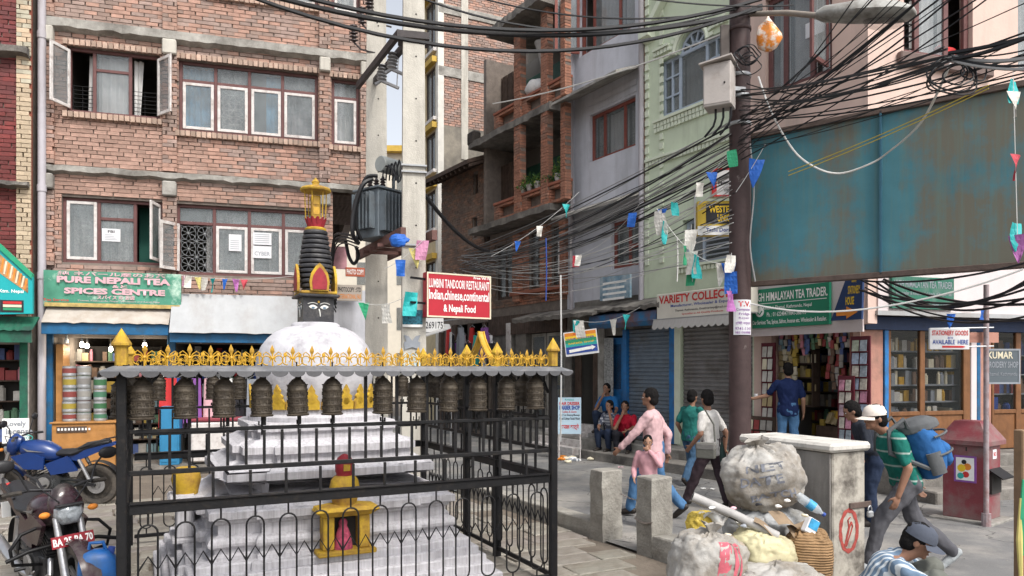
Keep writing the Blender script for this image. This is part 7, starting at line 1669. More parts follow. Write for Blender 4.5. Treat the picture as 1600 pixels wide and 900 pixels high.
# 5 man in navy at the tea trader
person('man in a navy t-shirt and jeans with his back turned at the tea trader', tuple(FR.world(FR.X(1230, -.3), -.28, ST)), R(72), pose(STAND, eL=(.06, .34, 1.12), wL=(.10, .58, 1.06), hL=(.3, 1, 0), look=(.25, .12)), cloth('navy_tee', (.012, .022, .075)), m_jean, m_leath, 1.66, 'short', skin=SKIN2, seed=5, untuck=.12)
cu = thing('paper_cup', 'small pale cup held by the man in navy', 'cup', FR.world(FR.X(1181, -.5), -.5, ST+1.03)); MB().lathe([(.026, 0), (.036, .09), (.032, .09), (.024, .01)], 12).build('cup', m_paper, cu, smooth=True)
# 6 person in dark jacket
person('person in a dark jacket bending behind the man with the backpack', gp_(1360, 9.2), R(165), pose(STAND, hip=(-.06, 0, .88), chest=(.10, 0, 1.24), head=(.22, 0, 1.46), eL=(.05, .25, 1.0), wL=(.25, .16, .95), eR=(.05, -.25, 1.0), wR=(.25, -.16, .95), look=(0, .4)), cloth('charcoal_jacket', (.03, .034, .045)), m_jean_d, m_leath, 1.66, 'long', seed=6)
# 7 man with cap and backpack
bpk = person('man in a white cap and green shirt striding with a blue backpack', gp_(1412, 7.15), R(176), pose(WALK, hip=(-.02, 0, .88), chest=(.12, 0, 1.25), head=(.27, 0, 1.475), kL=(.26, .10, .50), aL=(.36, .10, .10), kR=(-.14, -.10, .48), aR=(-.52, -.10, .16), eL=(.08, .27, 1.02), wL=(.17, .27, .76), eR=(-.05, -.27, 1.0), wR=(-.22, -.26, .78), look=(.1, .10)), stripes('teal_stripe_shirt', (.012, .125, .10), (.34, .40, .37), 2.3, 'Z', .3, None, .93), cloth('grey_trousers', (.085, .085, .095)), mat('trainer', (.30, .32, .33), .6, var=.5, vs=14), 1.70, 'short', cap=cloth('white_cap', (.62, .56, .50)), seed=7, voxel=.010)
bk = thing('backpack', 'bulging blue and grey backpack on the back of the man in the white cap', 'backpack', gp_(1412, 7.15), R(176))
m_bkb = cloth('backpack_blue', (.03, .115, .30)); m_bkg = cloth('backpack_grey', (.10, .105, .11))
Mb = T(-.155, 0, .98) @ RY(R(18))
b = MB()
b.loft([[Mb @ V(-.13*f+.03*math.cos(a)*0-d*math.cos(a)*.5-.02, w_*math.sin(a), z) for a in [2*PI*k/16 for k in range(16)]] for f, d, w_, z in ((.4, .16, .12, -.10), (.6, .27, .17, -.04), (.7, .33, .185, .10), (.6, .31, .18, .28), (.4, .25, .16, .40), (.2, .12, .10, .46))])
bake(b, 'main_compartment', m_bkb, bk, .012, 4, .008, 9, 3)
b = MB(); b.loft([[Mb @ V(-.235-d*math.cos(a), w_*math.sin(a), z) for a in [2*PI*k/14 for k in range(14)]] for d, w_, z in ((.03, .08, -.03), (.075, .13, .02), (.08, .135, .16), (.03, .10, .22))]); bake(b, 'front_pocket', m_bkb, bk, .012, 3, .006, 9, 5)
for sg in (-1, 1):
    b = MB(); b.loft([[Mb @ V(-.09-.07*math.cos(a), sg*.175+.035*math.sin(a), z) for a in [2*PI*k/10 for k in range(10)]] for z in (-.05, .16)]); b.build('side_pocket', m_bkg, bk, smooth=True)
    MB().tube([Mb @ V(.03, sg*.10, .44), V(.06, sg*.13, 1.47), V(.20, sg*.14, 1.36), V(.20, sg*.17, 1.15), Mb @ V(-.02, sg*.16, .02)], .022, 6).build('shoulder_strap', m_bkg, bk, smooth=True)
b = MB(); b.loft([[Mb @ V(-.10-d*math.cos(a), w_*math.sin(a), z) for a in [2*PI*k/14 for k in range(14)]] for d, w_, z in ((.20, .165, .37), (.19, .16, .44), (.10, .10, .49))]); bake(b, 'top_lid', m_bkg, bk, .012, 3)
for z in (.12, .30): MB().tube([Mb @ V(-.12-.21*math.cos(a), .195*math.sin(a), z) for a in [-1.5+3*k/10 for k in range(11)]], .012, 5).build('compression_strap', m_bkg, bk)
# 8 crouching man in the striped shirt
person('crouching man in a grey cap and striped shirt looking down by the cabinet', gp_(1392, 5.35), R(-22), dict(hip=(-.18, 0, .27), chest=(.01, 0, .54), head=(.18, 0, .735), kL=(.30, .16, .52), aL=(.10, .14, .10), kR=(.28, -.15, .50), aR=(.06, -.13, .10), fL=(1, 0, -.05), fR=(1, 0, -.05), eL=(.24, .24, .46), wL=(.42, .12, .28), eR=(.22, -.25, .46), wR=(.42, -.10, .26), look=(-.15, .45)), stripes('blue_stripe_shirt', (.13, .19, .27), (.46, .50, .53), 7.5, 'Y', .8), cloth('olive_trousers', (.13, .135, .12)), m_leath, 1.66, 'short', cap=cloth('slate_cap', (.075, .085, .11)), seed=8, voxel=.010, group=None)
# 9-11 men sitting on the plinth
def fr_pt(u, off, z): p = FR.world(FR.X(u, off), off, z); return tuple(p)
MB().box(FR.X(946, -.3), FR.X(962, -.3), -.32, -.002, ST-.019, ST+.36).build('door_sill', m_conc, sp, bevel=.02)
fa_ = R(-57.25-90)+.5
person('seated man in a blue t-shirt, chin on hand, at the blue door', fr_pt(953, -.22, ST+.33), fa_-.2, pose(SIT, eR=(.30, -.20, .30), wR=(.26, -.05, .60), hR=(-.1, .4, 1), pR=(-1, 0, 0), eL=(.22, .32, .34), wL=(.40, .40, .28)), cloth('bright_blue_tee', (.02, .13, .34)), m_jean_d, m_leath, 1.66, 'short', seed=9)
person('seated man in a checked shirt with a hand at his cheek', fr_pt(958, -.50, ST-.03), fa_-.25, pose(SIT, eL=(.28, .20, .32), wL=(.25, .08, .62), hL=(-.1, -.3, 1), pL=(-1, 0, 0)), stripes('checked_shirt', (.40, .41, .44), (.07, .08, .11), 5, 'X', 0, (.10, .11, .15)), m_jean_d, m_leath, 1.66, 'short', seed=10)
person('seated man in a red polo shirt resting his chin on his fist', fr_pt(979, -.48, ST-.03), fa_+.1, pose(SIT, eR=(.30, -.18, .32), wR=(.25, -.04, .62), hR=(-.1, .3, 1), pR=(-1, 0, 0)), cloth('red_polo', (.36, .012, .03)), cloth('black_trousers', (.018, .018, .024)), m_leath, 1.66, 'short', seed=11)
# ================================================================ kerb, bollards, chain
def oriented(name, label, cat, p, ang, group=None): return thing(name, label, cat, p, ang, group)
m_boll = mat('rough_bollard_concrete', (.31, .295, .262), .9, var=.18, vs=4, bump=.6, bs=35, dirt=(.17, .155, .135), ds=3.5, dt=.58)
KA = math.atan2(KD.y, KD.x)
def rblock(b, x0, x1, y0, y1, z0, z1, seed, n=4, j=.008):
    rs = random.Random(seed); rings = []
    for i in range(n+1):
        z = z0+(z1-z0)*i/n; ring = []
        for (x, y) in ((x0, y0), ((x0+x1)/2, y0), (x1, y0), (x1, (y0+y1)/2), (x1, y1), ((x0+x1)/2, y1), (x0, y1), (x0, (y0+y1)/2)): ring.append((x+rs.uniform(-j, j), y+rs.uniform(-j, j), z+rs.uniform(-j, j)))
        rings.append(ring)
    rings.append([(x0+(x-x0)*.0+(x-(x0+x1)/2)*.0+((x0+x1)/2+(x-(x0+x1)/2)*.93)-x0, (y0+y1)/2+(y-(y0+y1)/2)*.93, z1+.012) for (x, y, z) in rings[-1]])
    return b.loft(rings)
b0 = ground(922, 839); b1 = ground(995, 862)
for (p, label, h_) in ((b0, 'square concrete bollard beside the railing gate', .78), (b1, 'square concrete bollard with a chain hung round it', .80)):
    t = thing('concrete_bollard', label, 'bollard', p, KA, 'concrete bollards on the kerb')
    rblock(MB(), 0, .24, 0, .28, -.03, h_, int(p.x*100), 5, .010).build('block', m_boll, t)
kw = thing('kerb_wall', 'low concrete kerb running off from the bollard behind the railing', 'kerb', b0, KA)
rblock(MB(), -3.6, -.01, .02, .22, -.03, .17, 4, 2).build('kerb', m_boll, kw)
kw = thing('kerb_wall', 'low concrete kerb running from the chained bollard towards the rubbish', 'kerb', b1, KA)
rblock(MB(), .25, 2.6, .0, .26, -.03, .21, 5, 2).build('kerb', m_boll, kw)
ch = thing('chain', 'rusty steel chain slung round the concrete bollard', 'chain', b1, KA)
lk = MB(); lk.tube([(.016*math.cos(a), .009*math.sin(a), 0) for a in [2*PI*k/10 for k in range(10)]], .0035, 4, closed=True); lme = lk.mesh('chain_link', mat('rusty_chain', (.20, .17, .15), .6, var=.2))
pts = []
for i in range(46):
    t_ = i/45
    if t_ < .5: s_ = t_/.5; pts.append(V(-.015, .28-.29*s_, .56-.20*s_))
    else: s_ = (t_-.5)/.5; pts.append(V(-.015+.275*s_, -.012, .36-.03*math.sin(PI*s_)))
for i in range(45): d = (pts[i+1]-pts[i]); inst(lme, 'chain_link', ch, Matrix.Translation((pts[i]+pts[i+1])/2) @ d.to_track_quat('X', 'Z').to_matrix().to_4x4() @ RX(PI/2*(i % 2)))
for i in range(18): p = V(-.02-.02*i, .24+.0*i-.01*i, .56-.05*math.sin(PI*i/17)); inst(lme, 'chain_link', ch, Matrix.Translation(p) @ RX(PI/2*(i % 2)) @ RZ(0))
# ================================================================ grey cabinet
FC = Frame(2.609, 6.0, R(26.6))
cbn = FC.thing('street_cabinet', 'grimy concrete street cabinet with a painted red prohibition circle', 'cabinet')
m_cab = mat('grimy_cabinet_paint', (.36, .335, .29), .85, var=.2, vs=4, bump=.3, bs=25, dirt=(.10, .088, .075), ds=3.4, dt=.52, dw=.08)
m_cab2 = mat('streaked_shaded_cabinet_paint', (.25, .24, .225), .85, var=.15, vs=3, bump=.3, bs=25, dirt=(.13, .12, .11), ds=3.4, dt=.50, dw=.12, streak=True)  # grime streaks, plus the left face's shade put into a darker base
CZ = 1.27
MB().box(.012, .40, .0, .97, -.03, CZ).build('body', m_cab, cbn, bevel=.012); MB().box(-.004, .011, .02, .955, -.02, CZ-.01).build('shaded_side_sheet', m_cab2, cbn)  # thin sheet added over the left face to carry its darker, shaded tone
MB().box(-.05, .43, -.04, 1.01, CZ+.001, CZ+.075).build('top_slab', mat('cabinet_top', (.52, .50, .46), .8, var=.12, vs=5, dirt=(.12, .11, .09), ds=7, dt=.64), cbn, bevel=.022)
m_sign = mat('brick_red_brushwork', (.30, .055, .045), .8, var=.35, vs=20)
zc = FC.Z(1326, 829); xc = FC.X(1326)
rg = [(2*PI*k/36, .018+.004*math.sin(k*1.7)) for k in range(36)]; MB().add([(xc+(.10+sg*w_)*math.cos(a), -.003, zc+(.168+sg*w_)*math.sin(a)) for a, w_ in rg for sg in (-1, 1)], [(2*k, 2*((k+1) % 36), 2*((k+1) % 36)+1, 2*k+1) for k in range(36)]).build('painted_ring', m_sign, cbn)
for p, q, r_ in (((-.045, -.12), (.0, .02), .012), ((.0, .02), (.03, .07), .009), ((.0, .02), (-.01, .09), .008), ((.03, .07), (.045, .03), .007), ((.045, .03), (-.03, -.13), .006), ((-.01, .09), (.02, .11), .006)): MB().tube([(xc+p[0], -.001, zc+p[1]), (xc+q[0], -.001, zc+q[1])], r_, 5).build('painted_stroke', m_sign, cbn)
z = FC.Z(1340, 789); MB().box(.20, .46, -.014, -.001, z-.025, z+.025).build('hasp', m_rust, cbn, bevel=.004)
MB().tube([(.43+.022*math.cos(a), -.02, z-.05+.035*math.sin(a)) for a in [PI*k/10 for k in range(11)]], .006, 5).build('shackle', m_steel, cbn); MB().box(.40, .46, -.04, -.005, z-.11, z-.055).build('padlock', m_steel, cbn, bevel=.012)
# ================================================================ rubbish heap
m_sackw = mat('dirty_white_woven_sack', (.37, .36, .34), .75, var=.16, vs=7, bump=.3, bs=40, dirt=(.17, .14, .105), ds=3.0, dt=.55, dw=.14)
m_sacky = mat('cream_yellow_sack', (.52, .48, .30), .7, var=.15, vs=6, bump=.35, bs=18, dirt=(.28, .24, .16), ds=3, dt=.60)
m_sackb = mat('brown_jute', (.26, .16, .08), .9, var=.25, vs=9, bump=.6, bs=30, wave=('Z', 16, 1.5))
m_sackg = mat('grey_plastic_sack', (.34, .35, .36), .5, var=.2, vs=5, bump=.4, bs=12, dirt=(.13, .12, .10), ds=3, dt=.55)
def sack(label, c, r_, m, rz=0, seed=0, neck=True, lumps=.16, tilt=(0, 0), name='rubbish_sack', stripe=None, word=None):
    t = thing(name, label, 'sack', c, rz); b = MB(); n, mm = 88, 56; rs = random.Random(seed); off = V(rs.uniform(0, 50), rs.uniform(0, 50), 0)
    TM = RX(tilt[0]) @ RY(tilt[1]); lumps *= .7
    def surf(a, ph):
        ca, sa = math.cos(a), math.sin(a); cp, sp_ = math.cos(ph), math.sin(ph)
        f = lambda q, e: math.copysign(abs(q)**e, q)
        p = V(f(ca, .75)*f(cp, .62)*r_[0], f(sa, .75)*f(cp, .62)*r_[1], f(sp_, .7)*r_[2])
        k_ = 1/max(r_); top = max(0, (p.z/r_[2]-.25))
        wr = lambda q, e: max(0, 1-abs(mnoise.noise(q))*5)**e
        d = lumps*.75*mnoise.noise(p*1.9*k_+off)+lumps*.35*mnoise.noise(p*4.3*k_+off)
        d -= lumps*.32*wr(V(p.x*2.2, p.y*2.2, p.z*1.1)*k_*1.6+off, 1.5)+lumps*.22*wr(V(p.x*2, p.y*2, p.z*5)*k_*1.3+off*2, 1.5)
        d += .05*top*math.sin(11*a+4*mnoise.noise(p*3*k_+off))
        p = p*(1+d)
        p.z += .04*r_[2]
        return TM @ p
    for j in range(mm+1):
        for i in range(n): b.v.append(tuple(surf(2*PI*i/n, -PI/2+PI*j/mm)))
    for j in range(mm):
        for i in range(n):
            k = (i+1) % n; b.f.append([j*n+i, j*n+k, (j+1)*n+k, (j+1)*n+i]); b.c.append((1, 1, 1)); b.m.append(0)
    b.build('sack_body', m, t, smooth=True)
    if neck:
        b = MB(); N_ = 18; rings = []
        for (rr, z) in ((.30, .90), (.13, 1.03), (.10, 1.10), (.20, 1.22), (.26, 1.30)):
            rings.append([TM @ V(rr*r_[0]*(1+.3*math.sin(5*a+seed))*math.cos(a), rr*r_[1]*(1+.3*math.sin(5*a+seed))*math.sin(a), z*r_[2]+.04*math.sin(3*a)*r_[2]) for a in [2*PI*k/N_ for k in range(N_)]])
        b.loft(rings, caps=False); b.build('gathered_neck', m, t, smooth=True)
    if stripe:
        for (a0, a1, mm_) in stripe:
            b = MB(); b.sheet(lambda a, v_: surf(a0+(a1-a0)*a, -1.0+2.0*v_)*1.008, 6, 16); b.build('printed_stripe', mm_, t, smooth=True)
    if word:
        for (s_, a0, a1, p0, p1, mm_) in word:
            o = text(s_, 0, 1, 0, 1, 0, t, mm_, 'printed_word', .02)
            bm_ = bmesh.new(); bm_.from_mesh(o.data); bmesh.ops.triangulate(bm_, faces=bm_.faces); bmesh.ops.subdivide_edges(bm_, edges=bm_.edges, cuts=1); bm_.to_mesh(o.data); bm_.free()
            for v in o.data.vertices: v.co = surf(a0+(a1-a0)*v.co.x, p0+(p1-p0)*v.co.z)*1.012
    return t
sk_print = flat('sack_print_blue_grey', (.16, .17, .20), .7); sk_red = mat('sack_red_stripe', (.45, .10, .13), .7, var=.3, vs=16)
sack('big dirty white sack with faded print on top of the rubbish heap', pix(1192, 747, 5.95), (.32, .27, .255), m_sackw, R(-10), 3, True, .20, (.15, -.18), word=[('NET', -1.95, -1.15, .35, .62, sk_print), ('DATE', -2.1, -1.3, .02, .22, sk_print), ('BATCH', -1.9, -1.0, -.30, -.10, sk_print)])
sack('white sack with pink red stripes at the foot of the heap', pix(1105, 893, 5.35), (.28, .24, .27), m_sackw, R(12), 8, True, .22, (.0, .12), stripe=[(-1.65, -1.45, sk_red), (-1.38, -1.22, sk_red), (-1.15, -1.05, sk_red)], word=[('FU', -2.35, -2.0, -.5, -.1, sk_print)])
sack('cream yellow sack in the middle of the heap', pix(1192, 866, 5.55), (.24, .22, .16), m_sacky, R(20), 12, False, .2, (0, .25))
sack('coarse brown jute sack against the cabinet', pix(1262, 872, 5.62), (.18, .18, .22), m_sackb, R(-15), 17, False, .14)
sack('flat white sack at the bottom of the heap', pix(1212, 925, 5.3), (.34, .26, .2), m_sackw, R(5), 21, False, .22)
sack('grey plastic sack buried in the heap', pix(1150, 985, 5.6), (.45, .35, .28), m_sackg, R(5), 25, False, .2); sack('grey plastic sack below the big white sack', pix(1200, 835, 5.98), (.36, .24, .22), m_sackg, R(25), 26, False, .2); sack('pale sack pressed to the cabinet foot', pix(1240, 960, 5.75), (.3, .3, .32), m_sackw, R(40), 28, False, .2); sack('yellow printed bag poking out of the heap', pix(1096, 822, 5.7), (.12, .09, .11), mat('yellow_print_bag', (.52, .38, .06), .5, var=.5, vs=9, bump=.3), R(30), 31, False, .25)
sack('pale brown sack under the cardboard', pix(1150, 868, 5.6), (.2, .2, .15), mat('tan_sack', (.36, .30, .24), .8, var=.2, vs=6, bump=.4), R(0), 33, False, .2)
tb = thing('grey_pipe', 'grey plastic pipe lying across the rubbish heap', 'pipe', pix(1082, 776, 5.6)); d = pix(1215, 838, 5.5)-pix(1082, 776, 5.6)
MB().tube([(0, 0, 0), d*.5+V(0, 0, .01), d], .036, 12, caps=False).build('pipe', mat('old_grey_pipe', (.33, .32, .31), .6, var=.2, vs=7), tb, smooth=True); MB().tube([d*.002, d], .030, 12).build('pipe_bore', m_dark, tb)
pl2 = thing('white_plastic_scrap', 'crumpled white plastic scrap above the striped sack', 'plastic', pix(1122, 812, 5.62))
MB().sheet(lambda a, v_: ((a-.5)*.34+.05*v_, .06*math.sin(a*7+v_*3), .10*v_*math.sin(PI*a*.9+.3)+.035*math.sin(a*11)+.02*math.sin(v_*9)-.05*v_), 16, 8).build('sheet', mat('white_plastic', (.62, .62, .60), .5, var=.15, vs=12, dirt=(.2, .15, .12), ds=9, dt=.6), pl2, smooth=True)
bo = thing('plastic_bottle', 'clear plastic bottle with a blue label on the heap', 'bottle', pix(1240, 770, 5.75)); d = (pix(1286, 803, 5.7)-pix(1240, 770, 5.75)); L_ = d.length; Mq = d.to_track_quat('Z', 'Y').to_matrix().to_4x4()
m_pet = mat('clear_plastic', (.55, .60, .64), .12, var=.05, bump=0, alpha=.45, spec=.8)
MB().lathe([(0, 0), (.034, .0), (.038, .02), (.036, .06), (.038, .09), (.036, .12), (.038, .15), (.038, .19), (.028, .225), (.013, .25), (.013, L_)], 16, (0, 0, 0), Mq).build('bottle_body', m_pet, bo, smooth=True); MB().lathe([(.0395, .125), (.0395, .185)], 16, (0, 0, 0), Mq).build('label_band', flat('label_blue', (.05, .28, .50), .4, var=.4, vs=20), bo, smooth=True); MB().lathe([(.016, L_-.004), (.016, L_+.018), (0, L_+.018)], 12, (0, 0, 0), Mq).build('bottle_cap', INK['blue'], bo)
m_card = mat('brown_cardboard', (.24, .175, .115), .9, var=.2, vs=6)
for i, (u, v, Y, sx, sy, rot) in enumerate(((1228, 815, 5.6, .26, .16, (.5, .3, .4)), (1205, 832, 5.5, .3, .1, (.2, .5, -.3)), (1250, 828, 5.6, .18, .12, (.9, -.3, .2)))):
    t = thing('cardboard_piece', ('torn cardboard flap under the bottle', 'bent cardboard strip across the yellow sack', 'curled cardboard tube end by the jute sack')[i], 'cardboard', pix(u, v, Y)); Mx = Euler(rot).to_matrix().to_4x4()
    b = MB(); b.sheet(lambda a, q: Mx @ V((a-.5)*sx, (q-.5)*sy, .03*math.sin(a*4+i)), 8, 4); o = b.build('card', m_card, t)
t = thing('drink_carton', 'crushed blue and white drink carton on the heap', 'carton', pix(1266, 822, 5.55), R(20)); MB().box(-.05, .05, -.03, .03, -.06, .06, RY(.5)).build('carton', m_paper, t, bevel=.008); MB().box(-.045, .045, -.033, -.0305, -.02, .055, RY(.5)).build('label_print', flat('label_blue', (0, 0, 0)), t)
rs = random.Random(5)
for i in range(14):
    c = rs.choice(['pink', 'white', 'grey', 'cream', 'black', 'white']); u, v = rs.uniform(1110, 1280), rs.uniform(778, 850)
    t = thing('litter_scrap', f'small crumpled {c} scrap in the rubbish heap', 'litter', pix(u, v, rs.uniform(5.5, 5.62)), 0, 'scraps in the heap'); b = MB(); b.ball((0, 0, 0), (.026, .02, .012), 8, 6)
    for k, q in enumerate(b.v): f = 1+.7*mnoise.noise(V(*q)*40+V(i*7, 0, 0)); b.v[k] = (q[0]*f, q[1]*f, q[2]*f)
    b.build('scrap', INK[c], t)
# litter by the barber step
for i in range(16):
    p = ground(rs.uniform(872, 935), rs.uniform(712, 724)); c = rs.choice(['white', 'grey', 'cream', 'orange']); t = thing('litter_scrap', f'small {c} litter in the gutter by the barber board', 'litter', (p.x, p.y, .03), 0, 'gutter litter'); b = MB(); b.ball((0, 0, 0), (.08, .06, .035), 7, 5)
    for k, q in enumerate(b.v): f = 1+.7*mnoise.noise(V(*q)*15+V(i*7, 0, 0)); b.v[k] = (q[0]*f, q[1]*f, q[2]*f)
    b.build('scrap', INK[c], t)
# ================================================================ red bin
rbp = ground(1543, 822); FBn = Frame(rbp.x+.05, rbp.y+.12, R(38))
bn2 = FBn.thing('rubbish_bin', 'dusty dark red metal bin with a pitched hood and sticker', 'bin')
m_bin = mat('dusty_red_paint', (.20, .042, .052), .6, var=.15, vs=4, bump=.15, dirt=(.20, .15, .14), ds=2.2, dt=.56, dw=.12)
w_ = .50; hb = .98
MB().box(0, w_, 0, w_, .03, hb).build('body', m_bin, bn2, bevel=.008)
MB().loft([[(-.05, -.05, hb), (w_+.05, -.05, hb), (w_+.05, w_+.05, hb), (-.05, w_+.05, hb)], [(-.05, -.05, hb+.055), (w_+.05, -.05, hb+.055), (w_+.05, w_+.05, hb+.055), (-.05, w_+.05, hb+.055)], [(.10, .10, hb+.30), (w_-.10, .10, hb+.30), (w_-.10, w_-.10, hb+.30), (.10, w_-.10, hb+.30)]]).build('hood', m_bin, bn2)
MB().box(.13, .45, -.03, -.001, .36, .62).build('hatch', m_dark, bn2); MB().loft([[(.10, -.002, .66), (.48, -.002, .66), (.48, -.16, .56), (.10, -.16, .56)], [(.10, -.002, .68), (.48, -.002, .68), (.48, -.165, .575), (.10, -.165, .575)]]).build('hatch_flap', m_black, bn2)
stk = flat('sticker_mix', (.50, .40, .28), .5, var=.9, vs=22); MB().box(-.008, -.0005, .10, .36, .50, .84).build('sticker_border', INK['purple'], bn2); MB().box(-.011, -.0085, .125, .335, .525, .815).build('sticker', INK['white'], bn2)
for k, (y, z, r_, c) in enumerate(((.2, .70, .045, 'orange'), (.27, .68, .05, 'yellow'), (.22, .60, .04, 'red'), (.28, .58, .04, 'teal'), (.24, .76, .03, 'black'))): MB().lathe([(0, 0), (r_, 0), (r_, .002), (0, .002)], 10, (-.0115-.0003*k, y, z), RY(R(-90))).build('sticker_shape', INK[c], bn2)
MB().box(-.004, -.0005, .21, .225, .90, .95).build('slot', m_dark, bn2); MB().box(.24, .36, -.004, -.0005, .80, .92).build('small_notice', m_paper, bn2); text('NO', .26, .34, .83, .89, -.006, bn2, INK['red'], bold=.02)
MB().box(-.12, w_+.12, -.12, w_+.12, -.02, .03).build('bin_plinth', m_conc, bn2, bevel=.01)
# wooden post at the right edge
wp = pix(1597, 577, 5.6); t = thing('wooden_post', 'weathered wooden post with yellow and green cloth tied on', 'post', (wp.x, wp.y, 0))
MB().box(-.035, .06, -.05, .05, -.03, 1.49).build('post', mat('weathered_wood', (.23, .15, .09), .8, var=.25, vs=5, wave=('X', 3, 5)), t, bevel=.008)
for k, (c, z0_, z1_, x) in enumerate((('yellow', .35, .98, -.05), ('green', .55, 1.12, -.03))): MB().tube([(x, -.06, z0_), (x-.015, -.065, (z0_+z1_)/2), (x-.0, -.06, z1_)], [.012, .022, .010], 6).build('cloth_strip', m_flag[c], t)
# ================================================================ motorcycles
def motorcycle(label, loc, ang, paint, plate=None, lean=4, guard=False):
    t = thing('motorcycle', label, 'motorcycle', loc, ang); t.rotation_euler = (R(lean), 0, ang)
    chrome = mat('dull_chrome', (.42, .42, .43), .3, var=.15, vs=9, metal=.8); blk = mat('black_plastic', (.018, .018, .02), .5, var=.2); eng = mat('engine_black', (.04, .04, .042), .5, var=.4, vs=14, metal=.3); alu = mat('dirty_alloy', (.22, .215, .21), .5, var=.3, vs=10, metal=.4); seatm = mat('black_vinyl', (.02, .02, .022), .55, var=.15)
    XR, XF, RW = -.64, .66, .30
    def wheel(x):
        w_ = MB().lathe([(RW-.085, -.035), (RW-.06, -.048), (RW-.02, -.045), (RW, -.015), (RW, .015), (RW-.02, .045), (RW-.06, .048), (RW-.085, .035), (RW-.085, -.035)], 32, (x, 0, RW), RX(R(90))).build('wheel', m_rub, t, smooth=True)
        MB().lathe([(RW-.105, -.03), (RW-.08, -.036), (RW-.08, .036), (RW-.105, .03), (RW-.105, -.03)], 32, (x, 0, RW), RX(R(90))).build('rim', blk, w_, smooth=True)
        for k in range(5):
            a = 2*PI*k/5+.3; c = V(x, 0, RW)
            for da in (-.12, .12): MB().bar(c+V(math.cos(a), 0, math.sin(a))*.04, c+V(math.cos(a+da), 0, math.sin(a+da))*(RW-.10), .022, .02, (0, 1, 0)).build('spoke', alu, w_)
        MB().lathe([(0, -.06), (.045, -.06), (.05, 0), (.045, .06), (0, .06)], 14, (x, 0, RW), RX(R(90))).build('hub', alu, w_, smooth=True)
        MB().lathe([(.07, -.058), (.125, -.058), (.125, -.062), (.07, -.062), (.07, -.058)], 24, (x, 0, RW), RX(R(90))).build('brake_disc', chrome, w_)
    wheel(XR); wheel(XF)
    def P(nm, m, mb, **k): return mb.build(nm, m, t, **k)
    for sg in (-1, 1):
        P('fork', chrome, MB().tube([(XF, sg*.085, RW), (XF-.06, sg*.085, .52), (XF-.20, sg*.085, .95)], [.032, .030, .020], 10), smooth=True)
        P('swingarm', blk, MB().bar((XR, sg*.085, RW), (-.10, sg*.075, .36), .03, .05, (0, 1, 0))); P('shock_absorber', INK['red'] if False else chrome, MB().tube([(XR+.06, sg*.11, .38), (XR+.20, sg*.10, .68)], .025, 8))
        P('footpeg', blk, MB().cyl((-.02, sg*.10, .33), (-.02, sg*.26, .33), .016, n=6))
        P('mirror_stem', blk, MB().tube([(XF-.26, sg*.22, 1.02), (XF-.28, sg*.27, 1.15), (XF-.27, sg*.33, 1.22)], .008, 5)); P('mirror', blk, MB().ball((XF-.27, sg*.37, 1.235), (.025, .075, .05), 12, 8), smooth=True)
        P('grip', m_rub, MB().cyl((XF-.32, sg*.25, 1.01), (XF-.37, sg*.37, 1.00), .018, n=8)); P('turn_signal', INK['orange'], MB().ball((XF-.10, sg*.17, .84), (.03, .04, .025), 8, 6), smooth=True)
        P('side_panel', paint, MB().prism([(-.42, .52), (-.06, .46), (.02, .62), (-.30, .74)][:: 1], sg*.10-.02, sg*.10+.02), bevel=.015)
        P('tail_panel', paint, MB().prism([(-.42, .66), (-.20, .70), (-.45, .80), (-.92, .92), (-.95, .89)][::1], sg*.085-.02, sg*.085+.02), bevel=.01)
        P('grab_rail', blk, MB().tube([(-.45, sg*.12, .84), (-.70, sg*.13, .93), (-.88, sg*.09, .97)], .012, 6))
        if guard:
            P('crash_bar', m_black, MB().tube([(.25, sg*.05, .72), (.33, sg*.28, .68), (.34, sg*.36, .58), (.30, sg*.34, .45), (.20, sg*.10, .38)], .014, 8), smooth=True); P('crash_bar', m_black, MB().tube([(.36, sg*.02, .56), (.38, sg*.25, .55), (.36, sg*.40, .50)], .016, 8), smooth=True)
    P('front_mudguard', paint, MB().sheet(lambda a, q: V(XF+(RW+.035)*math.cos(R(15)+a*R(140)), (q-.5)*.13, RW+(RW+.035-.02*abs(q-.5)*2)*math.sin(R(15)+a*R(140))), 16, 4), smooth=True)
    P('rear_mudguard', blk, MB().sheet(lambda a, q: V(XR+(RW+.04)*math.cos(R(60)+a*R(110)), (q-.5)*.14, RW+(RW+.04)*math.sin(R(60)+a*R(110))), 14, 3), smooth=True)
    P('handlebar', blk, MB().tube([(XF-.38, -.36, 1.00), (XF-.30, -.20, 1.02), (XF-.24, 0, .99), (XF-.30, .20, 1.02), (XF-.38, .36, 1.00)], .013, 8), smooth=True)
    hlp = MB(); hlp.loft([[V(XF-.18+dx, w_*math.cos(a), .86+dz+h_*math.sin(a)) for a in [2*PI*k/14 for k in range(14)]] for dx, w_, h_, dz in ((-.12, .06, .07, .06), (-.03, .12, .16, .03), (.03, .125, .14, .0), (.055, .10, .11, -.02))]); P('headlight_cowl', paint, hlp, smooth=True)
    hp_ = [(-.10, .035), (-.03, .05), (.03, .05), (.10, .035), (.105, -.02), (.055, -.095), (-.055, -.095), (-.105, -.02)]
    P('headlight', mat('headlight_glass', (.30, .33, .36), .08, var=.6, vs=18, bump=0, spec=.9), MB().loft([[V(XF-.10+dx-.35*min(0, -zz)*0-.25*abs(yy)*.8, yy*f, .835+zz*f) for yy, zz in hp_] for dx, f in ((-.02, 1.0), (.02, .97), (.045, .75), (.055, .3))]), smooth=True)
    P('headlight_brow', blk, MB().box(XF-.12, XF-.055, -.095, .095, .885, .90), bevel=.006)
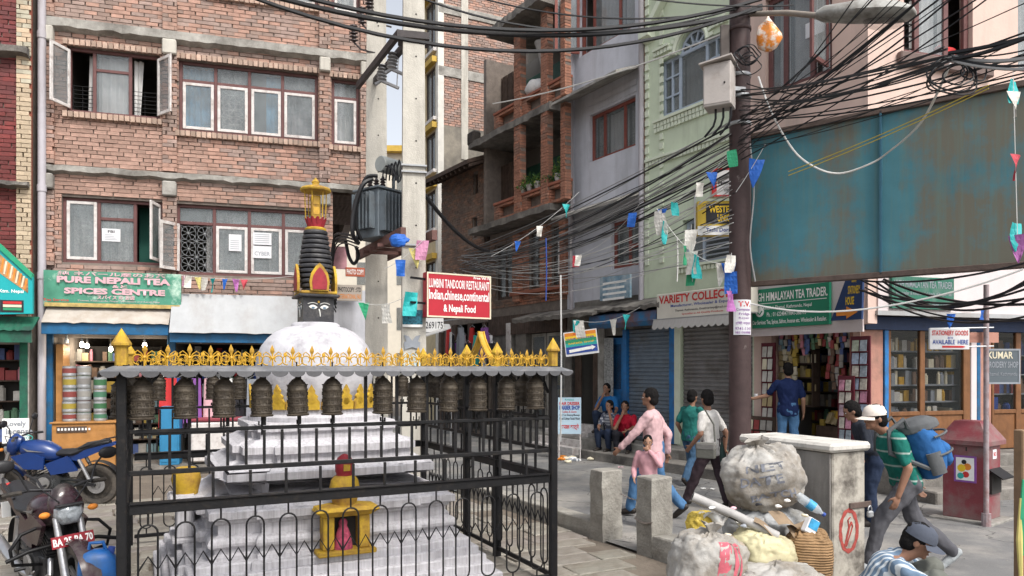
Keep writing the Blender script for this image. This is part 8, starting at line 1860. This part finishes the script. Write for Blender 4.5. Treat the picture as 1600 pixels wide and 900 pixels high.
    for sg in (-1, 1): P('control_cable', m_cable, MB().tube([(XF-.33, sg*.22, 1.01), (XF-.15, sg*.16, 1.03), (XF-.12, sg*.06, .92), (XF-.22, sg*.05, .78), (.1, sg*.08, .55)], .006, 5), smooth=True); P('tank_decal', alu, MB().prism([(-.02, .80), (.20, .83), (.28, .86), (.22, .81)], sg*.168-.003, sg*.168+.003)); P('foot_lever', chrome, MB().tube([(-.02, sg*.16, .33), (.10, sg*.17, .30), (.16, sg*.17, .33)], .008, 5)); P('engine_cover', alu, MB().lathe([(0, .0), (.07, 0), (.085, -.012), (.085, -.03)], 18, (.02, sg*.155, .36), RX(R(90*sg))), smooth=True)
    P('visor', m_glass_d, MB().sheet(lambda a, q: V(XF-.13-.10*q, (a-.5)*.20*(1-.3*q), .95+.14*q), 6, 3))
    tk = MB(); tk.loft([[V(x, w_*math.copysign(abs(math.cos(a))**.8, math.cos(a)), z+h_*math.sin(a)) for a in [2*PI*k/18 for k in range(18)]] for x, w_, h_, z in ((.40, .05, .06, .83), (.33, .13, .12, .82), (.18, .165, .15, .80), (.02, .155, .14, .79), (-.12, .11, .10, .75), (-.18, .06, .05, .73))]); P('fuel_tank', paint, tk, smooth=True)
    P('tank_shroud', paint, MB().prism([(.02, .55), (.28, .56), (.45, .74), (.20, .80), (.0, .72)], .135, .165), bevel=.015); P('tank_shroud', paint, MB().prism([(.02, .55), (.28, .56), (.45, .74), (.20, .80), (.0, .72)], -.165, -.135), bevel=.015)
    se = MB(); se.loft([[V(x, w_*math.cos(a), z+h_*math.sin(a)) for a in [2*PI*k/14 for k in range(14)]] for x, w_, h_, z in ((-.08, .07, .03, .76), (-.16, .12, .05, .765), (-.36, .145, .055, .77), (-.44, .13, .06, .80), (-.52, .12, .065, .845), (-.75, .10, .05, .90), (-.84, .05, .03, .915))]); P('seat', seatm, se, smooth=True)
    P('tail_lamp', INK['red'], MB().box(-.99, -.94, -.06, .06, .86, .91), bevel=.015); P('number_plate', INK['white'], MB().box(-.98, -.965, -.10, .10, .60, .74)); P('plate_bracket', blk, MB().bar((-.93, 0, .88), (-.96, 0, .60), .06, .02))
    en = MB(); en.box(-.12, .24, -.12, .12, .26, .44); en.cyl((.02, -.15, .36), (.02, .15, .36), .12, n=18); en.cyl((-.10, -.13, .38), (-.10, .13, .38), .09, n=14); P('crankcase', eng, en, bevel=.01)
    for k in range(7): P('cylinder_fin', eng, MB().box(-.08, .08, -.10, .10, 0, .014, T(.16+.018*k, 0, .44+.032*k) @ RY(R(25))))
    P('frame_tube', blk, MB().tube([(.40, 0, .88), (.32, 0, .60), (.26, 0, .34), (-.12, 0, .27), (-.22, 0, .52), (-.30, 0, .72)], .022, 8), smooth=True)
    P('exhaust', chrome, MB().tube([(.25, -.07, .42), (.33, -.10, .32), (.20, -.13, .24), (-.2, -.15, .25), (-.45, -.17, .33), (-.82, -.18, .45)], [.022, .022, .024, .026, .045, .05], 10), smooth=True)
    P('side_stand', blk, MB().tube([(-.05, .12, .28), (-.02, .30, .02)], .012, 6)); P('chain_guard', blk, MB().bar((XR, .10, .36), (-.08, .10, .42), .02, .05, (0, 1, 0)))
    if plate:
        o = MB().box(-.002, .002, -.15, .15, -.045, .045, T(XF-.06, 0, .62) @ RY(R(-12))).build('front_plate', flat('plate_red', (.26, .02, .03), .5), t)
        text(plate, -.14, .14, -.03, .03, 0, t, INK['white'], 'plate_lettering', .03, M=T(XF-.055, 0, .62) @ RY(R(-12)) @ RZ(R(90)))
    return t
m_bluem = mat('metallic_blue_paint', (.006, .032, .15), .32, var=.1, vs=5, bump=0, spec=.6); m_maroon = mat('black_maroon_paint', (.028, .010, .016), .25, var=.1, bump=0, spec=.6, dirt=(.10, .09, .08), ds=5, dt=.62)
rw = pix(150, 577, 10.55)
motorcycle('blue motorcycle parked beside the railing in front of the tea shop', (rw.x-.64, rw.y+.03, 0), R(184), m_bluem, lean=-5)
fw_ = pix(128, 577, 5.75); hd = R(-42)
motorcycle('dusty black and maroon motorcycle with a red number plate and crash bars', (fw_.x-.66*math.cos(hd), fw_.y-.66*math.sin(hd), 0), hd, m_maroon, 'BA 25 PA 70', 4, True)
jc = pix(152, 577, 5.65); t = thing('blue_jerrycan', 'dented blue plastic jerrycan beside the black motorcycle', 'jerrycan', (jc.x, jc.y, 0), R(25))
b = MB(); b.loft([[(w_*math.copysign(abs(math.cos(a))**.5, math.cos(a))+.006*math.sin(3*a+z*9), d_*math.copysign(abs(math.sin(a))**.5, math.sin(a)), z) for a in [2*PI*k/20 for k in range(20)]] for w_, d_, z in ((.12, .09, .0), (.135, .105, .03), (.13, .10, .2), (.138, .105, .38), (.13, .10, .50), (.09, .07, .555), (.04, .04, .57))])
b.build('can', mat('blue_plastic', (.012, .10, .33), .4, var=.2, vs=4, bump=.2, bs=8, dirt=(.03, .07, .14), ds=4, dt=.6), t, smooth=True); MB().tube([(-.06, 0, .55), (-.05, 0, .62), (.04, 0, .62), (.06, 0, .55)], .014, 8).build('handle', MATS['blue_plastic'], t, smooth=True); MB().cyl((.09, 0, .53), (.10, 0, .58), .025, n=12).build('cap', INK['blue'], t)

# ================================================================ grit along the kerbs and steps
rs = random.Random(12); b = MB()
m_grit = mat('street_grit', (.26, .24, .21), .9, var=.4, vs=30)
def pebble(p, r_):
    q = [p+V(rs.uniform(-1, 1), rs.uniform(-1, 1), rs.uniform(-.1, .5))*r_ for _ in range(4)]; b.add(q, [(0, 1, 2), (0, 3, 1), (1, 3, 2), (2, 3, 0)])
for i in range(1500):
    k = rs.random()
    if k < .35: q = kp(rs.uniform(-4, 3), .27+abs(rs.gauss(0, .12)), .004)
    elif k < .6: q = FR.world(rs.uniform(FR.X(905), -1.0), -1.14-abs(rs.gauss(0, .14)), .004)
    elif k < .75: q = FG.world(rs.uniform(.2, 4), -1.4-abs(rs.gauss(0, .12)), .004)
    else: q = kp(rs.uniform(-6, 4), rs.uniform(.3, 7), .004)
    pebble(q, rs.uniform(.006, .022))
tag(b.build('street_grit', m_grit), kind='stuff', label='pale grit scattered along the kerbs and steps')
for i in range(22):
    q = kp(rs.uniform(-5, 2.2), rs.uniform(.3, 5), .008); c = rs.choice(['white', 'cream', 'grey', 'white', 'pink']); t = thing('paper_scrap', f'flat {c} paper scrap lying on the asphalt', 'litter', q, rs.uniform(0, 6), 'scraps on the street')
    z_ = rs.uniform(.03, .07); MB().sheet(lambda a, v_: ((a-.5)*z_*1.6, (v_-.5)*z_, .012*math.sin(a*5+i)*math.sin(v_*4)+.012), 4, 3).build('scrap', INK[c], t)
bpy.data.scenes.remove(WORK)
